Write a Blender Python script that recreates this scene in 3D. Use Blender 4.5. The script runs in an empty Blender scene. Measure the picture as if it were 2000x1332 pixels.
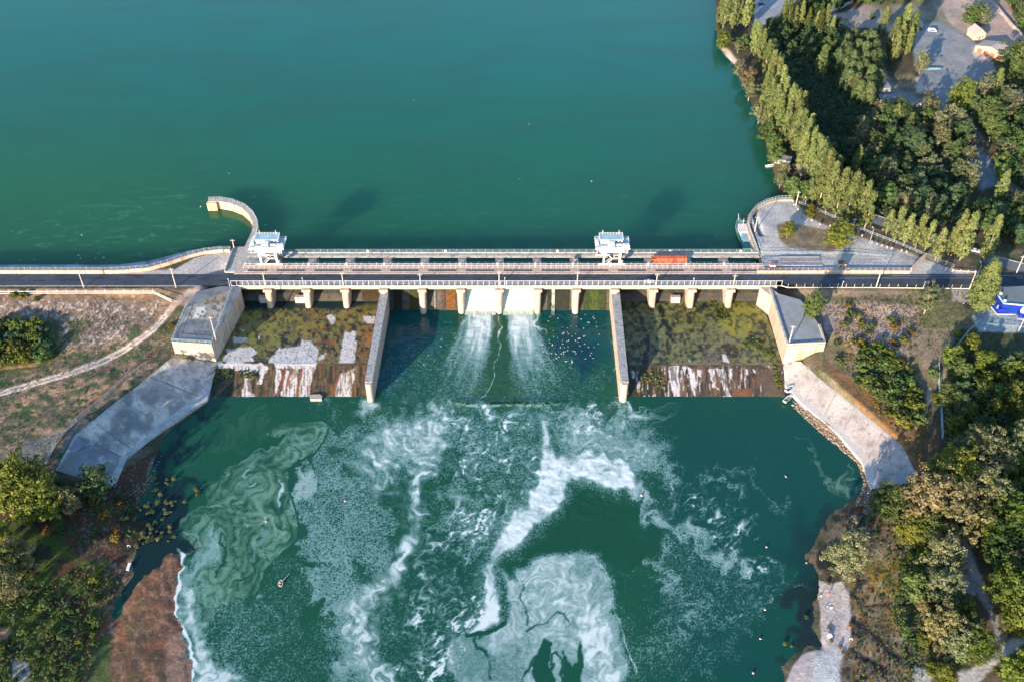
import bpy, math, random
import numpy as np
R = math.radians
random.seed(7); rng = np.random.default_rng(7)
scn = bpy.context.scene
COL = scn.collection

# ------------------------------------------------------------------ camera, sky, sun, exposure
CAM = np.array([0.0, -350.4436, 291.2533]); PITCH = R(41.5); FPX = 1920.0
cam = bpy.data.cameras.new("camera"); cam_o = bpy.data.objects.new("camera", cam); COL.objects.link(cam_o)
cam_o.location = CAM; cam_o.rotation_euler = (R(90) - PITCH, 0, 0)
cam.sensor_width = 36.0; cam.lens = FPX / 2000 * 36; cam.clip_start = 1; cam.clip_end = 8000
scn.camera = cam_o
SUN_EL, SUN_AZ = R(13), R(211)          # azimuth measured from +Y towards +X
world = bpy.data.worlds.new("World"); scn.world = world; world.use_nodes = True
wn = world.node_tree.nodes; wl = world.node_tree.links
sky = wn.new("ShaderNodeTexSky"); sky.sky_type = 'NISHITA'; sky.sun_disc = False
sky.sun_elevation = SUN_EL; sky.sun_rotation = SUN_AZ; sky.ozone_density = 3.0; sky.air_density = 1.0; sky.dust_density = 0.6
bg = wn["Background"]; wl.new(sky.outputs[0], bg.inputs[0]); bg.inputs[1].default_value = 0.15
sun = bpy.data.lights.new("sun", 'SUN'); sun.energy = 4.8; sun.angle = R(0.5); sun.color = (1.0, 0.79, 0.58)
sun_o = bpy.data.objects.new("sun", sun); COL.objects.link(sun_o)
sun_o.rotation_euler = (R(90) - SUN_EL, 0, math.pi - SUN_AZ)
sun_o.location = (-300, -500, 300)
scn.view_settings.view_transform = 'Standard'; scn.view_settings.look = 'None'
scn.view_settings.exposure = 1.34; scn.view_settings.gamma = 1
scn.cycles.max_bounces = 5; scn.cycles.diffuse_bounces = 2; scn.cycles.glossy_bounces = 2
scn.cycles.transmission_bounces = 2; scn.cycles.transparent_max_bounces = 4
scn.cycles.use_denoising = True

# ------------------------------------------------------------------ surveying: photo point + height -> place in the world
_f = np.array([0, math.cos(PITCH), -math.sin(PITCH)]); _r = np.array([1.0, 0, 0]); _u = np.array([0, math.sin(PITCH), math.cos(PITCH)])
def P(px, py, z=0.0):
    d = _f * FPX + _r * (px - 1000) - _u * (py - 666)
    return CAM + d * ((z - CAM[2]) / d[2])
def project(X, Y, Z):
    qx = X - CAM[0]; qy = Y - CAM[1]; qz = Z - CAM[2]
    d = qy * _f[1] + qz * _f[2]
    return 1000 + FPX * qx / d, 666 - FPX * (qy * _u[1] + qz * _u[2]) / d
def h_from(px, py, z, top):
    """height of an upright thing standing at (px,py) whose top shows at row top"""
    p = P(px, py, z); lo, hi = 0.5, 60
    for _ in range(30):
        m = (lo + hi) / 2
        if project(p[0], p[1], z + m)[1] > top: lo = m
        else: hi = m
    return lo
ZOOM = lambda ox, oy, s: (lambda *pts: [(ox + x / s, oy + y / s) for x, y in pts])

# ------------------------------------------------------------------ naming
def tag(o, label=None, cat=None, group=None, kind=None):
    if label: o['label'] = label
    if cat: o['category'] = cat
    if group: o['group'] = group
    if kind: o['kind'] = kind
    return o
def thing(name, label, cat, loc=(0, 0, 0), rz=0.0, group=None):
    o = bpy.data.objects.new(name, None); COL.objects.link(o); o.location = loc; o.rotation_euler = (0, 0, rz)
    o.empty_display_size = 0.5
    return tag(o, label, cat, group)
def copy_tree(o, kids, parent=None):
    c = o.copy(); COL.objects.link(c)
    if parent is not None: c.parent = parent
    for ch in kids.get(o.name, ()): copy_tree(ch, kids, c)
    return c
KIDS = {}
def put(name, mesh, parent=None, loc=None, label=None):
    o = bpy.data.objects.new(name, mesh); COL.objects.link(o)
    if parent is not None: o.parent = parent; KIDS.setdefault(parent.name, []).append(o)
    if loc is not None: o.location = loc
    if label: o['label'] = label
    return o
def clone(root, loc, rz=0.0, label=None, group=None, scale=None):
    c = copy_tree(root, KIDS); c.location = loc; c.rotation_euler = (0, 0, rz)
    if label: c['label'] = label
    if group: c['group'] = group
    if scale is not None: c.scale = scale if hasattr(scale, '__len__') else (scale,) * 3
    return c
ORD = ['nearest', 'second', 'third', 'fourth', 'fifth', 'sixth', 'seventh', 'eighth', 'ninth', 'tenth', 'eleventh', 'twelfth', 'thirteenth', 'fourteenth', 'fifteenth', 'sixteenth', 'seventeenth', 'eighteenth', 'nineteenth', 'twentieth']

# ------------------------------------------------------------------ mesh builder
class MB:
    def __init__(s): s.v = []; s.f = []; s.m = []; s.mi = 0
    def mat(s, i): s.mi = i; return s
    def add(s, vs, fs):
        b = len(s.v); s.v += [tuple(map(float, p)) for p in vs]
        for f in fs: s.f.append(tuple(b + i for i in f)); s.m.append(s.mi)
        return s
    def box(s, x0, x1, y0, y1, z0, z1):
        return s.add([(x0, y0, z0), (x1, y0, z0), (x1, y1, z0), (x0, y1, z0), (x0, y0, z1), (x1, y0, z1), (x1, y1, z1), (x0, y1, z1)],
                     [(0, 3, 2, 1), (4, 5, 6, 7), (0, 1, 5, 4), (1, 2, 6, 5), (2, 3, 7, 6), (3, 0, 4, 7)])
    def cbox(s, c, d, rz=0.0):
        ca, sa = math.cos(rz), math.sin(rz); vs = []
        for z in (-1, 1):
            for x, y in ((-1, -1), (1, -1), (1, 1), (-1, 1)):
                X, Y = x * d[0] / 2, y * d[1] / 2
                vs.append((c[0] + X * ca - Y * sa, c[1] + X * sa + Y * ca, c[2] + z * d[2] / 2))
        return s.add(vs, [(0, 3, 2, 1), (4, 5, 6, 7), (0, 1, 5, 4), (1, 2, 6, 5), (2, 3, 7, 6), (3, 0, 4, 7)])
    def bar(s, a, b, w, h=None):
        """square bar from a to b"""
        h = h or w; a = np.array(a, float); b = np.array(b, float); d = b - a; L = np.linalg.norm(d)
        if L < 1e-6: return s
        d /= L; up = np.array([0, 0, 1.0]) if abs(d[2]) < .95 else np.array([1.0, 0, 0])
        r = np.cross(d, up); r /= np.linalg.norm(r); u = np.cross(r, d); vs = []
        for p in (a, b):
            for i, j in ((-1, -1), (1, -1), (1, 1), (-1, 1)): vs.append(p + r * i * w / 2 + u * j * h / 2)
        return s.add(vs, [(0, 3, 2, 1), (4, 5, 6, 7), (0, 1, 5, 4), (1, 2, 6, 5), (2, 3, 7, 6), (3, 0, 4, 7)])
    def tube(s, a, b, ra, rb=None, n=8, cap=True):
        rb = ra if rb is None else rb; a = np.array(a, float); b = np.array(b, float); d = b - a; L = np.linalg.norm(d)
        if L < 1e-6: return s
        d /= L; up = np.array([0, 0, 1.0]) if abs(d[2]) < .95 else np.array([1.0, 0, 0])
        r = np.cross(d, up); r /= np.linalg.norm(r); u = np.cross(r, d); vs = []
        for p, q in ((a, ra), (b, rb)):
            for i in range(n): t = 2 * math.pi * i / n; vs.append(p + (r * math.cos(t) + u * math.sin(t)) * q)
        fs = [(i, (i + 1) % n, n + (i + 1) % n, n + i) for i in range(n)]
        if cap: fs += [tuple(range(n))[::-1], tuple(range(n, 2 * n))]
        return s.add(vs, fs)
    def prism(s, poly, z0, z1):
        """vertical prism; poly = [(x,y)..] ; z0,z1 numbers or lists"""
        n = len(poly); z0 = [z0] * n if np.isscalar(z0) else z0; z1 = [z1] * n if np.isscalar(z1) else z1
        ar = sum(poly[i][0] * poly[(i + 1) % n][1] - poly[(i + 1) % n][0] * poly[i][1] for i in range(n))
        if ar < 0: poly = poly[::-1]; z0 = z0[::-1]; z1 = z1[::-1]
        vs = [(p[0], p[1], z) for p, z in zip(poly, z0)] + [(p[0], p[1], z) for p, z in zip(poly, z1)]
        return s.add(vs, [tuple(range(n))[::-1], tuple(range(n, 2 * n))] + [(i, (i + 1) % n, n + (i + 1) % n, n + i) for i in range(n)])
    def loft(s, rings, close=True, cap=True):
        n = len(rings[0]); vs = [p for r in rings for p in r]; fs = []
        for k in range(len(rings) - 1):
            for i in range(n if close else n - 1):
                j = (i + 1) % n; fs.append((k * n + i, k * n + j, (k + 1) * n + j, (k + 1) * n + i))
        if cap: fs += [tuple(range(n))[::-1], tuple(range((len(rings) - 1) * n, len(rings) * n))]
        return s.add(vs, fs)
    def blob(s, c, r, n=8, m=5, jit=0.0, sz=None):
        sz = sz or (1, 1, 1); rings = []
        for k in range(1, m):
            ph = math.pi * k / m
            rings.append([(c[0] + r * sz[0] * math.sin(ph) * math.cos(t) * (1 + random.uniform(-jit, jit)), c[1] + r * sz[1] * math.sin(ph) * math.sin(t) * (1 + random.uniform(-jit, jit)), c[2] - r * sz[2] * math.cos(ph)) for t in [2 * math.pi * i / n for i in range(n)]])
        return s.loft(rings)
    def mesh(s, name, mats, smooth=False):
        me = bpy.data.meshes.new(name); me.from_pydata(s.v, [], s.f)
        for m in (mats if isinstance(mats, (list, tuple)) else [mats]): me.materials.append(m)
        me.polygons.foreach_set('material_index', s.m)
        if smooth: me.polygons.foreach_set('use_smooth', [True] * len(s.f))
        me.update(); return me
    def build(s, name, mats, parent=None, smooth=False, label=None, loc=None):
        return put(name, s.mesh(name, mats, smooth), parent, loc, label)

def npmesh(name, V, F, mats, attrs=None, smooth=True, mi=None):
    """V (n,3) F (m,4) numpy"""
    me = bpy.data.meshes.new(name); n = len(V); m = len(F); k = F.shape[1]
    me.vertices.add(n); me.vertices.foreach_set('co', V.astype(np.float32).ravel())
    me.loops.add(m * k); me.loops.foreach_set('vertex_index', F.astype(np.int32).ravel())
    me.polygons.add(m); me.polygons.foreach_set('loop_start', (np.arange(m) * k).astype(np.int32))
    me.polygons.foreach_set('use_smooth', np.full(m, smooth))
    for mt in (mats if isinstance(mats, (list, tuple)) else [mats]): me.materials.append(mt)
    if mi is not None: me.polygons.foreach_set('material_index', mi.astype(np.int32))
    me.update(calc_edges=True)
    for an, (typ, data) in (attrs or {}).items():
        a = me.attributes.new(an, typ, 'POINT')
        a.data.foreach_set('color' if 'COLOR' in typ else 'value', data.astype(np.float32).ravel())
    me.validate(); return me
def gridfaces(nr, nc):
    i = np.arange(nr - 1)[:, None] * nc + np.arange(nc - 1)[None, :]
    i = i.ravel(); return np.stack([i, i + 1, i + nc + 1, i + nc], 1)

# ------------------------------------------------------------------ noise and painted-region tools (numpy)
_lat = rng.random((256, 256)).astype(np.float32)
def vnoise(x, y):
    xi = np.floor(x).astype(np.int64); yi = np.floor(y).astype(np.int64); fx = x - xi; fy = y - yi
    fx = fx * fx * (3 - 2 * fx); fy = fy * fy * (3 - 2 * fy)
    a = _lat[xi & 255, yi & 255]; b = _lat[(xi + 1) & 255, yi & 255]; c = _lat[xi & 255, (yi + 1) & 255]; d = _lat[(xi + 1) & 255, (yi + 1) & 255]
    return (a * (1 - fx) + b * fx) * (1 - fy) + (c * (1 - fx) + d * fx) * fy
def fbm(x, y, s, octv=4, seed=0):
    """fractal noise 0..1, feature size s"""
    t = 0; amp = 1.0; tot = 0; x = x / s + seed * 17.3; y = y / s + seed * 9.1
    for k in range(octv):
        t = t + amp * vnoise(x + 31.7 * k, y - 11.3 * k); tot += amp; amp *= .5
        x, y = x * 1.62 - y * 1.18, x * 1.18 + y * 1.62
    return t / tot
def sstep(a, b, x):
    t = np.clip((x - a) / (b - a), 0, 1); return t * t * (3 - 2 * t)
def sdf_poly(x, y, poly):
    """signed distance, positive inside"""
    d2 = np.full(x.shape, 1e18); ins = np.zeros(x.shape, bool); n = len(poly)
    for i in range(n):
        ax, ay = poly[i]; bx, by = poly[(i + 1) % n]; ex, ey = bx - ax, by - ay
        L = ex * ex + ey * ey or 1e-9; t = np.clip(((x - ax) * ex + (y - ay) * ey) / L, 0, 1)
        dx = x - ax - t * ex; dy = y - ay - t * ey; d2 = np.minimum(d2, dx * dx + dy * dy)
        if ay != by:
            c = ((ay > y) != (by > y)) & (x < (bx - ax) * (y - ay) / (by - ay) + ax); ins ^= c
    d = np.sqrt(d2); return np.where(ins, d, -d)
def d_line(x, y, pts):
    """distance to a polyline and position 0..1 along it"""
    d2 = np.full(x.shape, 1e18); tt = np.zeros(x.shape); L = [0.0]
    for i in range(len(pts) - 1): L.append(L[-1] + math.hypot(pts[i + 1][0] - pts[i][0], pts[i + 1][1] - pts[i][1]))
    for i in range(len(pts) - 1):
        ax, ay = pts[i]; bx, by = pts[i + 1]; ex, ey = bx - ax, by - ay; l2 = ex * ex + ey * ey or 1e-9
        t = np.clip(((x - ax) * ex + (y - ay) * ey) / l2, 0, 1); dx = x - ax - t * ex; dy = y - ay - t * ey; q = dx * dx + dy * dy
        m = q < d2; d2 = np.where(m, q, d2); tt = np.where(m, (L[i] + t * math.sqrt(l2)) / L[-1], tt)
    return np.sqrt(d2), tt
class Painter:
    """lays albedo patches (soil, grass, sand, concrete...) on the vertices of a ground mesh"""
    def __init__(s, u, v, base): s.u, s.v = u, v; s.c = np.empty((len(u), 3), np.float32); s.c[:] = base
    def _blend(s, m, idx, colA, colB, sc, seed, contrast):
        n = fbm(s.u[idx], s.v[idx] * 1.35, sc, 4, seed); n = np.clip((n - .5) * contrast + .5, 0, 1)[:, None]
        col = np.array(colA) * (1 - n) + np.array(colB) * n
        s.c[idx] = s.c[idx] * (1 - m[:, None]) + col * m[:, None]
    def fill(s, poly, colA, colB=None, soft=4, rough=6, sc=14, seed=1, a=1.0, contrast=2.2, rs=18):
        colB = colB or tuple(c * 1.25 for c in colA); xs = [p[0] for p in poly]; ys = [p[1] for p in poly]; pad = soft + rough + 4
        idx = np.nonzero((s.u > min(xs) - pad) & (s.u < max(xs) + pad) & (s.v > min(ys) - pad) & (s.v < max(ys) + pad))[0]
        if not len(idx): return
        u, v = s.u[idx], s.v[idx]; d = sdf_poly(u, v, poly) + (fbm(u, v, rs, 4, seed + 3) - .5) * 2 * rough
        s._blend(sstep(-soft, soft, d) * a, idx, colA, colB, sc, seed, contrast)
    def stroke(s, pts, w, colA, colB=None, soft=2, rough=2, sc=8, seed=1, a=1.0, contrast=2.2):
        colB = colB or tuple(c * 1.2 for c in colA); xs = [p[0] for p in pts]; ys = [p[1] for p in pts]; pad = w + soft + rough + 4
        idx = np.nonzero((s.u > min(xs) - pad) & (s.u < max(xs) + pad) & (s.v > min(ys) - pad) & (s.v < max(ys) + pad))[0]
        if not len(idx): return
        u, v = s.u[idx], s.v[idx]; d, _ = d_line(u, v, pts); d = w / 2 - d + (fbm(u, v, 10, 3, seed + 3) - .5) * 2 * rough
        s._blend(sstep(-soft, soft, d) * a, idx, colA, colB, sc, seed, contrast)
    def spots(s, poly, thr, col, sc=10, seed=5, soft=.06, a=1.0, aniso=1.0, octv=4):
        xs = [p[0] for p in poly]; ys = [p[1] for p in poly]
        idx = np.nonzero((s.u > min(xs)) & (s.u < max(xs)) & (s.v > min(ys)) & (s.v < max(ys)))[0]
        if not len(idx): return
        u, v = s.u[idx], s.v[idx]; m = sstep(0, 6, sdf_poly(u, v, poly)) * sstep(thr - soft, thr + soft, fbm(u, v / aniso, sc, octv, seed)) * a
        s.c[idx] = s.c[idx] * (1 - m[:, None]) + np.array(col) * m[:, None]
    def rgba(s): return np.concatenate([np.clip(s.c, 0, 1), np.ones((len(s.c), 1), np.float32)], 1)

# ------------------------------------------------------------------ materials
MATS = {}
def newmat(name):
    m = bpy.data.materials.new(name); m.use_nodes = True; nt = m.node_tree; return m, nt, nt.nodes, nt.links, nt.nodes['Principled BSDF']
def spec(b, v): b.inputs['Specular IOR Level'].default_value = v
def mat(name, col, rough=.8, var=.25, sc=1.2, metal=0.0, streak=None, bump=0.0, specv=.3, fine=7.0, obj_coords=False):
    """weathered paint / concrete / metal: two noises modulate the base colour; streak adds run-down stains of that colour"""
    if name in MATS: return MATS[name]
    m, nt, n, l, b = newmat(name); g = n.new('ShaderNodeNewGeometry')
    no = n.new('ShaderNodeTexNoise'); no.inputs['Scale'].default_value = sc * .25; no.inputs['Detail'].default_value = 8; no.inputs['Roughness'].default_value = .68
    n2 = n.new('ShaderNodeTexNoise'); n2.inputs['Scale'].default_value = fine * .3; n2.inputs['Detail'].default_value = 3
    l.new(g.outputs['Position'], no.inputs['Vector']); l.new(g.outputs['Position'], n2.inputs['Vector'])
    ad = n.new('ShaderNodeMath'); ad.operation = 'MULTIPLY_ADD'; l.new(n2.outputs[0], ad.inputs[0]); ad.inputs[1].default_value = .45; l.new(no.outputs[0], ad.inputs[2])
    r = n.new('ShaderNodeValToRGB'); e = r.color_ramp.elements; e[0].position = .5; e[1].position = .98
    e[0].color = (*[c * (1 - var) for c in col], 1); e[1].color = (*[min(1, c * (1 + var)) for c in col], 1)
    l.new(ad.outputs[0], r.inputs[0]); out = r.outputs[0]
    if streak:
        mp = n.new('ShaderNodeMapping'); mp.inputs['Scale'].default_value = (.55, .55, .06); l.new(g.outputs['Position'], mp.inputs[0])
        n3 = n.new('ShaderNodeTexNoise'); n3.inputs['Scale'].default_value = 1.6; n3.inputs['Detail'].default_value = 5; l.new(mp.outputs[0], n3.inputs[0])
        r3 = n.new('ShaderNodeValToRGB'); r3.color_ramp.elements[0].position = .5; r3.color_ramp.elements[1].position = .68; l.new(n3.outputs[0], r3.inputs[0])
        mx = n.new('ShaderNodeMix'); mx.data_type = 'RGBA'; l.new(r3.outputs[0], mx.inputs[0]); l.new(out, mx.inputs[6]); mx.inputs[7].default_value = (*streak, 1); out = mx.outputs[2]
    l.new(out, b.inputs['Base Color']); b.inputs['Roughness'].default_value = rough; b.inputs['Metallic'].default_value = metal; spec(b, specv)
    if bump:
        bp = n.new('ShaderNodeBump'); bp.inputs['Strength'].default_value = bump; bp.inputs['Distance'].default_value = .3; l.new(ad.outputs[0], bp.inputs['Height']); l.new(bp.outputs[0], b.inputs['Normal'])
    MATS[name] = m; return m
def mat_paint(name, rough=.95, amt=.35, fine=1.4, bump=.6, specv=.15):
    """surface whose soil / algae / concrete patches are stored on the mesh; fine grain comes from noise"""
    m, nt, n, l, b = newmat(name); g = n.new('ShaderNodeNewGeometry'); at = n.new('ShaderNodeAttribute'); at.attribute_name = 'Col'
    no = n.new('ShaderNodeTexNoise'); no.inputs['Scale'].default_value = fine; no.inputs['Detail'].default_value = 5; no.inputs['Roughness'].default_value = .75
    l.new(g.outputs['Position'], no.inputs['Vector'])
    mr = n.new('ShaderNodeMapRange'); mr.inputs[1].default_value = .3; mr.inputs[2].default_value = .7; mr.inputs[3].default_value = 1 - amt; mr.inputs[4].default_value = 1 + amt; l.new(no.outputs[0], mr.inputs[0])
    vm = n.new('ShaderNodeVectorMath'); vm.operation = 'SCALE'; l.new(at.outputs['Color'], vm.inputs[0]); l.new(mr.outputs[0], vm.inputs['Scale'])
    l.new(vm.outputs[0], b.inputs['Base Color']); b.inputs['Roughness'].default_value = rough; spec(b, specv)
    bp = n.new('ShaderNodeBump'); bp.inputs['Strength'].default_value = bump; bp.inputs['Distance'].default_value = .35; l.new(no.outputs[0], bp.inputs['Height']); l.new(bp.outputs[0], b.inputs['Normal'])
    return m
def mat_leaf(name, dark, light, odd=None, hue=.03):
    m, nt, n, l, b = newmat(name); at = n.new('ShaderNodeAttribute'); at.attribute_name = 'leafv'
    r = n.new('ShaderNodeValToRGB'); e = r.color_ramp.elements; e[0].color = (*dark, 1); e[1].color = (*light, 1); e[0].position = .1; e[1].position = .9
    if odd: x = e.new(.985); x.color = (*odd, 1)
    l.new(at.outputs['Fac'], r.inputs[0]); oi = n.new('ShaderNodeObjectInfo')
    hs = n.new('ShaderNodeHueSaturation'); mr = n.new('ShaderNodeMapRange'); mr.inputs[3].default_value = .5 - hue; mr.inputs[4].default_value = .5 + hue; l.new(oi.outputs['Random'], mr.inputs[0]); l.new(mr.outputs[0], hs.inputs['Hue'])
    m2 = n.new('ShaderNodeMath'); m2.operation = 'MULTIPLY'; m2.inputs[1].default_value = 7.31; l.new(oi.outputs['Random'], m2.inputs[0])
    m3 = n.new('ShaderNodeMath'); m3.operation = 'FRACT'; l.new(m2.outputs[0], m3.inputs[0]); mv = n.new('ShaderNodeMapRange'); mv.inputs[3].default_value = .75; mv.inputs[4].default_value = 1.3; l.new(m3.outputs[0], mv.inputs[0]); l.new(mv.outputs[0], hs.inputs['Value'])
    l.new(r.outputs[0], hs.inputs['Color']); l.new(hs.outputs[0], b.inputs['Base Color']); b.inputs['Roughness'].default_value = .6; spec(b, .25)
    tr = n.new('ShaderNodeBsdfTranslucent'); l.new(hs.outputs[0], tr.inputs[0]); ms = n.new('ShaderNodeMixShader'); ms.inputs[0].default_value = .42
    l.new(b.outputs[0], ms.inputs[1]); l.new(tr.outputs[0], ms.inputs[2]); l.new(ms.outputs[0], n['Material Output'].inputs[0]); return m
M_CONC = mat('concrete_grey', (.34, .35, .35), var=.3, streak=(.16, .16, .15), bump=.3)
M_CONC_L = mat('concrete_pale', (.42, .40, .38), var=.22, streak=(.26, .22, .18), bump=.2)
M_WALL = mat('wall_plastered', (.48, .39, .32), var=.2, sc=2.5, streak=(.38, .24, .11), bump=.2)
M_TAN = mat('walkway_tan', (.42, .34, .29), var=.22, sc=2)
M_WHITE = mat('white_paint', (.72, .74, .76), rough=.5, var=.1)
M_WHITEC = mat('crane_white_paint', (.66, .70, .74), rough=.55, var=.16, streak=(.45, .40, .38))
M_STEEL = mat('galvanised_steel', (.50, .53, .56), rough=.45, var=.2, metal=.2)
M_RAILW = mat('rail_white', (.70, .68, .66), rough=.5, var=.12)
M_RAILB = mat('rail_blue_grey', (.30, .44, .48), rough=.5, var=.2)
M_DARK = mat('dark_metal', (.045, .05, .06), rough=.6, var=.3)
M_DARKC = mat('bay_shade_concrete', (.045, .05, .045), rough=.6, var=.5, streak=(.12, .06, .02))  # shade under the bridge put into the concrete colour, with rusty stains
M_ASPH = mat('asphalt', (.045, .062, .085), rough=.85, var=.35, sc=.5, fine=2)
M_ASPH2 = mat('asphalt_worn', (.14, .16, .175), rough=.9, var=.3, sc=.6)
M_RUST = mat('red_oxide_steel', (.42, .10, .05), rough=.7, var=.3, streak=(.25, .07, .04))
M_POLE = mat('concrete_pole', (.55, .46, .40), rough=.8, var=.12)
M_BARK = mat('bark', (.24, .18, .13), var=.3, sc=6)
M_BARKP = mat('bark_pale', (.34, .29, .23), var=.3, sc=6)
M_GLASS = mat('window_glass', (.03, .05, .07), rough=.12, var=.1, specv=.6)
M_TEALH = mat('hull_teal', (.05, .22, .22), rough=.5, var=.25, streak=(.14, .13, .10))
M_BLUER = mat('blue_cladding', (.012, .035, .30), rough=.4, var=.08)
M_ROOFG = mat('roof_grey_sheet', (.27, .28, .29), rough=.7, var=.15, sc=.8)
M_ROOFP = mat('roof_pinkish', (.42, .35, .33), rough=.8, var=.15)
M_CREAM = mat('render_cream', (.44, .38, .30), rough=.8, var=.12)
M_ORANGE = mat('door_orange', (.38, .14, .06), rough=.6, var=.15)
M_REDP = mat('red_paint', (.55, .04, .03), rough=.5, var=.15)
M_RUBBER = mat('black_rubber', (.015, .015, .017), rough=.7, var=.2)
M_SKIN = mat('skin', (.50, .27, .19), rough=.6, var=.05)
M_STONE = mat('stone', (.36, .31, .28), var=.4, sc=3)
# ------------------------------------------------------------------ ground: one sheet, heights from surveyed spots
Z_UP, Z_DN, Z_DECK = 9.0, 0.0, 13.5
W = lambda pts, z: [tuple(P(x, y, z)[:2]) for x, y in pts]
spots = [(0,570,13),(150,572,13),(330,575,13.2),(440,575,13.3),(0,640,9.5),(150,640,9.5),(290,630,10),(0,740,7),(200,715,7),(330,690,6.5),(0,850,6),(150,830,6),(0,950,4.5),(100,920,5),
 (60,1060,3),(150,1010,2.2),(230,955,1.2),(0,1200,3),(150,1200,1.4),(100,1300,2),(300,1180,1.1),(280,1300,1.5),(335,1250,.8),(-200,900,6),(-200,1300,4),(0,1450,3),(300,1450,1.5),
 (1520,585,13.3),(1700,585,13.3),(1900,600,13.4),(2000,620,13.5),(2200,620,13.5),(1640,640,11),(1640,700,8.5),(1750,650,11),(1900,700,11.5),(2100,750,11),(1740,750,8),(1700,790,7.5),(1850,850,7.5),(2000,850,8),(1810,920,6),
 (1900,1000,5),(2000,1100,5),(2200,1100,6),(1740,960,3),(1700,1040,1.6),(1650,1080,.9),(1625,1200,.6),(1800,1150,2.6),(1900,1300,3.5),(1750,1300,1.6),(1650,1300,.8),(1750,1450,1.5),(2100,1450,4),
 (1500,450,13.5),(1700,490,13.5),(1900,520,13.5),(2100,520,13.5),(1600,350,12.4),(1800,300,12.6),(2000,300,13),(1520,250,11),(1500,100,10.8),(1700,100,11.5),(1600,180,11.3),(2000,100,12),(1420,-100,10.4),(1700,-100,11.5),(2100,-100,12),(1800,-300,12),(2200,-300,12)]
SP = np.array([[*P(x, y, z)] for x, y, z in spots])
def hland(X, Y):
    n = 0; d = 0
    for p in SP:
        w = 1.0 / (((X - p[0]) ** 2 + (Y - p[1]) ** 2) + 60.0) ** 1.7; n = n + w * p[2]; d = d + w
    return n / d
# river basin below the dam (water level 0) and reservoir (level 9)
river_px = [(420,770),(400,792),(345,830),(322,850),(305,890),(290,930),(276,975),(268,1020),(258,1070),(243,1125),(222,1180),(226,1198),(240,1186),(262,1160),(300,1112),(336,1084),(349,1082),(356,1130),(352,1150),(342,1195),(358,1215),(368,1260),(376,1340),(385,1500),
 (1520,1500),(1530,1340),(1546,1300),(1575,1268),(1604,1262),(1600,1200),(1592,1150),(1596,1120),(1588,1085),(1600,1050),(1622,1020),(1640,1000),(1668,985),(1684,960),(1683,925),(1668,895),(1640,868),(1600,842),(1560,800),(1542,778),(1530,740),(1500,592),(470,592),(440,690)]
RIV = W(river_px, 0.0)
res_px = [(1398,-200),(1398,0),(1400,55),(1402,88),(1415,108),(1436,128),(1450,160),(1462,190),(1480,225),(1492,262),(1500,300),(1510,330),(1519,360),(1522,385),(1500,392),(1475,405),(1463,422),(1462,440),(1470,466),(1480,500)]
RES = W([(x, y) for x, y in res_px], 9.0); _x0, _y0 = RES[0]; _x1 = RES[-1][0]
RES = [(_x0, 1200)] + RES + [(_x1, 13.0), (-116, 13.0), (-116, 26), (-2500, 21.5), (-2500, 1200)]
LEFT_EDGE = [(-2500, P(0,518,9)[1] - 1.2)] + [(a, b - 1.2) for a, b in W([(0,518),(120,518),(240,518),(300,510),(350,496),(390,487),(430,484),(466,484)], 9.0)] + [(-122.5, 27), (-118, 26), (-118, 13)]
RES2 = RES[:-4] + LEFT_EDGE[::-1] + [(-2500, 1200)]
SLAB_L = W([(335,697)], 5.5) + W([(424,708)], 3) + W([(404,778),(317,838),(248,897),(226,945)], .8) + W([(108,918),(147,848),(235,778)], 5.5)
SLAB_R = W([(1528,708)], 3) + W([(1564,705),(1598,733),(1671,792),(1764,870),(1796,940)], 5) + W([(1712,955),(1690,900),(1640,850),(1570,792),(1534,770)], .8)
PBX = [(-320,535),(0,535),(230,535),(290,530),(330,519),(370,505),(400,497.5),(430,494),(450,494)]
STRIP = [(-2500, 12)] + [(a, b + .5) for a, b in W(PBX, 13.5)] + [(a, b + 2) for a, b in W([(452,483),(430,483),(400,485),(370,489),(330,500),(290,510),(230,517.5),(0,517),(-320,517)], 9)] + [(-2500, 26)]
def ground_z(X, Y):
    X = np.asarray(X, float); Y = np.asarray(Y, float)
    h = hland(X, Y)
    # road corridor flat
    w = sstep(-4.5, -.5, Y) * sstep(26, 20, Y) * (np.abs(X) > 118); w2 = np.where(X > 118, w, sstep(-4.5, -.5, Y) * (X < -112))
    h = h * (1 - w2) + (Z_DECK - .06) * w2
    dr = sdf_poly(X, Y, RIV); dr = dr + (fbm(X, Y, 13, 4, 17) - .5) * 13 * sstep(-98, -116, Y); h = np.where(dr < 0, 0.0 + (h - 0.0) * sstep(0, 16, -dr) + .35 * sstep(0, 3, -dr) * (1 - sstep(0, 16, -dr)), -3.2 * sstep(0, 14, dr) - .05)
    du = sdf_poly(X, Y, RES2); hu = 5.0 + 0 * h
    h = np.where(du > 0, 9 - 4 * sstep(0, 5, du) - .02, h)
    s2 = sstep(0, 5, -du) * .9 + .1
    h = np.where((du <= 0) & (X > 120) & (Y > 40), 9 + (h - 9) * s2, h)
    for sl in (SLAB_L, SLAB_R): k = sstep(-.3, 2.5, sdf_poly(X, Y, sl)); h = h * (1 - k) + np.minimum(h - 4, 0) * k
    h = h - (h - 7.0) * sstep(0, 1.5, sdf_poly(X, Y, STRIP)) * (h > 7.0)
    # dam footprint kept low
    foot = (np.abs(X) < 118) & (Y > -4) & (Y < 16) ; h = np.where(foot, -3.2, h)
    return h
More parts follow.
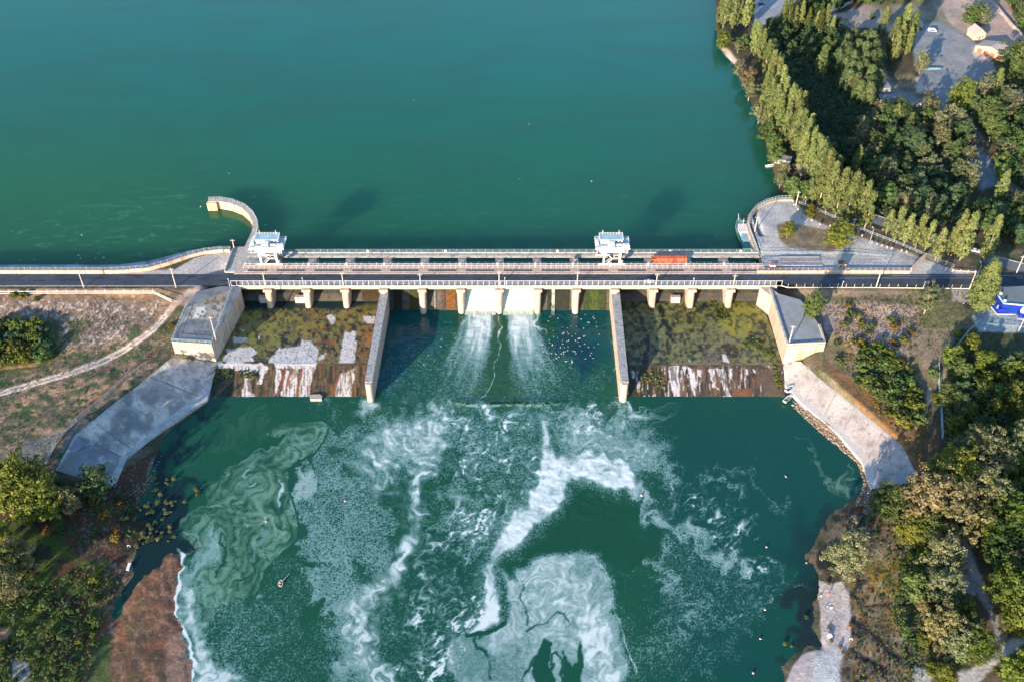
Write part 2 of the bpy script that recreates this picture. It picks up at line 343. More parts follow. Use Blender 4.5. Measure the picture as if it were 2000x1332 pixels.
def gz(px, py, z0=8.0):
    """ground point seen at (px,py)"""
    z = z0
    for _ in range(14):
        p = P(px, py, z); z = .5 * z + .5 * float(ground_z(np.array([p[0]]), np.array([p[1]]))[0])
    p = P(px, py, z); return np.array([p[0], p[1], float(ground_z(np.array([p[0]]), np.array([p[1]]))[0])])
# rows closer together near the dam, wider far away
rows = [-420., -330, -270, -235]; y = -215.0
while y < 470: rows.append(y); y += .62 + max(0, y + 60) * .0042
rows += [520., 620, 800, 1200, 2000, 3500]
rows = np.array(rows); NC = 1040
cols = np.concatenate([[-9, -5, -3, -2, -1.5], np.linspace(-1.16, 1.16, NC - 10), [1.5, 2, 3, 5, 9]])
depth = (rows - CAM[1]) * .749 + 285 * .66
Xg = (cols[None, :] * (depth * .535)[:, None]); Yg = np.repeat(rows[:, None], NC, 1)
# skip the part of the sheet that lies deep under the open reservoir
X1 = Xg.ravel(); Y1 = Yg.ravel(); Z1 = np.empty_like(X1)
for i in range(0, len(X1), 200000): Z1[i:i + 200000] = ground_z(X1[i:i + 200000], Y1[i:i + 200000])
rel = sstep(0, 1, (Z1 - np.where(Y1 > 13, 9.2, .3)))
Z1 = Z1 + rel * ((fbm(X1, Y1, 9, 5, 2) - .5) * .9) * (np.abs(Y1 - 8) > 12)
U1, V1 = project(X1, Y1, Z1)
pt = Painter(U1, V1, (.060, .062, .035))
far = Y1 > 13
pt.fill([(-300,500),(2400,500),(2400,1500),(-300,1500)], (.13,.105,.07), (.06,.07,.04), sc=30, contrast=3)
# ---- upper right shore and yard
pt.fill([(1380,-300),(2500,-300),(2500,470),(1380,470)], (.045,.05,.028), (.10,.085,.055), sc=30, contrast=2.5)
pt.fill([(1400,84),(1425,98),(1440,118),(1438,130),(1425,122)], (.40,.34,.28), soft=2, rough=3)
pt.fill([(1470,-40),(1540,-40),(1555,5),(1500,45),(1480,80),(1468,50)], (.25,.28,.31), sc=12)
pt.fill([(1610,30),(1660,20),(1700,8),(1790,0),(1800,30),(1740,60),(1680,55),(1640,58)], (.42,.34,.29), (.30,.27,.24), sc=16)
pt.fill([(1820,-60),(1935,-60),(1965,0),(2010,75),(2060,120),(1960,110),(1900,75),(1860,60),(1835,20)], (.46,.35,.30), (.38,.31,.27), sc=40)
pt.fill([(1690,-60),(1820,-60),(1850,40),(1890,80),(1800,60),(1750,50),(1700,30)], (.30,.27,.23), (.14,.15,.10), sc=20)
pt.fill([(1783,70),(1800,50),(1835,42),(1872,62),(1900,78),(1925,100),(1948,140),(1935,180),(1880,215),(1850,222),(1828,192),(1805,165),(1786,120)], (.21,.25,.28), (.27,.28,.29), sc=40, rough=3)
pt.fill([(1900,95),(1930,88),(1945,110),(1925,120),(1905,112)], (.48,.43,.40), soft=4)
pt.stroke([(1712,120),(1722,150),(1750,180),(1790,196),(1840,203),(1870,215)], 22, (.20,.22,.23), (.27,.25,.23), soft=4)
pt.fill([(1740,160),(1780,140),(1805,168),(1828,192),(1790,192),(1755,176)], (.12,.12,.07), (.26,.22,.16), sc=12)
pt.fill([(1786,152),(1800,150),(1806,160),(1790,164)], (.42,.36,.31)); pt.fill([(1785,168),(1808,166),(1812,178),(1792,180)], (.40,.36,.32))
pt.stroke([(1880,225),(1895,255),(1918,290),(1945,325),(1975,370),(2010,400)], 26, (.16,.20,.24), (.20,.22,.25), soft=3)
pt.fill([(1890,330),(1895,300),(1925,290),(1965,345),(1920,375)], (.17,.21,.25), soft=4)
pt.fill([(1900,275),(1950,270),(2000,330),(2000,360),(1960,340)], (.11,.085,.05), soft=6)
pt.stroke([(1690,260),(1700,300),(1712,350)], 12, (.13,.09,.075), soft=5)
pt.fill([(1805,410),(1830,400),(1850,440),(1830,450)], (.20,.09,.05), soft=6)
# ---- plaza right of the dam
PLZ = [(1462,440),(1466,420),(1480,405),(1500,395),(1548,390),(1560,402),(1580,425),(1610,440),(1650,455),(1700,470),(1740,484),(1790,500),(1840,520),(1905,537),(1480,538),(1478,492)]
pt.fill([(1540,380),(1600,395),(1700,440),(1820,490),(1925,530),(1900,545),(1700,500),(1560,430)], (.12,.095,.07), (.19,.15,.11), sc=10, soft=3, rough=4)
pt.fill(PLZ, (.37,.37,.38), (.50,.49,.48), soft=1.5, rough=1, sc=30)
pt.fill([(1517,440),(1530,435),(1560,440),(1600,447),(1640,458),(1662,468),(1655,484),(1620,491),(1580,490),(1540,483),(1522,470)], (.15,.12,.09), (.24,.20,.14), soft=3, rough=3, sc=9)
pt.stroke([(1640,500),(1660,480)], 12, (.22,.25,.28), soft=5)
pt.fill([(1905,528),(2100,540),(2100,480),(1950,495)], (.08,.10,.05), (.14,.13,.09), sc=9)
pt.stroke([(1480,535),(1900,541),(2100,541)], 7, (.42,.37,.33), soft=1.5, rough=1)
# ---- left: plaza, verge, rubble bank, track
pt.fill([(-300,528),(340,528),(380,505),(420,494),(452,492),(452,560),(-300,560)], (.40,.38,.37), (.50,.46,.43), soft=1, rough=0, sc=20)
pt.fill([(-300,562),(300,562),(350,570),(430,562),(440,600),(-300,590)], (.22,.13,.07), (.30,.21,.13), sc=8, contrast=3)
pt.fill([(-300,584),(300,584),(330,600),(300,640),(240,680),(150,690),(0,690),(-300,690)], (.25,.175,.12), (.17,.125,.09), sc=9, contrast=3.5)
pt.spots([(-100,580),(330,585),(250,680),(-100,700)], .62, (.42,.38,.37), sc=4, seed=4)
pt.spots([(-100,580),(330,585),(250,680),(-100,700)], .64, (.09,.09,.10), sc=4, seed=14)
pt.spots([(-100,620),(330,625),(260,780),(-100,800)], .56, (.07,.09,.045), sc=26, seed=8)
pt.fill([(-300,700),(100,680),(240,690),(330,660),(330,700),(300,740),(150,850),(80,950),(-300,1000)], (.17,.125,.10), (.08,.095,.06), sc=14, contrast=3.5)
pt.spots([(-100,690),(330,660),(300,760),(60,960),(-100,980)], .56, (.29,.20,.14), sc=18, seed=31, aniso=.6)
pt.spots([(-100,690),(330,660),(300,760),(60,960),(-100,980)], .58, (.055,.085,.04), sc=13, seed=37, aniso=.5)
pt.stroke([(140,850),(60,880),(0,905),(-100,930)], 34, (.12,.13,.13), soft=10, rough=8)
pt.fill([(-60,640),(60,630),(115,660),(120,700),(60,725),(-60,735)], (.035,.05,.02), (.10,.11,.03), soft=8, rough=8, sc=9)
pt.stroke([(120,660),(100,690),(70,712),(0,720)], 6, (.30,.20,.10), soft=3)
pt.stroke([(400,560),(368,572),(345,590),(332,605),(318,622),(300,642),(272,664),(240,684),(200,705),(140,727),(70,747),(0,768),(-80,792)], 12, (.36,.28,.23), soft=3, rough=1.5)
pt.stroke([(330,606),(300,640),(240,681),(200,702),(140,724),(70,744),(0,765),(-80,789)], 2.8, (.60,.51,.45), soft=1, rough=.5)
pt.stroke([(325,618),(303,646),(243,688),(200,711),(140,732),(70,752),(0,772),(-80,796)], 2.8, (.60,.51,.45), soft=1, rough=.5)
pt.fill([(365,575),(440,572),(445,590),(430,660),(350,665),(352,620)], (.33,.30,.28), (.22,.21,.19), sc=12, contrast=3)
pt.fill([(385,585),(402,583),(405,592),(388,594)], (.12,.10,.07)); pt.fill([(410,570),(440,568),(440,583),(412,585)], (.15,.12,.09), (.25,.2,.15))
pt.stroke([(300,690),(220,755),(150,815),(110,870),(85,930)], 10, (.17,.085,.045), (.10,.07,.05), soft=4)
# ---- bottom left marsh, spit
pt.fill([(-300,930),(90,930),(200,945),(300,880),(330,850),(300,1000),(250,1100),(200,1220),(240,1500),(-300,1500)], (.035,.04,.022), (.085,.045,.03), sc=34, contrast=3)
pt.spots([(-50,1000),(240,980),(230,1250),(150,1340),(-50,1340)], .52, (.06,.085,.02), sc=24, seed=11)
pt.spots([(-50,1100),(140,1130),(100,1280),(-50,1280)], .6, (.14,.16,.03), sc=12, seed=12)
pt.fill([(140,1010),(240,1000),(230,1080),(150,1100)], (.10,.04,.025), (.05,.04,.025), sc=12, a=.8)
pt.spots([(140,960),(300,880),(260,1100),(150,1130)], .68, (.20,.17,.15), sc=3.5, seed=16, a=.6)
pt.fill([(290,905),(340,845),(410,795),(415,805),(360,850),(310,930),(285,960)], (.20,.18,.16), (.10,.09,.07), sc=5, contrast=3.5)
pt.fill([(345,1078),(300,1110),(240,1175),(205,1225),(170,1290),(150,1340),(150,1500),(390,1500),(380,1340),(370,1260),(358,1212),(345,1195),(358,1140),(352,1085)], (.22,.105,.06), (.12,.075,.05), sc=20, rough=2, contrast=2.6)
pt.spots([(200,1100),(350,1070),(380,1340),(170,1340)], .55, (.11,.07,.055), sc=16, seed=71, a=.7, soft=.12); pt.spots([(200,1100),(350,1070),(380,1340),(170,1340)], .60, (.34,.20,.13), sc=9, seed=73, a=.6, soft=.1)
pt.fill([(330,1240),(375,1240),(382,1340),(320,1340)], (.36,.24,.18), (.26,.16,.12), soft=8, a=.7)
pt.spots([(170,1200),(290,1130),(330,1340),(150,1340)], .56, (.085,.085,.04), sc=20, seed=21, a=.6, soft=.14)
pt.fill([(175,1250),(220,1240),(215,1340),(170,1340)], (.07,.09,.03), soft=8)
pt.fill([(0,1225),(20,1230),(5,1262),(-20,1250)], (.40,.24,.15)); pt.fill([(25,1290),(55,1285),(60,1345),(22,1345)], (.38,.36,.34), (.2,.19,.15), sc=4)
pt.stroke([(230,1190),(190,1240),(165,1280)], 9, (.20,.07,.045), soft=4)
# ---- right bank
pt.fill([(1500,565),(1960,565),(2100,640),(2100,680),(1900,680),(1800,800),(1830,900),(1790,960),(1700,860),(1600,720),(1600,640),(1520,590)], (.20,.16,.11), (.11,.11,.06), sc=16, contrast=3)
pt.stroke([(1500,572),(1700,575),(1790,580)], 14, (.30,.22,.15), (.20,.16,.10), soft=4)
pt.fill([(1610,600),(1680,590),(1790,600),(1790,650),(1745,700),(1770,770),(1720,760),(1690,700),(1650,660),(1610,650)], (.36,.29,.28), (.24,.19,.17), sc=7, contrast=3.5, rough=10)
pt.spots([(1610,590),(1790,590),(1790,700),(1760,760),(1650,680)], .62, (.38,.34,.33), sc=4, seed=4, a=.7)
pt.spots([(1600,590),(1800,590),(1790,700),(1760,760),(1650,700)], .60, (.22,.13,.06), sc=13, seed=6, a=.55, soft=.12)
pt.fill([(1710,590),(1745,600),(1750,640),(1720,625)], (.46,.36,.28), soft=5); 
pt.fill([(1780,640),(1870,640),(1880,700),(1830,760),(1790,700)], (.26,.20,.16), (.17,.15,.10), sc=8, rough=10)
pt.fill([(1810,565),(1900,570),(1905,640),(1820,640)], (.085,.10,.05), (.16,.14,.09), sc=10); pt.fill([(1860,568),(1890,570),(1885,590),(1862,588)], (.36,.3,.26))
pt.fill([(1880,640),(2100,640),(2100,720),(1830,720)], (.04,.055,.03), (.07,.08,.045), soft=4, rough=3, sc=10)
pt.fill([(1905,598),(1960,600),(2100,640),(2100,652),(1912,648),(1900,625)], (.24,.29,.32), soft=2, rough=1)
pt.fill([(1925,560),(2100,560),(2100,605),(1940,605)], (.22,.25,.27), soft=1, rough=.5)
pt.fill([(1600,700),(1700,760),(1790,800),(1830,860),(1800,950),(1740,860),(1660,770),(1620,730)], (.24,.125,.06), (.12,.09,.05), sc=14, contrast=3)
pt.fill([(1790,840),(1840,840),(1860,930),(1800,950)], (.075,.06,.04), (.13,.09,.05), soft=8)
pt.stroke([(1815,760),(1812,790),(1800,825),(1790,835)], 5, (.40,.35,.32), soft=2)
pt.fill([(1680,870),(1720,950),(1740,985),(1700,1010),(1672,985),(1688,940),(1680,900),(1600,835),(1548,785),(1556,776),(1620,820)], (.45,.38,.34), (.30,.25,.22), sc=5, contrast=3.5, rough=3)
pt.fill([(1640,990),(1740,990),(1800,1010),(1840,1340),(1640,1340),(1610,1250),(1620,1180),(1600,1100),(1625,1030)], (.16,.13,.095), (.06,.052,.04), sc=26, contrast=3.2, rough=8)
pt.spots([(1600,1000),(1780,1010),(1800,1340),(1640,1340),(1590,1100)], .60, (.022,.026,.028), sc=26, seed=24, aniso=1.3)
pt.fill([(1690,1096),(1715,1080),(1740,1086),(1800,1104),(1788,1146),(1745,1170),(1700,1150)], (.24,.17,.03), (.13,.12,.05), sc=9, contrast=3.4, rough=16, soft=8, rs=24)
pt.spots([(1640,1000),(1800,1000),(1820,1340),(1650,1340)], .58, (.34,.30,.24), sc=12, seed=81, a=.5, soft=.1); pt.spots([(1640,1000),(1800,1000),(1820,1340),(1650,1340)], .60, (.10,.12,.05), sc=8, seed=83, a=.7, soft=.08); pt.spots([(1640,1000),(1800,1000),(1820,1340),(1650,1340)], .63, (.02,.024,.025), sc=10, seed=85, a=.8, soft=.05)
pt.spots([(1640,1000),(1800,1000),(1820,1340),(1660,1340)], .62, (.24,.14,.05), sc=15, seed=26, a=.6, soft=.14)
pt.stroke([(1690,1185),(1740,1178),(1775,1180)], 5, (.015,.02,.025), soft=2)
pt.stroke([(1668,1270),(1690,1290),(1720,1300)], 14, (.015,.02,.025), soft=5, rough=5)
pt.stroke([(1670,1215),(1695,1230),(1740,1275),(1770,1290)], 12, (.018,.022,.025), soft=5, rough=5)
pt.fill([(1594,1132),(1625,1140),(1645,1135),(1658,1160),(1662,1200),(1660,1260),(1640,1290),(1640,1500),(1515,1500),(1534,1335),(1548,1300),(1570,1276),(1604,1268),(1602,1200)], (.50,.43,.41), (.38,.36,.36), soft=2, rough=3, sc=10)
pt.fill([(1590,1290),(1640,1260),(1640,1500),(1570,1500)], (.42,.46,.48), soft=8, a=.8)
pt.fill([(1850,1045),(1885,1040),(1905,1100),(1925,1150),(1900,1160),(1850,1150),(1840,1110)], (.38,.40,.42), (.30,.30,.30), soft=4, rough=5)
pt.stroke([(1880,1110),(1915,1155),(1940,1200),(1955,1250)], 14, (.26,.27,.28), soft=4, rough=4)
pt.stroke([(1880,1345),(1930,1300),(1970,1265),(2010,1240)], 20, (.40,.39,.39), soft=4, rough=6)
pt.fill([(1870,1310),(1920,1300),(1910,1350),(1870,1350)], (.40,.40,.41)); pt.fill([(1785,1300),(1820,1310),(1815,1345),(1785,1340)], (.34,.35,.37))
keep = gridfaces(len(rows), NC)
zc = Z1[keep].max(1); yc = Y1[keep].min(1); keep = keep[~((zc < 5.2) & (yc > 20))]
used = np.zeros(len(X1), bool); used[keep.ravel()] = True; remap = np.cumsum(used) - 1
GROUND_MAT = mat_paint('ground_soil', amt=.38, fine=.9, bump=.9)
gme = npmesh('ground', np.stack([X1, Y1, Z1], 1)[used], remap[keep], GROUND_MAT, {'Col': ('FLOAT_COLOR', pt.rgba()[used])})
tag(put('ground', gme), kind='structure')
# land under and around the far left shore beyond the frame
# ------------------------------------------------------------------ water
def water_mat(name, foam):
    m, nt, n, l, b = newmat(name); g = n.new('ShaderNodeNewGeometry')
    def noise(sc, det=4, rough=.6, src=None, dist=0):
        t = n.new('ShaderNodeTexNoise'); t.inputs['Scale'].default_value = sc; t.inputs['Detail'].default_value = det; t.inputs['Roughness'].default_value = rough; t.inputs['Distortion'].default_value = dist
        l.new(src or g.outputs['Position'], t.inputs['Vector']); return t.outputs[0]
    def math_(op, a, b_=None, c=None):
        t = n.new('ShaderNodeMath'); t.operation = op
        for i, x in enumerate((a, b_, c)):
            if x is None: continue
            if isinstance(x, (int, float)): t.inputs[i].default_value = x
            else: l.new(x, t.inputs[i])
        return t.outputs[0]
    def mix(f, a, c):
        t = n.new('ShaderNodeMix'); t.data_type = 'RGBA'
        for i, x in ((0, f), (6, a), (7, c)):
            if isinstance(x, tuple): t.inputs[i].default_value = (*x, 1)
            elif isinstance(x, (int, float)): t.inputs[i].default_value = x
            else: l.new(x, t.inputs[i])
        return t.outputs[2]
    def att(nm): a = n.new('ShaderNodeAttribute'); a.attribute_name = nm; return a
    def mrange(v, a, b_, c=0., d=1.):
        t = n.new('ShaderNodeMapRange'); t.interpolation_type = 'SMOOTHSTEP'; l.new(v, t.inputs[0])
        for i, x in ((1, a), (2, b_), (3, c), (4, d)):
            if isinstance(x, (int, float)): t.inputs[i].default_value = x
            else: l.new(x, t.inputs[i])
        return t.outputs[0]
    if foam:
        body = att('Col').outputs['Color']; foamA = att('foam').outputs['Fac']; speck = att('speck').outputs['Fac']; alg = att('algae').outputs['Fac']
        nf = noise(1.15, 6, .78, dist=.8); nff = noise(3.6, 3, .75)
        vo = n.new('ShaderNodeTexVoronoi'); vo.feature = 'DISTANCE_TO_EDGE'; vo.inputs['Scale'].default_value = .95
        wv = n.new('ShaderNodeVectorMath'); wv.operation = 'ADD'; nz = n.new('ShaderNodeTexNoise'); nz.inputs['Scale'].default_value = .5; nz.inputs['Detail'].default_value = 3; l.new(g.outputs['Position'], nz.inputs['Vector'])
        sc_ = n.new('ShaderNodeVectorMath'); sc_.operation = 'SCALE'; sc_.inputs['Scale'].default_value = 3.0; l.new(nz.outputs['Color'], sc_.inputs[0]); l.new(g.outputs['Position'], wv.inputs[0]); l.new(sc_.outputs[0], wv.inputs[1]); l.new(wv.outputs[0], vo.inputs['Vector'])
        cell = mrange(vo.outputs['Distance'], 0.0, .42, 1.0, 0.0)
        tex = math_('ADD', math_('MULTIPLY', nf, .62), math_('ADD', math_('MULTIPLY', nff, .30), math_('MULTIPLY', cell, .14)))
        th = math_('MULTIPLY_ADD', speck, -.33, .735)
        sp = mrange(tex, math_('SUBTRACT', th, .06), math_('ADD', th, .075)); sp = math_('MULTIPLY', sp, mrange(speck, .02, .3, 0, .85))
        fo = mrange(math_('ADD', foamA, math_('MULTIPLY', math_('SUBTRACT', nf, .5), .5)), .08, .92)
        tot = math_('MAXIMUM', fo, sp)
        base = mix(mrange(math_('ADD', alg, math_('MULTIPLY', math_('SUBTRACT', nff, .5), .15)), .1, 1.0, 0, .9), body, (.16, .33, .24))
        fcol = mix(mrange(math_('ADD', math_('MAXIMUM', foamA, math_('MULTIPLY', speck, .78)), math_('MULTIPLY', math_('SUBTRACT', nff, .5), .8)), .42, 1.08), (.16, .32, .32), (.60, .69, .71))
        col = mix(tot, base, fcol)
        l.new(col, b.inputs['Base Color']); ro = math_('MULTIPLY_ADD', tot, .6, .16); l.new(ro, b.inputs['Roughness'])
        bp = n.new('ShaderNodeBump'); l.new(math_('MULTIPLY_ADD', tot, -.34, .5), bp.inputs['Strength']); bp.inputs['Distance'].default_value = .25
        wav = noise(.55, 4, .6); l.new(math_('ADD', math_('MULTIPLY', wav, .6), math_('MULTIPLY', tot, .10)), bp.inputs['Height']); l.new(bp.outputs[0], b.inputs['Normal'])
    else:
        sx = n.new('ShaderNodeMapping'); sx.inputs['Scale'].default_value = (.010, .022, 1); sx.inputs['Rotation'].default_value = (0, 0, .25); l.new(g.outputs['Position'], sx.inputs[0])
        big = noise(1, 5, .55, sx.outputs[0], .8)
        body = att('Col').outputs['Color']; col = mix(mrange(big, .38, .68, 0, .45), body, (.016, .088, .058))
        s2 = n.new('ShaderNodeMapping'); s2.inputs['Scale'].default_value = (.05, .16, 1); s2.inputs['Rotation'].default_value = (0, 0, .18); l.new(g.outputs['Position'], s2.inputs[0])
        st = noise(1, 7, .7, s2.outputs[0], 1.5); col = mix(math_('MULTIPLY', mrange(st, .5, .8, 0, .8), att('scum').outputs['Fac']), col, (.06, .22, .13))
        l.new(col, b.inputs['Base Color']); b.inputs['Roughness'].default_value = .12
        bp = n.new('ShaderNodeBump'); bp.inputs['Strength'].default_value = .10; bp.inputs['Distance'].default_value = .12
        l.new(noise(1.1, 3, .6), bp.inputs['Height']); l.new(bp.outputs[0], b.inputs['Normal'])
    b.inputs['IOR'].default_value = 1.33; spec(b, .40 if foam else .42)
    if not foam: b.inputs['Subsurface Weight'].default_value = .85; b.inputs['Subsurface Scale'].default_value = 60.0; b.inputs['Subsurface Radius'].default_value = (.5, 1.0, 1.0); b.subsurface_method = 'BURLEY'
    return m

# reservoir (level 9)
yr = np.concatenate([np.linspace(12.2, 60, 50), np.linspace(62, 420, 120), [600, 900, 1500, 3500]])
xr = np.concatenate([[-2500, -1200, -700], np.linspace(-420, 420, 260), [600, 900]])
XX, YY = np.meshgrid(xr, yr); XX = XX.ravel(); YY = YY.ravel(); U, V = project(XX, YY, np.full_like(XX, 9.0))
c_far = np.array((.007, .122, .092)); c_mid = np.array((.010, .108, .056)); c_near = np.array((.009, .088, .050))  # far water tealer: the sky's reflection is put into its colour
t1 = sstep(520, 60, V + (fbm(U, V, 260, 3, 4) - .5) * 160)[:, None]; t2 = sstep(330, 520, V)[:, None]
cc = c_mid * (1 - t1) + c_far * t1; cc = cc * (1 - t2 * .6) + c_near * t2 * .6
gl = (sstep(900, 100, U) * sstep(120, 430, V))[:, None]; cc = cc * (1 - gl * .7) + np.array((.020, .120, .040)) * gl * .7
gr = sstep(0, 1, sdf_poly(U, V, [(700,330),(1000,200),(1300,200),(1380,350),(1200,420),(900,420)]) / 120 + .5)[:, None]; cc = cc * (1 - gr * .3) + np.array((.012, .115, .062)) * gr * .3
dk = sstep(60, -10, np.abs(V - (500 + 0 * U)) - 10)[:, None] * sstep(540, 600, U)[:, None]; cc = cc * (1 - .15 * dk)
scum = sstep(-30, 30, sdf_poly(U, V, [(0,430),(330,380),(480,400),(500,470),(420,500),(330,520),(0,530)])) * .9 + .34 * sstep(120, 420, V)
rm = npmesh('reservoir_water', np.stack([XX, YY, np.full_like(XX, 9.0)], 1), gridfaces(len(yr), len(xr)), water_mat('reservoir_water', False),
            {'Col': ('FLOAT_COLOR', np.concatenate([cc, np.ones((len(cc), 1))], 1)), 'scum': ('FLOAT', scum)})
tag(put('reservoir_water', rm), kind='structure')

# river below the dam (level 0)
ys = np.concatenate([[-2500, -900, -400, -260], np.arange(-205, 4.01, .36)]); xs_ = np.concatenate([[-1500, -500, -260], np.arange(-178, 178, .42), [260, 500, 1500]])
XX, YY = np.meshgrid(xs_, ys); XX = XX.ravel(); YY = YY.ravel(); U, V = project(XX, YY, np.zeros_like(XX))
N = len(U); foam = np.zeros(N); speck = np.zeros(N); alg = np.zeros(N); scale_m = 5.0
# the foam is carried along by a field of eddies: follow every point back through them
def stream(a, b): return fbm(a, b, 95, 2, 51) * 95 * 1.0 + fbm(a, b, 38, 2, 52) * 38 * .9 + fbm(a, b, 15, 2, 53) * 15 * .7
_gu = np.arange(-200., 2202, 3.); _gv = np.arange(400., 1602, 3.); _GU, _GV = np.meshgrid(_gu, _gv); _S = stream(_GU, _GV); _SV, _SU = np.gradient(_S, 3.)
def samp(G, a, b):
    x = np.clip((a + 200) / 3, 0, len(_gu) - 1.01); y = np.clip((b - 400) / 3, 0, len(_gv) - 1.01); i = x.astype(int); j_ = y.astype(int); fx = x - i; fy = y - j_
    return (G[j_, i] * (1 - fx) + G[j_, i + 1] * fx) * (1 - fy) + (G[j_ + 1, i] * (1 - fx) + G[j_ + 1, i + 1] * fx) * fy
def advect(a, b, T, n):
    a = a.copy(); b = b.copy()
    for _ in range(n): va, vb = samp(_SV, a, b), -samp(_SU, a, b); a -= va * T / n; b -= vb * T / n
    return a, b
Ua, Va = advect(U, V, 24, 8); Um, Vm = advect(Ua, Va, 60, 16); wx = Ua - U; wy = Va - V
wu, wv_ = U + wx, V + wy
wx2 = (fbm(U, V, 120, 3, 7) - .5); wy2 = (fbm(U, V, 120, 3, 8) - .5)
fine = fbm(U, V, 7, 4, 5); midn = np.clip((fbm(Um, Vm, 34, 5, 6) - .5) * 1.5 + .5, 0, 1)
mu, mv = wu + wx2 * 190, wv_ + wy2 * 190
Ux, Vx = advect(Um, Vm, 60, 16); marb = fbm(Ux, Vx, 75, 3, 9)
ridge = 1 - np.abs(((marb * 7) % 1) * 2 - 1); ridge2 = 1 - np.abs(((marb * 15 + .3) % 1) * 2 - 1)
Z4 = ZOOM(300, 780, 2.413); Z5 = ZOOM(850, 780, 2.413)
def bb(pts, pad):
    a = [p[0] for p in pts]; b = [p[1] for p in pts]; return np.nonzero((U > min(a) - pad) & (U < max(a) + pad) & (V > min(b) - pad) & (V < max(b) + pad))[0]
edge_n = (fbm(U, V, 13, 5, 21) - .5) * 2; flow_n = fbm(mu * .6 + mv * .5, mv * 1.6 - mu * .3, 22, 5, 13)
def area(arr, poly, val, soft=6, warp=.5, tex=0.0, mode='max', rough=None):
    rough = soft * 1.3 if rough is None else rough
    i = bb(poly, soft + rough + 24); d = sdf_poly(U[i] + wx[i] * warp, V[i] + wy[i] * warp, poly) + edge_n[i] * rough
    m = sstep(-soft, soft, d) * val; m = m * (1 - tex + tex * np.clip(midn[i] * 2.2 - .4, 0, 1.3))
    if mode == 'max' and arr is foam and soft > 3: speck[i] = np.maximum(speck[i], sstep(-soft * 2.5 - 8, soft, d) * .62 * min(1, val + .25))
    if mode == 'max': arr[i] = np.maximum(arr[i], m)
    elif mode == 'add': arr[i] += m
    else:
        arr[i] *= 1 - sstep(-soft, soft, d) * val
        if arr is foam: speck[i] *= 1 - sstep(-soft, soft, d) * val
def line(arr, pts, w, val, soft=3, warp=.5, tex=0.0, w2=None, mode='max', fade=(1, 1)):
    i = bb(pts, w + soft + 24); d, t = d_line(U[i] + wx[i] * warp, V[i] + wy[i] * warp, pts); ww = w / 2 + ((w2 if w2 is not None else w) / 2 - w / 2) * t
    m = sstep(-soft, soft, ww - d + edge_n[i] * w * .35) * val * (fade[0] + (fade[1] - fade[0]) * t); m = m * (1 - tex + tex * np.clip(midn[i] * 2.4 - .5, 0, 1.4))
    if mode == 'max': arr[i] = np.maximum(arr[i], m)
    else:
        arr[i] *= 1 - np.clip(m, 0, 1)
        if arr is foam: speck[i] *= 1 - np.clip(m, 0, 1)
# -- speckle fields
area(speck, [(590,780),(740,790),(1000,800),(1230,790),(1310,900),(1400,1000),(1500,1100),(1480,1240),(1400,1332),(1240,1400),(400,1400),(380,1250),(480,1130),(590,1050),(570,930),(565,880)], .33, 40, 1.2, .35)
area(speck, Z4((640,330),(770,260),(830,150),(930,120),(1020,250),(1010,400),(1130,560),(1160,780),(1050,900),(900,1050),(800,1000),(700,900),(690,700),(680,560)), .64, 12, .9, .25)
area(speck, Z4((220,1000),(400,900),(560,900),(620,1050),(600,1340),(240,1340)), .42, 20, 1, .3)
area(speck, Z4((640,330),(770,260),(800,330),(700,480),(660,440)), .85, 10, .7)
area(speck, [(730,790),(880,790),(1240,790),(1290,860),(1260,930),(1180,900),(1060,880),(1050,960),(1010,1050),(960,1100),(900,1100),(870,1000),(880,880),(720,850)], .66, 14, .8, .45)
area(speck, Z5((540,110),(700,60),(880,60),(960,140),(1090,230),(1110,310),(1160,400),(1100,440),(940,350),(870,300),(560,230)), .80, 14, .9, .3)
line(speck, Z5((900,420),(1000,520),(1100,570),(1200,630),(1290,720),(1400,790),(1480,790)), 42, .86, 14, 1, .3, 26)
line(speck, Z5((1080,690),(1000,770),(1080,830),(1160,900),(1200,980),(1190,1120)), 34, .62, 18, 1, .3)
line(speck, Z5((1160,410),(1250,350),(1330,380),(1420,430),(1400,560),(1340,640),(1260,560),(1200,500)), 16, .6, 12, 1, .4)
line(speck, Z5((1380,320),(1450,350),(1530,420),(1560,500),(1640,520)), 18, .5, 14, 1, .3)
area(speck, Z5((900,800),(1200,820),(1300,900),(1500,820),(1400,1050),(1200,1200),(1000,1340),(930,1340),(900,1100)), .44, 30, 1, .4)
area(speck, Z5((1700,150),(1500,200),(1400,380),(1560,600),(1600,700),(1640,500)), .16, 40, 1, .4)
area(speck, Z5((0,380),(280,330),(350,500),(250,700),(200,900),(60,1000),(0,900)), .52, 22, 1, .5)
area(speck, Z4((1100,700),(1450,600),(1450,1000),(1250,1100),(1080,1060)), .34, 20, 1, .6)
for q in (((950,250),(905,270),(890,240),(925,225)), ((900,330),(940,345),(930,400),(895,370)), ((1080,400),(1150,420),(1160,480),(1090,500)), ((1330,330),(1370,370),(1350,420),(1320,400)), ((770,920),(810,1000),(760,1080),(720,1000)), ((720,700),(760,740),(700,760)), ((950,800),(1020,820),(960,880))):
    area(speck, Z4(*q), .85, 12, 1, 0, 'mul')
for q in (((430,270),(470,310),(430,350),(395,320)), ((180,370),(240,400),(220,440),(180,420)), ((550,160),(620,170),(600,210),(550,200)), ((960,340),(1040,350),(1080,430),(1020,440),(960,390)), ((1200,520),(1290,540),(1300,580),(1215,560)), ((1320,620),(1350,640),(1330,660)), ((80,700),(200,760),(160,860),(60,800)), ((250,480),(330,520),(270,560))):
    area(speck, Z5(*q), .9, 9, 1, 0, 'mul')
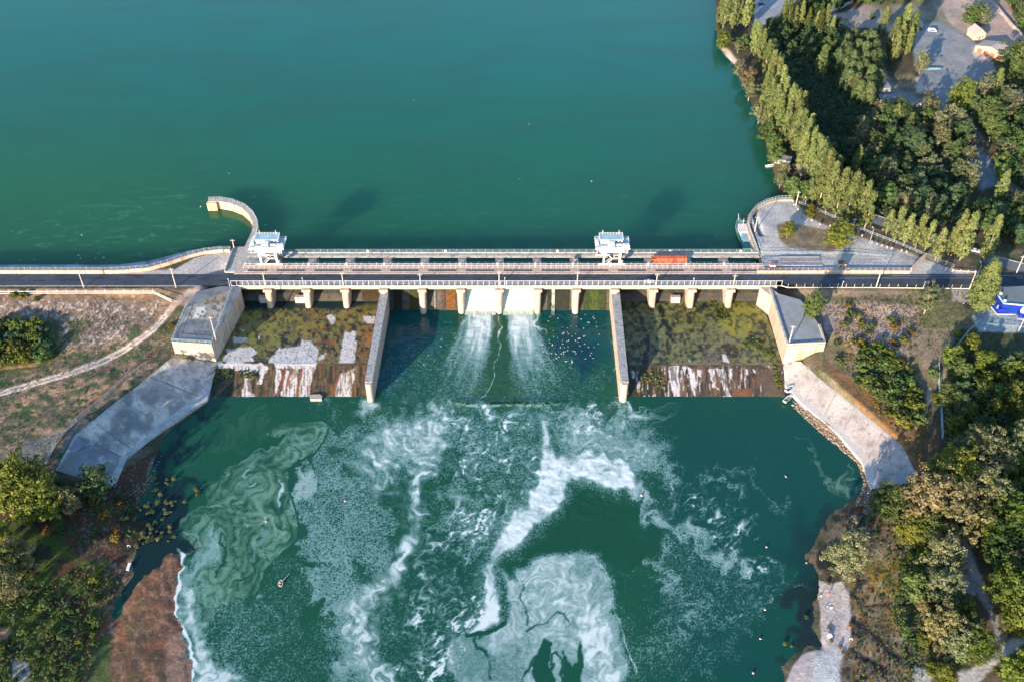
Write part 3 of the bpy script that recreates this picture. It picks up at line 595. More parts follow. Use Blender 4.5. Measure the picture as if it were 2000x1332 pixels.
# -- lace of broken foam around dark cells
lace = np.zeros(N)
area(lace, [(742,795),(880,790),(1240,792),(1300,870),(1270,900),(1060,870),(1050,980),(1000,1060),(950,1100),(960,1220),(880,1332),(760,1332),(790,1180),(870,1000),(885,900),(880,840),(740,840)], .75, 18, .8, .3)
area(lace, [(1230,800),(1300,870),(1430,980),(1560,1130),(1480,1180),(1340,1030),(1260,930)], .6, 22, .8, .4); area(lace, [(560,860),(720,840),(760,960),(820,1060),(740,1140),(640,1060),(580,960)], .35, 22, .8, .4)
lw = fbm(U, V, 30, 3, 31) * 30; rid = np.zeros(N)
for sc_l, amp_l, sd in ((21, .6, 41), (10, .5, 42)):
    nn = fbm(U + lw, (V - lw) * 1.25, sc_l, 3, sd); rid = np.maximum(rid, (1 - np.abs(nn - .5) * 7) * amp_l / .6)
foam = np.maximum(foam, np.clip(rid, 0, 1) ** 1.2 * lace * 1.5 * np.clip(.3 + 1.6 * (midn - .3), 0, 1.2)); speck *= 1 - .35 * lace * (1 - np.clip(rid, 0, 1))
# -- clear lee between the foam arms
area(speck, Z5((650,385),(740,400),(870,470),(960,560),(1050,620),(1060,660),(980,730),(960,800),(840,800),(760,740),(640,715),(480,725),(420,780),(380,860),(340,860),(305,790),(400,700),(520,560),(600,500),(620,420)), .93, 9, .4, 0, 'mul')
area(speck, Z5((850,820),(960,830),(1100,960),(1000,1100),(940,1100),(880,960)), .55, 24, .5, 0, 'mul')
# -- smooth foam
area(foam, [(738,828),(760,815),(800,812),(850,803),(878,815),(876,850),(868,880),(846,905),(818,925),(790,905),(760,935),(730,925),(712,890),(712,855)], .92, 24, .5, .30)
line(foam, Z4((1220,120),(1100,200),(1020,330),(1080,400)), 70, .70, 28, .6, .4)
line(foam, Z4((1330,200),(1300,290),(1250,310),(1240,480),(1242,640),(1170,760),(1080,860),(1000,950),(975,1050),(970,1130),(1000,1230),(1050,1290),(1100,1340)), 30, .90, 15, .5, .40, 44)
line(foam, Z4((1190,460),(1180,540),(1120,600)), 18, .4, 12, .9, .4)
line(foam, Z4((1330,300),(1250,420),(1244,640),(1185,750),(1100,850)), 9, .85, 6, .45, .3, 16); line(foam, Z4((1180,880),(1110,910),(1070,980),(1040,1060),(1050,1150),(1070,1250),(1120,1290)), 13, .62, 9, .5, .4, 20)
area(foam, Z4((830,1080),(900,960),(1000,900),(1010,1010),(970,1130),(1000,1240),(1060,1340),(880,1340),(860,1180)), .7, 18, .8, .4)
line(foam, Z4((1290,620),(1330,690),(1265,800),(1290,860),(1270,960)), 10, .85, 6, .8, .3)
line(foam, Z4((1370,560),(1450,520)), 12, .5, 8, .9, .4)
area(foam, Z4((1390,1130),(1450,1100),(1460,1320),(1400,1260)), .45, 10, .9, .4)
line(foam, Z4((1420,460),(1450,470)), 14, .7, 6)
Cpoly = Z5((495,100),(540,105),(545,200),(575,262),(660,240),(770,245),(860,270),(900,300),(940,330),(950,400),(920,440),(850,420),(760,395),(700,378),(645,377),(615,430),(582,508),(515,552),(470,590),(425,655),(392,712),(340,718),(295,790),(283,860),(296,930),(313,1000),(290,1060),(240,1088),(150,1110),(140,1095),(205,1050),(228,1000),(217,920),(238,800),(275,700),(322,620),(375,530),(440,450),(480,380),(492,250))
area(foam, Cpoly, .70, 14, .4, rough=10); area(foam, [(x + (1.5 if k % 2 else -1.5), y) for k, (x, y) in enumerate(Cpoly)], 1.14, 9, .3, rough=7, tex=.26); line(foam, Z5((518,100),(520,240),(500,330)), 24, .7, 10, .3, .2); line(foam, Z5((470,250),(400,420),(300,620),(215,800),(190,960),(130,1080)), 26, .5, 16, .6, .5); 
area(foam, Z5((640,100),(860,130),(1000,160),(1090,260),(1100,300),(980,270),(900,300),(860,260),(600,250)), .84, 20, .6, .35); area(foam, Z5((760,210),(900,190),(1000,220),(1100,300),(1000,330),(940,380),(860,400),(760,380)), .72, 22, .5, .3)
line(foam, Z5((930,430),(1010,520),(1120,560),(1200,600),(1290,690),(1400,770)), 24, .8, 14, .8, .4, 12)
line(foam, Z5((1090,280),(1110,310),(1080,330)), 8, .6, 6)
line(foam, Z5((60,450),(130,440),(140,490),(110,540)), 14, .7, 7, .8, .3)
line(foam, Z5((210,150),(200,210),(170,290),(150,330),(160,400)), 9, .5, 7, .9, .5)
line(foam, Z5((10,640),(60,570),(100,600)), 12, .5, 8, .9, .4)
line(foam, Z5((190,720),(260,640),(300,560),(360,480)), 12, .42, 10, .9, .5)
line(foam, Z5((450,250),(400,300),(330,340),(280,400)), 9, .4, 8, .9, .5)
# lower eddy
Epoly = Z5((425,790),(480,742),(560,726),(650,732),(772,742),(800,785),(780,805),(806,840),(830,868),(845,930),(856,975),(842,1000),(862,1060),(874,1110),(890,1180),(905,1260),(886,1340),(890,1400),(300,1400),(140,1336),(60,1290),(40,1200),(60,1150),(110,1112),(190,1132),(260,1100),(312,1088),(348,1035),(343,960),(330,880),(306,800),(320,812),(345,860),(372,868),(388,800))
area(foam, Epoly, .80, 3.6, .3, rough=3)
area(foam, Z5((40,1140),(200,1130),(330,1200),(420,1150),(440,1260),(380,1340),(60,1340)), .22, 16, .6, 0, 'mul')
i = np.nonzero(sdf_poly(U, V, Z5((380,780),(820,740),(920,1340),(380,1340))) > 0)[0]
cxs, cys = Z5((530, 890))[0]; ang = np.arctan2(V[i] - cys, U[i] - cxs); rr = np.hypot(U[i] - cxs, (V[i] - cys) * .8) + wx[i] * 1.1 + wx2[i] * 70 + edge_n[i] * 3
foam[i] *= .90 + .22 * (.5 + .5 * np.sin(rr * (.30 + .0006 * rr) + ang * 1.5)) * sstep(170, 20, rr); alg[i] = np.maximum(alg[i], .35 * sstep(0, 1, foam[i] * 2) * sstep(60, 15, rr))
area(foam, Z5((600,980),(800,960),(870,1150),(890,1330),(720,1340),(700,1200)), 1.0, 24, .5)
for q in (((515,1130),(538,1140),(556,1150),(556,1195),(535,1240),(545,1300),(560,1400),(470,1400),(470,1310),(455,1250),(490,1180)), ((612,1180),(625,1230),(650,1255),(672,1240),(682,1130),(700,1190),(700,1230),(685,1300),(660,1400),(590,1400),(600,1300))):
    area(foam, Z5(*q), .97, 2.5, .2, 0, 'mul')
line(foam, Z5((545,1250),(560,1200),(580,1188),(600,1230),(590,1300),(600,1400)), 3.5, .95, 1.5, .2, 0, mode='mul'); line(foam, Z5((560,1400),(545,1290),(560,1240)), 5, .95, 2, .2, 0, mode='mul')
for q, w in ((((395,1340),(450,1250),(490,1190)), 3), (((440,1085),(480,1045),(530,1030),(565,1000),(610,1030),(645,1060)), 3), (((412,860),(400,930),(425,1000),(440,1060)), 2), (((180,1130),(205,1170),(245,1185),(250,1240),(262,1300)), 3.5), (((150,1115),(210,1100),(270,1095),(325,1062)), 8)):
    line(foam, Z5(*q), w, .95, 1.8, .25, 0, mode='mul')
line(foam, Z5((790,770),(800,830),(835,880),(850,960),(860,1030),(900,1130),(920,1200),(940,1290),(948,1400)), 3.2, .9, 1.6, .25)
line(foam, Z5((470,800),(440,900),(450,1000)), 2, .0, 2)
foam *= np.where(foam > .3, .74 + .62 * (flow_n - .35) + .22 * (fbm(U + wx, (V + wy) * 2.4, 6, 3, 66) - .5), 1)
# left shore froth
line(foam, Z4((92,722),(122,752),(132,800),(128,900),(100,975),(85,1005),(100,1038),(140,1062),(165,1150),(180,1250),(182,1400)), 9, 1.0, 3, .3)
area(foam, Z4((150,800),(200,880),(210,1000),(225,1100),(240,1200),(300,1260),(420,1300),(480,1400),(180,1400),(170,1150),(130,1050),(90,1010),(120,980)), .8, 18, .6, .25)
area(foam, Z4((170,740),(240,640),(325,615),(330,650),(310,700),(200,860),(160,900)), .62, 9, .6, .3)
# noses of the divider walls
area(foam, [(716,783),(733,783),(732,795),(716,815),(704,825),(702,810)], .8, 4, .5, .2); area(foam, [(1216,785),(1224,784),(1240,800),(1262,812),(1258,820),(1236,812),(1222,800)], .9, 4, .5, .2)
for k, (ex, ey) in enumerate(((40, 16), (30, 11), (20, 7), (50, 21))):
    i = bb([(1200, 770), (1380, 850)], 5); q = np.abs(np.hypot((U[i] + wx[i] * .9 + edge_n[i] * 3 - 1262 - k * 6) / ex, (V[i] + wy[i] * .7 + edge_n[i] * 2 - 803 - k * 2) / ey) - 1) * ey
    foam[i] = np.maximum(foam[i], sstep(2.4, .3, q) * (.62 - .08 * k) * sstep(1380, 1240, U[i]))
line(foam, Z5((960,110),(985,150),(1030,120),(1070,70)), 3, .5, 2, .6); line(foam, [(640,795),(700,787),(716,790)], 7, .35, 6, .5, .4); line(foam, [(500,800),(560,792),(640,785)], 2, .3, 3, .6, .6)
# -- algae marbling on the left
Apoly = Z4((200,400),(300,395),(350,330),(400,280),(520,232),(610,180),(560,165),(530,150),(590,112),(700,100),(770,96),(830,118),(815,190),(775,245),(700,280),(640,315),(622,330),(628,400),(665,470),(684,520),(680,640),(620,720),(540,800),(480,900),(300,1000),(220,1150),(170,1000),(150,900),(170,740),(130,660),(120,560),(200,520),(280,520),(240,450))
i = bb(Apoly, 20); d = sdf_poly(U[i] + wx[i] * .3, V[i] + wy[i] * .3, Apoly); m = sstep(-3, 4, d)

ph1, _ = d_line(U[i] + wx[i] * .3, V[i] + wy[i] * .3, Z4((120,680),(160,600),(230,525),(330,450),(420,330),(510,265),(640,215),(750,185),(800,140),(760,112),(680,118),(610,140)))
ph2, _ = d_line(U[i] + wx[i] * .35, V[i] + wy[i] * .35, Z4((180,1000),(170,820),(240,680),(320,625),(325,690),(300,850))); ph3, _ = d_line(U[i] + wx[i] * .4, V[i] + wy[i] * .4, Z4((420,420),(440,370),(500,360),(520,410),(470,450),(380,500),(560,560),(560,640),(500,720),(390,850),(380,950)))
ph = np.minimum(np.minimum(ph1, ph2 * 1.1), ph3 * 1.15); cyc = ph / 17 + (marb[i] - .5) * .9 + (fbm(U[i], V[i], 130, 2, 77) - .5) * 2.2; st1 = 1 - np.abs((cyc % 1) * 2 - 1); st2 = 1 - np.abs(((cyc * 2.3 + .4) % 1) * 2 - 1)
alg[i] = np.maximum(alg[i], m * np.clip(.30 + .20 * st1 ** 1.2 + .10 * st2 ** 3 + .55 * (midn[i] - .42) + .3 * (marb[i] - .5), 0, 1)); foam[i] = np.maximum(foam[i], m * st1 ** 7 * .24 * sstep(.42, .62, midn[i]))
ed = sstep(9, 2, np.abs(d)) * (d > -2); alg[i] = np.maximum(alg[i], m * np.clip(-.25 + .7 * marb[i] + .2 * ridge[i] ** 3, 0, 1.0)); foam[i] = np.maximum(foam[i], m * (ridge[i] ** 9) * .35 * sstep(.45, .62, midn[i]))
foam[i] *= 1 - .0 * m; alg[i] *= 1 - .75 * sstep(2.6, .8, np.abs(d)); alg[i] *= 1 - .28 * m * sstep(.30, .04, st1) 
area(alg, Z4((80,330),(130,250),(250,100),(420,60),(640,60),(560,120),(540,180),(420,240),(300,300),(220,360),(90,350)), .22, 8, 1, .8)
for q, w, val in ((((200,405),(300,400),(370,320),(420,270),(560,215),(620,195)), 3, .5), (((250,520),(330,440),(420,290),(500,250)), 3, .4), (((455,320),(430,345),(440,360)), 4, .75), (((500,390),(440,420),(420,405)), 3, .75), (((290,520),(400,490),(480,455),(500,430)), 5, .5), (((580,380),(590,440),(585,470),(605,490)), 6, .8), (((430,605),(500,598),(540,575)), 4, .6), (((615,570),(605,610),(590,630)), 3, .6), (((500,640),(530,655),(520,690),(490,710),(480,760)), 12, .45), (((550,700),(545,740),(525,760)), 4, .5), (((480,905),(510,920),(550,915)), 4, .7), (((140,640),(170,620),(210,540),(290,500),(400,515)), 3, .5), (((170,740),(200,640),(190,600),(260,560)), 3, .4), (((130,625),(175,650),(165,745)), 5, .6)):
    line(foam, Z4(*q), w, val, 2.2, .5, .3)
for q, w in ((((325,640),(300,670),(340,700),(325,760),(300,800),(288,850)), 3.5), (((830,120),(815,190),(775,245),(640,310),(622,330),(635,400),(680,500),(682,600)), 3), (((560,150),(600,112),(700,100),(800,100)), 2.5), (((470,790),(420,830),(380,850)), 2.5)):
    line(alg, Z4(*q), w, .9, 1.5, .3, 0, mode='mul'); line(foam, Z4(*q), w, .9, 1.5, .3, 0, mode='mul')
# scum on the right edge
Rpoly = [(1600,925),(1610,915),(1640,930),(1660,905),(1655,880),(1672,895),(1682,925),(1680,965),(1655,978),(1630,965),(1612,950)]
i = bb(Rpoly, 20); d = sdf_poly(U[i] + wx[i] * .4, V[i] + wy[i] * .4, Rpoly); alg[i] = np.maximum(alg[i], sstep(-6, 8, d) * (.15 + .5 * ridge[i] ** 2))
line(alg, [(1555,858),(1580,872),(1590,895),(1612,920),(1640,932),(1665,925)], 6, .5, 5, .7, .2); line(alg, [(1590,895),(1575,910)], 8, .3, 8)
# -- the two plumes below the open gates
def plume(pts, wa, wb, val, sd, arr=foam, xx=1.0):
    i = bb(pts, max(wa, wb) + 10); d, t = d_line(U[i], V[i], pts); w = wa + (wb - wa) * t; st = fbm((U[i] - np.interp(V[i], [p[1] for p in pts], [p[0] for p in pts])) * 2.2 / (1 + t * .5), V[i] * .30, 9, 5, sd)
    m = sstep(1.05, .35, d / (w / 2)) * np.clip(1.2 - t * 1.05 * xx, .08, 1) * (.68 + .65 * np.clip(st * 1.6 - .3, 0, 1)); arr[i] = np.maximum(arr[i], np.clip(m, 0, 1) * val); return i
plume([(938,604),(938,640),(925,690),(905,760)], 74, 78, 1.0, 3); plume([(1017,604),(1018,640),(1020,690),(1030,765)], 74, 78, 1.0, 4)
plume([(938,604),(930,660),(912,700),(890,770)], 80, 150, .8, 5, speck, .7); plume([(1017,604),(1022,660),(1035,700),(1060,770)], 80, 150, .8, 6, speck, .7)
area(speck, [(720,690),(900,640),(1050,640),(1200,740),(1215,790),(735,790)], .34, 30, .6, .2)
area(foam, [(968,606),(984,606),(990,640),(1000,690),(990,760),(955,775),(950,720),(966,660)], .85, 6, .3, 0, 'mul'); area(speck, [(972,606),(980,606),(988,640),(994,690),(984,750),(955,765),(955,720),(966,660)], .85, 5, .3, 0, 'mul')
line(foam, [(976,614),(978,640),(977,665),(979,678),(972,700),(962,730),(952,755),(944,778)], 2.2, .85, 1.3, .25); line(foam, [(903,612),(907,622),(903,634),(898,642)], 6, .85, 3, .4, .2); line(foam, [(1050,612),(1052,628),(1058,640),(1066,655)], 8, .9, 3, .4, .2, 3)
line(foam, [(1189,600),(1193,640),(1196,700),(1198,730)], 3, .6, 3, .6, .9)
# -- body colour of the water
bc = np.empty((N, 3)); bc[:] = (.008, .066, .043); g1 = sstep(.35, .7, fbm(U, V, 150, 4, 14))[:, None]; bc = bc * (1 - .5 * g1) + np.array((.012, .080, .040)) * .5 * g1
def tint(poly, col, soft=30, a=1.0):
    i = bb(poly, soft + 40); m = (sstep(-soft, soft, sdf_poly(U[i] + wx[i] * 1.3, V[i] + wy[i] * 1.3, poly) + edge_n[i] * 6) * a)[:, None]; bc[i] = bc[i] * (1 - m) + np.array(col) * m
tint([(735,560),(905,560),(860,680),(740,760)], (.006, .070, .072)); tint([(1060,560),(1200,560),(1215,740),(1100,700)], (.006, .062, .070)); tint([(1080,650),(1150,650),(1150,710),(1070,700)], (.004, .035, .055), 20, .8)
tint([(950,610),(990,610),(1040,790),(890,800)], (.026, .085, .042), 14, .7); tint([(730,770),(1220,770),(1250,850),(700,850)], (.018, .085, .052), 20, .6)
tint([(310,870),(420,780),(720,790),(640,830),(520,880),(400,950),(330,930)], (.009, .070, .040), 12); tint(Z5((640,390),(960,560),(1050,640),(960,800),(700,720),(420,790),(350,860),(400,700)), (.009, .064, .036), 12)
tint([(1300,790),(1560,800),(1750,900),(1750,1400),(1300,1400)], (.007, .062, .050), 60)
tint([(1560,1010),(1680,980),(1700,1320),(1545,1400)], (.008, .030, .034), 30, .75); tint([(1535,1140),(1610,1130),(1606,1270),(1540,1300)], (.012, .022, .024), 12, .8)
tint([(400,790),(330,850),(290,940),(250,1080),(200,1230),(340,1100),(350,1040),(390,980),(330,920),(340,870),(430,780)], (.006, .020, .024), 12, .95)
inl = sstep(14, -6, sdf_poly(U, V, [(345,1078),(300,935),(255,960),(180,1240),(240,1240),(338,1092)]) * -1); foam *= 1 - inl; speck *= 1 - inl; alg *= 1 - inl
tint([(1500,782),(1540,782),(1620,850),(1600,860)], (.006, .06, .055), 6, .6)
# ripple arc where the smooth flow breaks
arcx = np.clip((U - 880) / 220, 0, 1); arcv = 783 + 6 * np.sin(arcx * math.pi) + 2 * np.sin(arcx * 9); ddv = V - arcv; inarc = sstep(870, 900, U) * sstep(1110, 1080, U)
bc *= (1 - .75 * (sstep(3.2, .6, np.abs(ddv)) * inarc))[:, None]; foam = foam * (1 - sstep(3, 1, np.abs(ddv)) * inarc); foam = np.maximum(foam, .55 * inarc * sstep(2.5, .8, np.abs(ddv - 4.5)) * sstep(.35, .6, fine))
zr = np.zeros(N); act = sstep(-30, 20, sdf_poly(U, V, [(735,600),(1215,600),(1230,790),(1290,900),(1200,1000),(900,1080),(700,1000),(700,850)])); zr = act * ((fbm(XX, YY, 2.2, 3, 3) - .5) * .32) + inarc * .5 * sstep(7, 0, ddv) * sstep(-14, 0, ddv) + foam * act * .08
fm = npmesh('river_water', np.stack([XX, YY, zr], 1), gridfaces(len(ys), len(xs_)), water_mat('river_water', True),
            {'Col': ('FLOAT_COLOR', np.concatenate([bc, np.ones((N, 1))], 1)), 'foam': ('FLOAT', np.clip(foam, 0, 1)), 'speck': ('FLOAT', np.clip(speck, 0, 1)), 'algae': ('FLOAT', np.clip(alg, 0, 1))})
tag(put('river_water', fm), kind='structure')
# ------------------------------------------------------------------ dam
def offset(pts, d):
    """offset a polyline sideways (left positive)"""
    out = []
    for i, p in enumerate(pts):
        a = np.array(pts[max(i - 1, 0)]); b = np.array(pts[min(i + 1, len(pts) - 1)]); t = b[:2] - a[:2]; t = t / (np.linalg.norm(t) or 1)
        out.append((p[0] - t[1] * d, p[1] + t[0] * d))
    return out
def ribbon(mb, prof_pts):
    """prof_pts: list of polylines [(x,y,z)..] joined side by side"""
    n = len(prof_pts[0]); return mb.add([p for pl in prof_pts for p in pl], [(k * n + i, k * n + i + 1, (k + 1) * n + i + 1, (k + 1) * n + i) for k in range(len(prof_pts) - 1) for i in range(n - 1)])
def with_z(pts, z): return [(p[0], p[1], z) for p in pts]
def wall_along(mb, pts, th, z0, z1):
    a, b = offset(pts, th / 2), offset(pts, -th / 2); n = len(pts); z0 = [z0] * n if np.isscalar(z0) else z0; z1 = [z1] * n if np.isscalar(z1) else z1
    rings = [[(*b[i], z0[i]), (*b[i], z1[i]), (*a[i], z1[i]), (*a[i], z0[i])] for i in range(n)]; return mb.loft(rings)
def resample(pts, step):
    out = [np.array(pts[0], float)]; acc = 0
    for i in range(len(pts) - 1):
        a = np.array(pts[i], float); b = np.array(pts[i + 1], float); L = np.linalg.norm(b - a); n = max(1, round(L / step))
        for k in range(1, n + 1): out.append(a + (b - a) * k / n)
    return out
POST = {}
def railing(name, pts, h, step, label, cat='railing', group=None, m=None, rails=(1.0, .5), w=.10, pw=.10, mesh_m=None, post_n=100):
    """pts (x,y,z) polyline: posts are parts, the rails one part"""
    m = m or M_RAILW; P0 = resample([(*p[:2], p[2]) for p in pts], step)
    if len(P0) > post_n: P0 = resample(pts, step * len(P0) / post_n * 1.03)
    o = thing(name, label, cat, tuple(P0[0]), group=group); b = P0[0]
    key = (h, pw, m.name)
    if key not in POST: POST[key] = MB().box(-pw / 2, pw / 2, -pw / 2, pw / 2, 0, h).mesh('post', m)
    for p in P0[:100]: put('post', POST[key], o, tuple(p - b))
    mb = MB(); Q = [p - b for p in P0]
    for fr in rails:
        for i in range(len(Q) - 1): mb.bar(Q[i] + (0, 0, h * fr - w / 2), Q[i + 1] + (0, 0, h * fr - w / 2), w)
    mb.build('rail', m, o)
    if mesh_m:
        mb = MB()
        for i in range(len(Q) - 1):
            for k in range(1, 8): mb.bar(Q[i] + (0, 0, h * k / 8), Q[i + 1] + (0, 0, h * k / 8), .02)
            for k in range(1, 8): q = Q[i] + (Q[i + 1] - Q[i]) * k / 8; mb.bar(q, q + (0, 0, h * .97), .02)
        mb.build('wire_mesh', mesh_m, o)
    return o
PX = [-5.85 + 17.55 * k for k in range(-6, 7)]          # thirteen piers
dam = thing('dam', 'long concrete sluice dam carrying a road between the reservoir and the river', 'dam', (0, 0, 0))
XL, XR = -124.5, 116.5
# weir body: centre bays fall straight to the river, side bays stop at their raised basins
def weir(x0, x1, foot, z0, name, m):
    prof = [(foot, z0 - 4), (foot, z0), (foot + .9, z0 + 1.0), (foot + 2.6, z0 + 3.2 if z0 < 1 else z0 + 2.6), (foot + 4.6, 6.6), (foot + 6, 8.2), (foot + 7.2, 8.9), (12.1, 9.0), (12.1, -4)]
    mb = MB(); mb.loft([[(x, a, b) for a, b in prof] for x in (x0, x1)]); return mb.build(name, m, dam)
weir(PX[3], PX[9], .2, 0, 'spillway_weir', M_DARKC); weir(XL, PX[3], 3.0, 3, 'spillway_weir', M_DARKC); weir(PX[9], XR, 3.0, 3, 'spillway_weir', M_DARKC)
# piers
def pier_mesh(front):
    mb = MB(); rings = []
    for z, yf, w in ((-3.5, front, 1.45), (0, front, 1.45), (9.5, front + 1.3, 1.6), (11.6, front + 1.9, 1.65)):
        r = [(1.7, 26.2, z), (-1.7, 26.2, z), (-1.7, 2, z)] + [(-w * math.cos(t), yf + 1.5 - 1.5 * math.sin(t), z) for t in np.linspace(0, math.pi, 9)] + [(1.7, 2, z)]
        rings.append(r)
    return mb.loft(rings).box(-1.95, 1.95, -1.3, 1.9, 11.6, 12.9).box(-1.95, 1.95, 17.3, 22.4, 11.6, 13.9).mesh('pier', M_WALL)
pm = pier_mesh(-2.6)
for x in PX: put('pier', pm, dam, (x, 0, 0))
# deck
mb = MB().box(XL, XR, .9, 12.2, 12.35, 13.45); mb.build('road_deck', M_CONC, dam)
mb = MB().box(XL, XR + 4, .45, .9, 12.1, 13.75); mb.build('edge_beam', M_TAN, dam)
mb = MB().box(XL, XR + 4, .9, 4.2, 13.45, 13.66); mb.build('footway', M_CONC, dam)
mb = MB().box(XL - 4, 170, 9.9, 11.2, 13.45, 13.72); mb.build('kerb', M_TAN, dam)
mb = MB().box(XL, XR, 11.2, 16.0, 12.9, 14.0); mb.build('walkway', M_TAN, dam)
for k in range(-1, 13):
    a = (PX[k] if k >= 0 else XL) + 2.2; b = (PX[k + 1] if k < 12 else XR) - 2.2
    x = a; g = MB()
    while x < b: g.box(x, min(x + 1.15, b), 11.5, 12.7, 14.003, 14.02); x += 1.3
    if g.v: g.box(a, x - 1.3, 11.46, 11.5, 14.004, 14.03).build('grating', M_DARK, dam)

MB().box(XL, XR, 15.95, 17.3, 12.6, 14.0).box(XL, XR, 15.9, 16.2, 14.0, 14.25).build('gate_beam', M_CONC, dam)
MB().box(XL, XR, 22.4, 26.1, 13.45, 14.0).box(XL, XR, 22.4, 22.75, 14.0, 14.12).box(XL, XR, 25.6, 26.1, 14.0, 14.35).box(XL, XR, 23.4, 23.6, 14.0, 14.12).build('upstream_girder', M_CONC_L, dam)
MB().box(XL, PX[0] - 4.0, 17.6, 22.0, 12.6, 14.0).build('gate_deck', M_CONC, dam)
MB().box(-133, XL - .02, 11.3, 31, 5, 13.72).box(-133, -132.6, 11.3, 31, 13.72, 14.6).build('landing', M_CONC_L, dam)
for k in range(0, 13):
    MB().box(PX[k] - 3.2, PX[k] - 2.2, 16.2, 17.4, 14.0, 14.5).build('gate_bracket', M_DARK, dam)
# gate leaves in the bays, painted dark for the shade there
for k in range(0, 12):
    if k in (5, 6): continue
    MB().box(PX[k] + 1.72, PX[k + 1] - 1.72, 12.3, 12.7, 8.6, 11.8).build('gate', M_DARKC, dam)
# pale block stuck on the sill in side bays
for a, b in ((PX[0] - 5.5, PX[0] - 2.0), (PX[1] - 6.5, PX[1] - 1.7), (PX[10] + 9, PX[10] + 13.2), (PX[10] - 0, PX[10])):
    if b > a: MB().box(a, b, 1.6, 3.4, 2.6, 6.4).build('sill_block', M_CONC_L, dam)
# tall white cabinets on the walkway over the piers
for i, k in enumerate((1, 2, 3, 4, 5, 6, 7, 8, 9, 10, 11, 12)):
    MB().box(PX[k] - 1.3, PX[k] - .5, 15.3, 15.9, 14.0, 15.7).build('cabinet', M_WHITE, dam)
railing('railing', [(XL, 13.0, 14.0), (XR, 13.0, 14.0)], 2.2, 2.45, 'tan pink painted railing standing along the middle of the dam beside the road gratings', m=M_POLE, rails=(1, .55), w=.13)
railing('railing', [(XL, 15.6, 14.0), (XR, 15.6, 14.0)], 1.3, 2.45, 'white railing on the walkway close beside the gate openings', m=M_RAILW, rails=(1.0,))
railing('railing', [(XL, 17.2, 14.0), (XR - 3, 17.2, 14.0)], 1.0, 3.4, 'thin blue-grey railing on the edge of the gate openings', m=M_RAILB, rails=(1,), w=.06)
railing('railing', [(XL, 25.9, 14.3), (XR, 25.9, 14.3)], 1.6, 3.4, 'thin blue-grey railing on the reservoir side edge of the dam', m=M_RAILB, rails=(1, .5), w=.09)
railing('railing', [(-127.5, .75, 13.75), (XR + 6, .75, 13.75)], 3.0, 2.5, 'tall white footway railing along the river side edge of the dam', m=M_RAILW, rails=(1, .06), w=.14, pw=.12)
railing('railing', [(XR + 6, .75, 13.75), (P(1540,568,13.5)[0], P(1540,563,13.5)[1], 13.6), (*P(1700,563,13.5)[:2], 13.6), (*P(1893,565,13.5)[:2], 13.6)], 2.2, 3.9, 'white railing beside the road east of the dam running to the large poplar', m=M_RAILW, rails=(.12, .02), w=.14, pw=.1)
# vertical stained leakage and falling water
def fall(x0, x1, label, full=True):
    prof = [(12.0, 10.4), (9.5, 10.3), (7.4, 9.7), (5.2, 7.9), (3.2, 5.2), (1.6, 2.4), (.4, .7), (-1.0, .25), (-3.6, .18)]
    nx = 40; V_ = []; 
    for j, (a, b) in enumerate(prof):
        for i in range(nx + 1):
            x = x0 + (x1 - x0) * i / nx; V_.append((x, a + random.uniform(-.12, .12), b + random.uniform(-.12, .12) * (1.5 if j > 3 else .5)))
    me = npmesh('waterfall', np.array(V_), gridfaces(len(prof), nx + 1), M_FALL); o = put('waterfall', me); tag(o, label, 'waterfall'); return o
m_, nt, n, l, b = newmat('falling_water'); g_ = n.new('ShaderNodeNewGeometry'); mp = n.new('ShaderNodeMapping'); mp.inputs['Scale'].default_value = (1.6, .10, .12); l.new(g_.outputs['Position'], mp.inputs[0])
no = n.new('ShaderNodeTexNoise'); no.inputs['Scale'].default_value = 1.4; no.inputs['Detail'].default_value = 6; l.new(mp.outputs[0], no.inputs['Vector']); r = n.new('ShaderNodeValToRGB'); r.color_ramp.elements[0].position = .35; r.color_ramp.elements[1].position = .62
r.color_ramp.elements[0].color = (.30, .42, .34, 1); r.color_ramp.elements[1].color = (.60, .64, .58, 1); l.new(no.outputs[0], r.inputs[0]); l.new(r.outputs[0], b.inputs['Base Color']); b.inputs['Roughness'].default_value = .6
bp = n.new('ShaderNodeBump'); bp.inputs['Strength'].default_value = .5; bp.inputs['Distance'].default_value = .3; l.new(no.outputs[0], bp.inputs['Height']); l.new(bp.outputs[0], b.inputs['Normal']); M_FALL = m_
fall(PX[5] + 1.7, PX[6] - 1.7, 'white sheet of water falling through the left one of the two open gates'); fall(PX[6] + 1.7, PX[7] - 1.7, 'white sheet of water falling through the right one of the two open gates')
fall(PX[7] + 6.6, PX[7] + 8.0, 'thin white trickle of water leaking beside the right open gate')
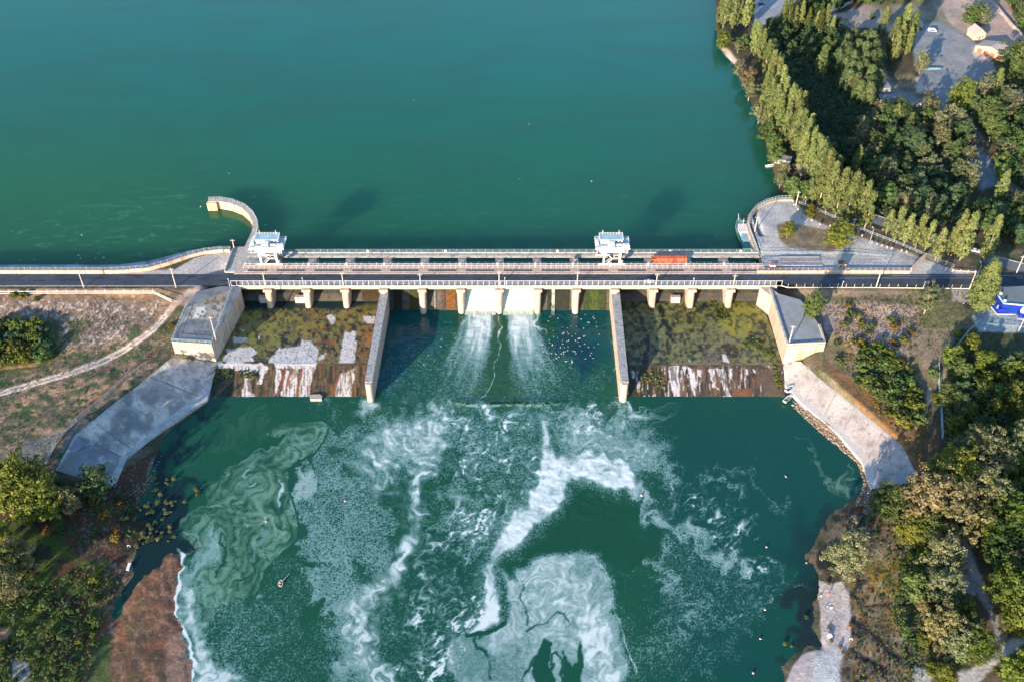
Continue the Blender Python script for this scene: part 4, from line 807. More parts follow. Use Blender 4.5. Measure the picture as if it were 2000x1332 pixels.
# algae and rust streaks down the closed bays are slim mats growing on the weir, colours lowered for the bay shade
for (k, a, b_, col) in ((3, 9.5, 13, (.05,.06,.012)), (4, 3.2, 4.0, (.30,.32,.30)), (4, 6.5, 8.2, (.13,.07,.045)), (4, 9.0, 13.2, (.20,.085,.012)), (8, 2.0, 12.5, (.035,.055,.012)), (8, 5.0, 9.5, (.07,.11,.015)), (7, 3, 13, (.022,.026,.018)), (2, 5, 14, (.06,.035,.015)), (3, 2, 6, (.03,.03,.018))):
    x0, x1 = PX[k] + 1.7 + a, PX[k] + 1.7 + b_; prof = [(6.3, 8.55), (4.4, 6.5), (2.5, 3.3), (.9, 1.1), (.2, .1)] if 3 <= k < 9 else [(8.2, 8.3), (7.4, 6.8), (5.4, 5.8), (3.8, 4.1), (3.0, 3.1)]
    nx = 24; V_ = []; e = [random.uniform(-.9, .9) for _ in range(nx + 1)]
    for j, (yy, zz) in enumerate(prof):
        for i in range(nx + 1): V_.append((x0 + (x1 - x0) * i / nx, yy - .10 - random.uniform(0, .12), zz + .12 + e[i] * (.5 if j in (0, 4) and i % 2 else 0) * (j == 0)))
    me = npmesh('algae_mat', np.array(V_), gridfaces(len(prof), nx + 1), mat('mat_%d_%d' % (k, int(a * 10)), tuple(c * .6 for c in col), var=.7, sc=4, streak=tuple(c * .35 for c in col))); put('algae_mat', me, dam)

# ------------------------------------------------------------------ divider walls
for pts, lab in (([(740.6,583.8),(756,583.8),(726.6,745),(712.6,745)], 'long grey concrete divider wall left of the central spillway'), ([(1195.6,583.8),(1211.8,583.8),(1227.8,745),(1212.4,745)], 'long grey concrete divider wall right of the central spillway')):
    q = [P(x, y, 10.5)[:2] for x, y in pts]; q[0] = q[0] + (0, 4); q[1] = q[1] + (0, 4); c = (q[2] + q[3]) / 2; w = np.linalg.norm(q[2] - q[3]) / 2
    ring = [tuple(q[3]), tuple(q[0]), tuple(q[1]), tuple(q[2])] + [(c[0] + w * math.cos(t), c[1] - 1.1 * w * math.sin(t)) for t in np.linspace(.3, math.pi - .3, 8)]
    d = thing('divider_wall', lab, 'wall', (c[0], c[1], 0)); rel = [(x - c[0], y - c[1]) for x, y in ring]
    mb = MB().prism(rel, -3.5, 10.2); mb.build('wall', M_WALL, d); MB().prism([(x * 1.03, y) for x, y in rel[:4]], 10.2, 10.5).build('coping', M_CONC, d)
# ------------------------------------------------------------------ abutments
def abut(pts, z0, z1, lab, par=None, flo=None):
    q = [tuple(P(x, y, z1)[:2]) for x, y in pts]; c = np.mean(q, 0); a = thing('abutment', lab, 'abutment', (c[0], c[1], 0)); rel = [(x - c[0], y - c[1]) for x, y in q]
    MB().prism(rel, z0, z1 - .12).build('wall', M_WALL, a); MB().prism(rel, z1 - .12, z1).build('top_slab', flo or M_ASPH2, a)
    if par:
        mb = MB(); wall_along(mb, [(P(x, y, z1)[0] - c[0], P(x, y, z1)[1] - c[1]) for x, y in par], .9, z1, z1 + .8); mb.build('parapet', M_CONC_L, a)
    return a
abut([(452,560),(470,562),(470,566),(413,672),(335,667),(362,600),(385,570),(430,560)], -3, 13.5, 'left concrete abutment block with dark asphalt top below the road', flo=mat('abutment_top', (.17,.19,.21), var=.45, sc=.6))
abut([(1503,564),(1537,676),(1612,672),(1598,632),(1580,606),(1563,586),(1520,574)], -3, 13.1, 'right concrete abutment block with grey asphalt top below the road', par=[(1504,566),(1538,674),(1611,670),(1600,636)], flo=mat('abutment_top_grey', (.26,.28,.30), var=.25, sc=.6))
MB().prism([tuple(P(x, y, 13.3)[:2]) for x, y in ((1484,562),(1506,562),(1520,574),(1508,580))], -3, 13.3).build('wall', M_WALL, bpy.data.objects['abutment.001'], loc=tuple(-v for v in bpy.data.objects['abutment.001'].location))
railing('railing', [(*P(x, y, 13.5)[:2], 13.5) for x, y in ((452,566),(413,671),(336,666),(362,602))], 1.4, 2.5, 'blue-grey railing around the top of the left abutment block', m=M_RAILB, rails=(1, .5))
# ------------------------------------------------------------------ painted slabs and aprons
def patch(name, A, B, nu, nv, m, paint, label=None, cat=None, zf=None, under=.6, kind=None, parent=None):
    """sheet between polyline A and polyline B (x,y,z); paint(Painter)"""
    A = np.array(A, float); B = np.array(B, float); ta = np.linspace(0, 1, nu)
    def along(Q): L = np.concatenate([[0], np.cumsum(np.linalg.norm(np.diff(Q[:, :2], axis=0), axis=1))]); L /= L[-1]; return np.stack([np.interp(ta, L, Q[:, k]) for k in range(3)], 1)
    a, b = along(A), along(B); s = np.linspace(0, 1, nv)[:, None, None]; Pn = (a[None] * (1 - s) + b[None] * s).reshape(-1, 3)
    if zf is not None: Pn[:, 2] = zf(Pn[:, 0], Pn[:, 1])
    u, v = project(Pn[:, 0], Pn[:, 1], Pn[:, 2]); pt = Painter(u, v, (.3, .3, .3)); paint(pt)
    me = npmesh(name, Pn, gridfaces(nv, nu), m, {'Col': ('FLOAT_COLOR', pt.rgba())}, smooth=False); o = put(name, me, parent)
    if label: tag(o, label, cat)
    if kind: o['kind'] = kind
    return o
Q3 = lambda pts, z: [tuple(P(x, y, z)) for x, y in pts]
PAINTC = mat_paint('painted_concrete', amt=.22, fine=1.2, bump=.4)
def pL(p):
    p.c[:] = (.38, .36, .34); p.fill([(80,680),(450,680),(450,960),(80,960)], (.34,.31,.28), (.62,.56,.48), sc=40, contrast=3)
    p.fill([(320,700),(350,697),(420,710),(415,740),(390,770),(350,740)], (.28,.27,.26), (.46,.43,.39), soft=4, sc=20)
    p.fill([(225,800),(250,790),(300,830),(275,850),(245,840)], (.10,.13,.16), soft=8, rough=10, a=.8); p.fill([(190,850),(230,830),(250,870),(230,890),(190,870)], (.14,.17,.20), soft=10, a=.6)
    p.fill([(100,925),(145,850),(180,860),(240,895),(215,950)], (.16,.20,.24), (.24,.27,.30), soft=2, rough=2, sc=14)
    for q in (((147,849),(240,893)), ((235,778),(312,828)), ((290,735),(385,772)), ((180,822),(262,880)), ((190,865),(150,880),(110,925))): p.stroke(q, 1.6, (.07,.08,.09), soft=1, rough=.6)
    p.stroke([(108,918),(147,848),(235,778),(335,697)], 9, (.36,.37,.37), soft=2, a=.8); p.spots([(100,690),(430,690),(420,900),(100,960)], .62, (.56,.53,.49), sc=16, seed=9, a=.7, soft=.1); p.spots([(100,690),(430,690),(420,900),(100,960)], .60, (.20,.19,.18), sc=22, seed=19, a=.7, soft=.1); p.spots([(100,690),(430,690),(420,900),(100,960)], .64, (.20,.21,.22), sc=5, seed=29, a=.5)
revL = thing('revetment', 'broad grey stained concrete slab sloping to the river below the left abutment', 'revetment', tuple(P(300,800,2)))
def rel(o, q): c = np.array(o.location); return [tuple(np.array(p) - c) for p in q]
def patch_rel(o, name, A, B, nu, nv, paint):
    x = patch(name, A, B, nu, nv, PAINTC, paint); x.parent = o; x.location = -o.location; KIDS.setdefault(o.name, []).append(x); return x
OUT = Q3([(108,918),(147,848),(235,778),(335,697)], 5.6); INN = Q3([(208,948),(237,893),(313,827),(389,769),(418,735)], 1.9)
OUT.append(tuple(P(424,708,3.2))); INN.append(tuple(P(424,712,3.0)))
patch_rel(revL, 'slab', OUT, INN, 220, 60, pL)
def lipL(p): p.c[:] = (.40, .41, .40); p.fill([(80,680),(450,680),(450,960),(80,960)], (.30,.33,.34), (.46,.46,.45), sc=10)
patch_rel(revL, 'kerb', INN, Q3([(222,950),(247,898),(317,838),(405,778),(416,740),(424,714)], 1.7), 200, 6, lipL)
patch_rel(revL, 'footing', Q3([(222,950),(247,898),(317,838),(405,778),(416,740),(424,714)], 1.7), [(x, y, -2.5) for x, y, z in Q3([(222,950),(247,898),(317,838),(405,778),(416,740),(424,714)], 1.7)], 200, 5, lipL)
def pR(p):
    p.c[:] = (.42, .38, .36); p.fill([(1500,680),(1820,680),(1820,970),(1500,970)], (.36,.33,.32), (.50,.46,.43), sc=26, contrast=2)
    p.stroke([(1568,706),(1600,733),(1671,792),(1764,870),(1796,940)], 15, (.33,.35,.38), soft=3, a=.9)
    p.fill([(1700,925),(1800,910),(1800,960),(1710,960)], (.25,.28,.31), soft=8, a=.8); p.spots([(1520,700),(1800,700),(1800,950),(1600,950)], .66, (.26,.22,.20), sc=8, seed=3, a=.7)
    for q in (((1598,733),(1573,780)), ((1671,792),(1647,842)), ((1727,838),(1696,895)), ((1635,762),(1610,812)), ((1764,870),(1700,900))): p.stroke(q, 1.3, (.24,.21,.19), soft=1, rough=.6)
revR = thing('revetment', 'pale sunlit concrete slab sloping to the river below the right abutment', 'revetment', tuple(P(1660,820,2)))
OUT = Q3([(1530,704)], 3.2) + Q3([(1564,706),(1598,733),(1671,792),(1764,870),(1796,940)], 5.2); INN = Q3([(1530,716)], 3.0) + Q3([(1540,745),(1573,780),(1647,842),(1696,895),(1716,952)], 1.9)
patch_rel(revR, 'slab', OUT, INN, 220, 60, pR)
LP = Q3([(1528,716),(1534,752),(1566,787),(1640,850),(1684,902),(1702,955)], 1.75)
def lipR(p): p.c[:] = (.56, .53, .50)
patch_rel(revR, 'kerb', INN, LP, 200, 6, lipR); patch_rel(revR, 'footing', LP, [(x, y, -2.5) for x, y, z in LP], 200, 5, lipR)
# basin floors
def zap(X, Y): return np.where(Y > -39.3, 3.0 + 0 * Y, 3.0 - (-39.3 - Y) * (3.2 / 18.2)) + (fbm(X, Y, 3, 3, 5) - .5) * .12
S7 = ZOOM(380, 560, 5.0); S8 = ZOOM(1160, 560, 4.0)
WH = (.46, .47, .49); WH2 = (.56, .55, .55)
def aL(p):
    p.c[:] = (.035, .045, .028)
    p.fill([(400,590),(780,590),(780,716),(400,716)], (.035,.042,.025), (.16,.16,.04), sc=30, contrast=4, soft=4)
    p.fill(S7((400,200),(640,210),(700,300),(930,240),(900,330),(860,480),(820,560),(640,600),(300,740),(240,720),(330,420)), (.13,.15,.035), (.20,.195,.045), soft=5, rough=10, sc=20)
    p.fill(S7((1000,350),(1250,220),(1290,300),(1240,420),(1200,520),(1010,480),(950,420)), (.18,.18,.035), (.20,.12,.03), soft=4, rough=9, sc=14)
    p.fill(S7((1300,250),(1500,210),(1560,330),(1500,480),(1440,560),(1420,700),(1340,740),(1280,560),(1330,400)), (.21,.18,.035), (.12,.12,.04), soft=4, rough=9, sc=14)
    p.fill(S7((1520,180),(1780,110),(1790,260),(1600,260)), (.17,.15,.03), (.08,.09,.03), soft=4, rough=8)
    p.fill(S7((1600,380),(1740,360),(1720,560),(1690,700),(1600,660)), (.22,.11,.03), (.09,.07,.025), soft=4, rough=8, sc=10)
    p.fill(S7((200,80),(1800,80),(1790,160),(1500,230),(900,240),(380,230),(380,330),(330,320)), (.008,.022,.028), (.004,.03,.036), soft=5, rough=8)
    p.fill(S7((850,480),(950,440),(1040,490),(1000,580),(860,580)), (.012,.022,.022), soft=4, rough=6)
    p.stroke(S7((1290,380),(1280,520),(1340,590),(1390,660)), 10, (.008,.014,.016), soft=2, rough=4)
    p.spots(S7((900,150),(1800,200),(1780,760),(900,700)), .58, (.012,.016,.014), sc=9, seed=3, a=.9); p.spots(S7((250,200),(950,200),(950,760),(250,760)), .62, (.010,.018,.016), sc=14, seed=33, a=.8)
    p.spots([(400,600),(790,600),(790,712),(400,712)], .56, (.016,.020,.016), sc=5, seed=41, a=.75, soft=.05, octv=5); p.spots([(400,600),(790,600),(790,712),(400,712)], .60, (.24,.22,.05), sc=6, seed=43, a=.6, soft=.06, octv=5); p.spots([(600,600),(790,600),(790,712),(600,712)], .62, (.24,.10,.03), sc=8, seed=45, a=.6)
    for q in (((310,610),(400,600),(540,595),(610,625),(600,660),(560,680),(585,730),(380,745),(260,730),(320,650)), ((380,490),(520,505),(500,540),(430,555),(380,530)), ((820,590),(1010,590),(1050,515),(1130,530),(1200,610),(1185,745),(780,775),(710,745),(760,690)), ((1275,275),(1380,285),(1360,370),(1340,360),(1300,315)), ((1470,440),(1575,440),(1570,520),(1590,530),(1575,640),(1560,740),(1530,790),(1400,795),(1420,680),(1450,560)), ((1650,290),(1770,280),(1760,360),(1640,350)), ((610,480),(645,475),(640,520),(620,510)), ((1210,700),(1250,660),(1280,650),(1270,690),(1220,720)), ((450,415),(495,420),(480,435))):
        p.fill(S7(*q), WH, WH2, soft=1.0, rough=4.5, rs=9, sc=8, contrast=2.5)
    for q in (((1060,480),(975,740)), ((1150,510),(1080,740)), ((1560,520),(1545,790))): p.stroke(S7(*q), .8, (.16,.15,.12), soft=.6, rough=.3)
    p.spots(S7((780,580),(1200,520),(1190,750),(700,750)), .68, (.20,.20,.20), sc=3, seed=2, a=.8)
    p.spots([(400,600),(790,600),(790,712),(400,712)], .66, (.14,.14,.11), sc=2.6, seed=47, a=.8)
    # sloping end with run-down streaks
    p.fill(S7((100,745),(1760,745),(1760,1120),(80,1120)), (.045,.04,.028), (.09,.07,.035), soft=1.2, rough=1, sc=9, contrast=3)
    xs = [(i * 53 + 200) for i in range(30)]
    for k, x in enumerate(xs): p.stroke(S7((x, 780), (x - 25 - k % 4 * 6, 1090)), 1.2 + (k * 7 % 5) * .6, ((.015,.016,.012), (.15,.075,.03), (.11,.10,.055))[k % 3], soft=1.5, rough=1.2, a=.8)
    p.fill(S7((210,740),(640,745),(720,790),(660,840),(560,860),(400,820),(230,800)), WH, WH2, soft=.9, rough=4, rs=8); p.fill(S7((780,745),(1190,740),(1185,800),(800,800)), WH, WH2, soft=.9, rough=3, rs=8)
    for q in (((500,880),(540,850),(580,870),(540,950),(560,1030),(590,1080),(460,1085),(480,960)), ((640,820),(690,790),(720,790),(650,950),(600,960),(640,880)), ((800,800),(835,800),(850,880),(800,1040),(775,1075),(790,900)), ((850,900),(890,820),(940,810),(960,900),(930,1085),(830,1085),(870,960)), ((880,1000),(990,790),(1010,800),(1000,1090),(860,1085)), ((1060,790),(1165,790),(1150,900),(1120,1090),(1005,1090),(1030,940)), ((1440,850),(1560,800),(1545,940),(1520,1085),(1370,1085),(1400,900))):
        p.fill(S7(*q), (.50,.48,.48), (.58,.54,.53), soft=.8, rough=3.2, rs=7, sc=7, contrast=3)
    for q in (((885,800),(870,900),(830,1000),(800,1060)), ((945,800),(915,900),(895,1010)), ((1050,800),(1020,900),(1000,1070)), ((1420,850),(1360,1000),(1350,1080)), ((1590,930),(1560,1020),(1550,1080)), ((560,900),(540,930))): p.stroke(S7(*q), 5, (.26,.10,.04), (.14,.06,.035), soft=1, rough=1.4)
    Z=[(405,711),(760,711),(760,790),(400,790)]
    p.spots(Z, .60, (.020,.020,.014), sc=3.2, seed=51, aniso=7, a=.75, soft=.05); p.spots(Z, .64, (.20,.085,.035), sc=3.6, seed=53, aniso=6, a=.7, soft=.05); p.spots(Z, .66, (.13,.12,.05), sc=3, seed=55, aniso=6, a=.6, soft=.05)
    p.fill(S7((150,800),(390,800),(380,1000),(350,1090),(100,1090)), (.010,.016,.012), soft=1.5, rough=3)
def aR(p):
    p.c[:] = (.03, .04, .025); p.fill([(1190,585),(1540,585),(1540,716),(1190,716)], (.035,.042,.026), (.14,.15,.06), sc=26, contrast=4)
    p.fill(S8((1100,140),(1180,110),(1280,170),(1330,260),(1250,300),(1200,400),(1050,400),(960,330),(1040,240)), (.26,.24,.035), (.20,.20,.045), soft=4, rough=5, sc=16)
    p.fill(S8((540,220),(620,110),(800,130),(860,220),(900,340),(780,400),(640,380),(560,300)), (.17,.18,.045), (.08,.09,.035), soft=4, rough=8, sc=9, contrast=3.5)
    p.fill(S8((640,380),(1000,330),(1200,420),(1380,560),(1400,620),(600,610),(600,480)), (.14,.15,.06), (.18,.165,.09), soft=4, rough=8, sc=12)
    p.fill(S8((240,300),(380,180),(520,200),(590,360),(600,560),(480,600),(300,640)), (.10,.125,.06), (.14,.15,.085), soft=4, rough=10, sc=14)
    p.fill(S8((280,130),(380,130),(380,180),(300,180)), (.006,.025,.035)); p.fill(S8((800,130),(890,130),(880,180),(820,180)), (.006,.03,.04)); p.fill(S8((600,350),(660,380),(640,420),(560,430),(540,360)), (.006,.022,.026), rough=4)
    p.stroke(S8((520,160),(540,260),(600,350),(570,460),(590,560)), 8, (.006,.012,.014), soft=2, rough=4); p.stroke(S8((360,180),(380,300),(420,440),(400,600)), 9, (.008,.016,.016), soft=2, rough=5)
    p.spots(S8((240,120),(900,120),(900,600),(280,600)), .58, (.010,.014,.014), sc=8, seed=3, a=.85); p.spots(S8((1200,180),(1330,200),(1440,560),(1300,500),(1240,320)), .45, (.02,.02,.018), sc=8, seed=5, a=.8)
    p.fill(S8((980,450),(1110,460),(1160,560),(1100,600),(960,600)), (.11,.05,.035), (.03,.03,.03), sc=8, rough=4); p.fill(S8((860,480),(980,470),(980,600),(840,600)), (.12,.10,.075), (.16,.14,.11), sc=8, rough=4)
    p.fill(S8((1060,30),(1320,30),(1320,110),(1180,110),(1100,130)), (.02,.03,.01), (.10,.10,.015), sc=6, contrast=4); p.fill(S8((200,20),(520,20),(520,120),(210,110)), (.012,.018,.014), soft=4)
    p.fill(S8((240,610),(1480,605),(1490,900),(240,900)), (.05,.042,.03), (.10,.075,.055), soft=1, rough=1, sc=9, contrast=3)
    p.fill(S8((260,620),(580,620),(620,880),(260,880)), (.02,.022,.012), (.05,.05,.02), soft=1.5, rough=2, sc=5, contrast=3)
    Z=[(1220,712),(1540,712),(1540,782),(1220,782)]
    p.spots([(1200,590),(1530,590),(1530,712),(1200,712)], .55, (.016,.022,.018), sc=5, seed=61, a=.75, soft=.05, octv=5); p.spots([(1200,590),(1530,590),(1530,712),(1200,712)], .59, (.24,.25,.07), sc=6, seed=63, a=.55, soft=.07, octv=5)
    for k in range(34): x = 300 + k * 35; p.stroke(S8((x, 625), (x + 22, 870)), 1.0 + (k * 7 % 5) * .5, ((.018,.018,.013), (.12,.075,.045), (.09,.085,.045))[k % 3], soft=1.3, rough=1, a=.8)
    for q in (((580,640),(610,615),(668,615),(660,700),(680,870),(630,875),(605,780)), ((730,625),(785,640),(795,760),(790,860),(765,800)), ((690,620),(725,620),(710,680),(700,670)), ((900,645),(945,640),(950,760),(975,800),(930,780)), ((955,640),(1020,640),(1040,760),(1075,870),(1035,878),(1000,760)), ((1050,650),(1075,640),(1080,720),(1070,740)), ((810,650),(845,650),(840,710),(825,700)), ((1175,635),(1205,640),(1205,690),(1185,680)), ((1340,618),(1370,618),(1370,636)), ((1000,520),(1040,540),(1060,600),(1010,580)), ((735,570),(752,575),(745,585)), ((1240,640),(1255,645),(1255,680))):
        p.fill(S8(*q), (.52,.50,.51), (.60,.58,.58), soft=.7, rough=3, rs=7, sc=7, contrast=3)
    p.spots(Z, .60, (.022,.020,.016), sc=3.2, seed=71, aniso=7, a=.75, soft=.05); p.spots(Z, .67, (.50,.48,.48), sc=3.4, seed=73, aniso=7, a=.85, soft=.03); p.spots(Z, .65, (.20,.10,.05), sc=3.6, seed=75, aniso=6, a=.7, soft=.05)
    p.fill(S8((1090,790),(1230,790),(1240,860),(1100,870)), (.22,.09,.04), (.10,.06,.04), soft=3, rough=4); p.fill(S8((1300,640),(1450,650),(1480,870),(1340,870)), (.085,.06,.045), (.12,.09,.06), soft=2, sc=12)
AP_MAT = mat_paint('algae_concrete', rough=.55, amt=.30, fine=1.6, bump=.6, specv=.35)
def apron(label, xl, xr, paint):
    ysn = np.linspace(6.5, -57.5, 190); nx = 190; V_ = []
    for y in ysn: a, b = np.interp(-y, xl[0], xl[1]), np.interp(-y, xr[0], xr[1]); V_.append(np.stack([np.linspace(a, b, nx), np.full(nx, y)], 1))
    V_ = np.concatenate(V_); Z = zap(V_[:, 0], V_[:, 1]); u, v = project(V_[:, 0], V_[:, 1], Z); pt = Painter(u, v, (.1, .1, .1)); paint(pt)
    o = put('spillway_apron', npmesh('spillway_apron', np.concatenate([V_, Z[:, None]], 1), gridfaces(190, nx), AP_MAT, {'Col': ('FLOAT_COLOR', pt.rgba())})); tag(o, label, 'spillway floor')
xa = P(471,584,3)[0] - .6; xb = P(424.5,708,3)[0] - .6; xc_ = P(407,778,0)[0] - .4
dl = [P(748,584,10.5)[0], P(720,745,10.5)[0]]; dr_ = [P(1203.5,584,10.5)[0], P(1220,745,10.5)[0]]
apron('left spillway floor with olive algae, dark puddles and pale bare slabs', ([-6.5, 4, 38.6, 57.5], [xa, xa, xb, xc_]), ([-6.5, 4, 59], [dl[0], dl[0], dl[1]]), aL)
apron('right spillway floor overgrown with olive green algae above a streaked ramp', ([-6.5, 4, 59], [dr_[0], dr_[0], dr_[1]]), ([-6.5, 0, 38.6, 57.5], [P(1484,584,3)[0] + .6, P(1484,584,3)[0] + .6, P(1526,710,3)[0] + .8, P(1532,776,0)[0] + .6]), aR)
# pale block at the foot of the left ramp
mb = MB(); q = [P(x, y, .9) for x, y in S7((1120,1055),(1225,1050),(1246,1070),(1240,1100),(1130,1100))]; c = np.mean(q, 0); mb.prism([(p[0] - c[0], p[1] - c[1]) for p in q], -1.5, 0.2)
tag(mb.build('boulder', M_CONC_L, loc=tuple(c)), 'pale concrete block lying at the foot of the left spillway ramp', 'block')

# ------------------------------------------------------------------ road, left parapet and apron, quay
def strip(name, cl, w, z, m, parent=None):
    a, b = offset(cl, w / 2), offset(cl, -w / 2); mb = MB(); ribbon(mb, [with_z(a, z), with_z(b, z)]); return mb.build(name, m, parent)
xs = [-900, -300, -128, -60, 0, 60, 128, 300, 900]
tag(strip('road', [(x, 7.15) for x in xs], 5.5, 13.47, M_ASPH), kind='structure')
tag(strip('road', [(-900, 4.55), (-124.6, 4.55)], 6.0, 13.474, M_ASPH), kind='structure')
tag(strip('road', [(124, 4.0), (900, 4.0)], 4.2, 13.474, M_ASPH), kind='structure')
for x0, x1, y in ((150, 222, 6.9), (232, 500, 6.9), (175, 600, 8.6)):
    tag(strip('road_marking', [(x0, y), (x1, y)], .16, 13.485, M_STEEL), kind='structure')
# dark tar patches on the roadway
mb = MB()
for i in range(70):
    x = random.uniform(-230, 125) if i % 3 else random.uniform(-230, -120); y = random.uniform(4.9, 9.3); w = random.uniform(1, 5); h = random.uniform(.4, 1.3)
    mb.prism([(x + w * math.cos(t) * random.uniform(.7, 1.1), y + h * .5 * math.sin(t) * random.uniform(.6, 1.2)) for t in np.linspace(0, 2 * math.pi, 9)[:-1]], 13.475, 13.479 + i * .00005)
tag(mb.build('road_patches', mat('tar', (.022, .032, .05), rough=.7, var=.2)), kind='structure')
PB = [(-320,535),(0,535),(230,535),(290,530),(330,519),(370,505),(400,497.5),(430,494),(450,494)]
pb = [tuple(P(x, y, 13.5)[:2]) for x, y in PB]
mb = MB(); wall_along(mb, offset(pb, .4), .8, 12.5, 15.2); tag(mb.build('parapet_wall', M_WALL), 'long low tan parapet wall curving between the left road and the reservoir', 'wall')
EDGE = [(-320,517),(0,517),(120,517),(230,517.5),(290,510),(330,500),(370,489),(400,485),(430,483),(452,483)]
lo = [tuple(P(x, y, 8.8)) for x, y in EDGE[:1]] + [tuple(P(x, y, 8.8)) for x, y in EDGE[1:]]
up = with_z(offset(pb, .8), 14.9)
def pA(p): p.c[:] = (.22,.27,.29); p.fill([(-400,470),(500,470),(500,540),(-400,540)], (.16,.21,.24), (.30,.34,.36), sc=14, contrast=3)
o = patch('shore_apron', up, lo, 700, 14, PAINTC, pA, 'blue-grey concrete apron sloping into the reservoir behind the left parapet', 'embankment')
railing('railing', [(p[0], p[1], 14.9) for p in offset(pb, 1.3)[1:]], 1.3, 2.9, 'thin grey railing along the left parapet wall by the reservoir', m=M_STEEL, rails=(1, .5), w=.07)
railing('railing', [(*P(x, y, 13.3)[:2], 13.2) for x, y in ((-120,574),(0,573.5),(300,573),(335,590))], 2.2, 4.2, 'white double pipe railing along the verge below the left road', m=M_RAILW, rails=(.6, .12), w=.22)
# curved jetty
JT = [(407,392),(428,391),(452,395),(475,404),(490,417),(498,432),(499,446),(494,460),(487,474),(480,492)]
jp = [tuple(P(x, y, 13.6)[:2]) for x, y in JT]; jp = [tuple(p) for p in resample(jp, 1.5)]; c0 = jp[0]
j = thing('jetty_wall', 'curved hook-shaped concrete guide wall reaching into the reservoir, sunlit inside', 'wall', (*c0, 0)); jr = [(p[0] - c0[0], p[1] - c0[1]) for p in jp]
JW = mat('jetty_plaster', (.60, .47, .30), var=.25, sc=2.5, streak=(.50, .24, .05), bump=.2)
mb = MB(); wall_along(mb, jr, 2.4, 5.5, 13.3); mb.build('wall', JW, j); mb = MB(); wall_along(mb, jr, 2.7, 13.3, 13.7); mb.build('coping', M_CONC_L, j); MB().box(-.4, 4.4, -2.6, -.6, 6, 13.5).build('end_block', JW, j)
railing('railing', [(p[0], p[1], 13.7) for p in offset(jp, 1.0)], 1.2, 2.4, 'thin pale railing on the outer edge of the curved jetty wall', m=M_STEEL, rails=(1, .5), w=.07)
# quay and east plaza wall
QP = [(1548,389),(1520,390),(1496,396),(1476,407),(1465,422),(1461,440),(1465,455),(1471,470),(1479,492)]
qp = [tuple(p) for p in resample([tuple(P(x, y, 13.6)[:2]) for x, y in QP], 2)]
mb = MB(); wall_along(mb, qp, 1.8, 4.5, 13.8); tag(mb.build('quay_wall', M_WALL), 'curved concrete quay wall around the right plaza above the reservoir', 'wall')
railing('railing', [(p[0], p[1], 13.8) for p in qp], 1.9, 3.2, 'blue-grey railing on the curved quay wall beside the moored boat', m=M_RAILB, rails=(1, .5), w=.12, pw=.14)
# tan wall + plaza edging east of the dam
mb = MB(); wall_along(mb, [tuple(P(x, y, 13.5)[:2]) for x, y in ((1478,534),(1560,534),(1650,533),(1776,534))], .7, 13.2, 15.0); tag(mb.build('parapet_wall', M_WALL), 'straight low tan parapet wall between the right plaza and the road', 'wall')
railing('railing', [(*P(x, y, 13.5)[:2], 15.0) for x, y in ((1478,533),(1776,533))], 1.2, 2.6, 'thin pale railing on the straight parapet beside the right plaza', m=M_STEEL, rails=(1, .5), w=.06)
mb = MB(); wall_along(mb, [tuple(P(x, y, 13.5)[:2]) for x, y in ((1778,531),(1788,520),(1806,503))], .8, 13.2, 15.6); tag(mb.build('parapet_wall', M_WALL), 'short slanting tan wall across the right end of the plaza', 'wall')
railing('railing', [(*P(x, y, 13.5)[:2], 13.5) for x, y in ((1560,399),(1600,415),(1650,437),(1700,458),(1750,477),(1803,500))], 1.8, 3.4, 'blue-grey double rail fence slanting between the plaza and the row of poplars', m=M_RAILB, rails=(.9, .45), w=.12, pw=.12)
railing('fence', [(*P(x, y, 13.5)[:2], 13.5) for x, y in ((1806,503),(1830,514),(1862,525))], 2.6, 5.0, 'wire fence with leaning posts at the tip of the plaza', cat='fence', m=M_STEEL, rails=(.95,), w=.05, mesh_m=M_STEEL)
# bollards
bm_ = MB().box(-.28, .28, -.28, .28, 0, 1.0).box(-.34, .34, -.34, .34, 1.0, 1.15).mesh('bollard', M_CONC_L)
for i, (x, y) in enumerate([(1550,402),(1558,411),(1570,424),(1585,432),(1601,440),(1621,443),(1640,450),(1683,462),(1702,475),(1712,479),(1722,482),(1732,485),(1741,487),(1760,491),(1770,494),(1548,395)]):
    tag(put('bollard', bm_, loc=tuple(P(x, y, 13.5))), 'small pale concrete bollard in the line edging the right plaza', 'bollard', 'bollards along the edge of the right plaza')
# grated pit and slab by the dam's east end
xa, ya = P(1526,520,13.5)[:2]; xb, yb = P(1600,503,13.5)[:2]
o = thing('grating_rack', 'rusty barred steel rack lying flat on the plaza beside the dam', 'grating', (xa, ya, 13.5)); w, d = xb - xa, yb - ya
MB().box(0, w, 0, .3, 0, .35).box(0, w, d - .3, d, 0, .35).box(0, w, d * .48, d * .52, .02, .3).build('frame', M_STEEL, o)
bm2 = MB().box(-.12, .12, .3, d - .3, .05, .3).mesh('bar', mat('rack_bar', (.42, .38, .36), var=.3))
for k in range(24): put('bar', bm2, o, (.6 + (w - 1.2) * k / 23, 0, 0))
q0, q1 = P(1492,522,13.5), P(1522,503,13.5); MBs = MB().box(0, q1[0] - q0[0], 0, q1[1] - q0[1], 0, .25); tag(MBs.build('concrete_slab', M_CONC_L, loc=tuple(q0)), 'pale concrete slab at the east end of the gate deck', 'slab')
q0 = P(1504,522,13.8); o = thing('storage_box', 'small box with a faded red lid on the pale slab', 'box', tuple(q0)); MB().box(0, 2.6, 0, 1.6, 0, .8).build('body', M_WHITE, o); MB().box(-.1, 2.7, -.1, 1.7, .8, .95).build('lid', mat('faded_red', (.55, .22, .2)), o)
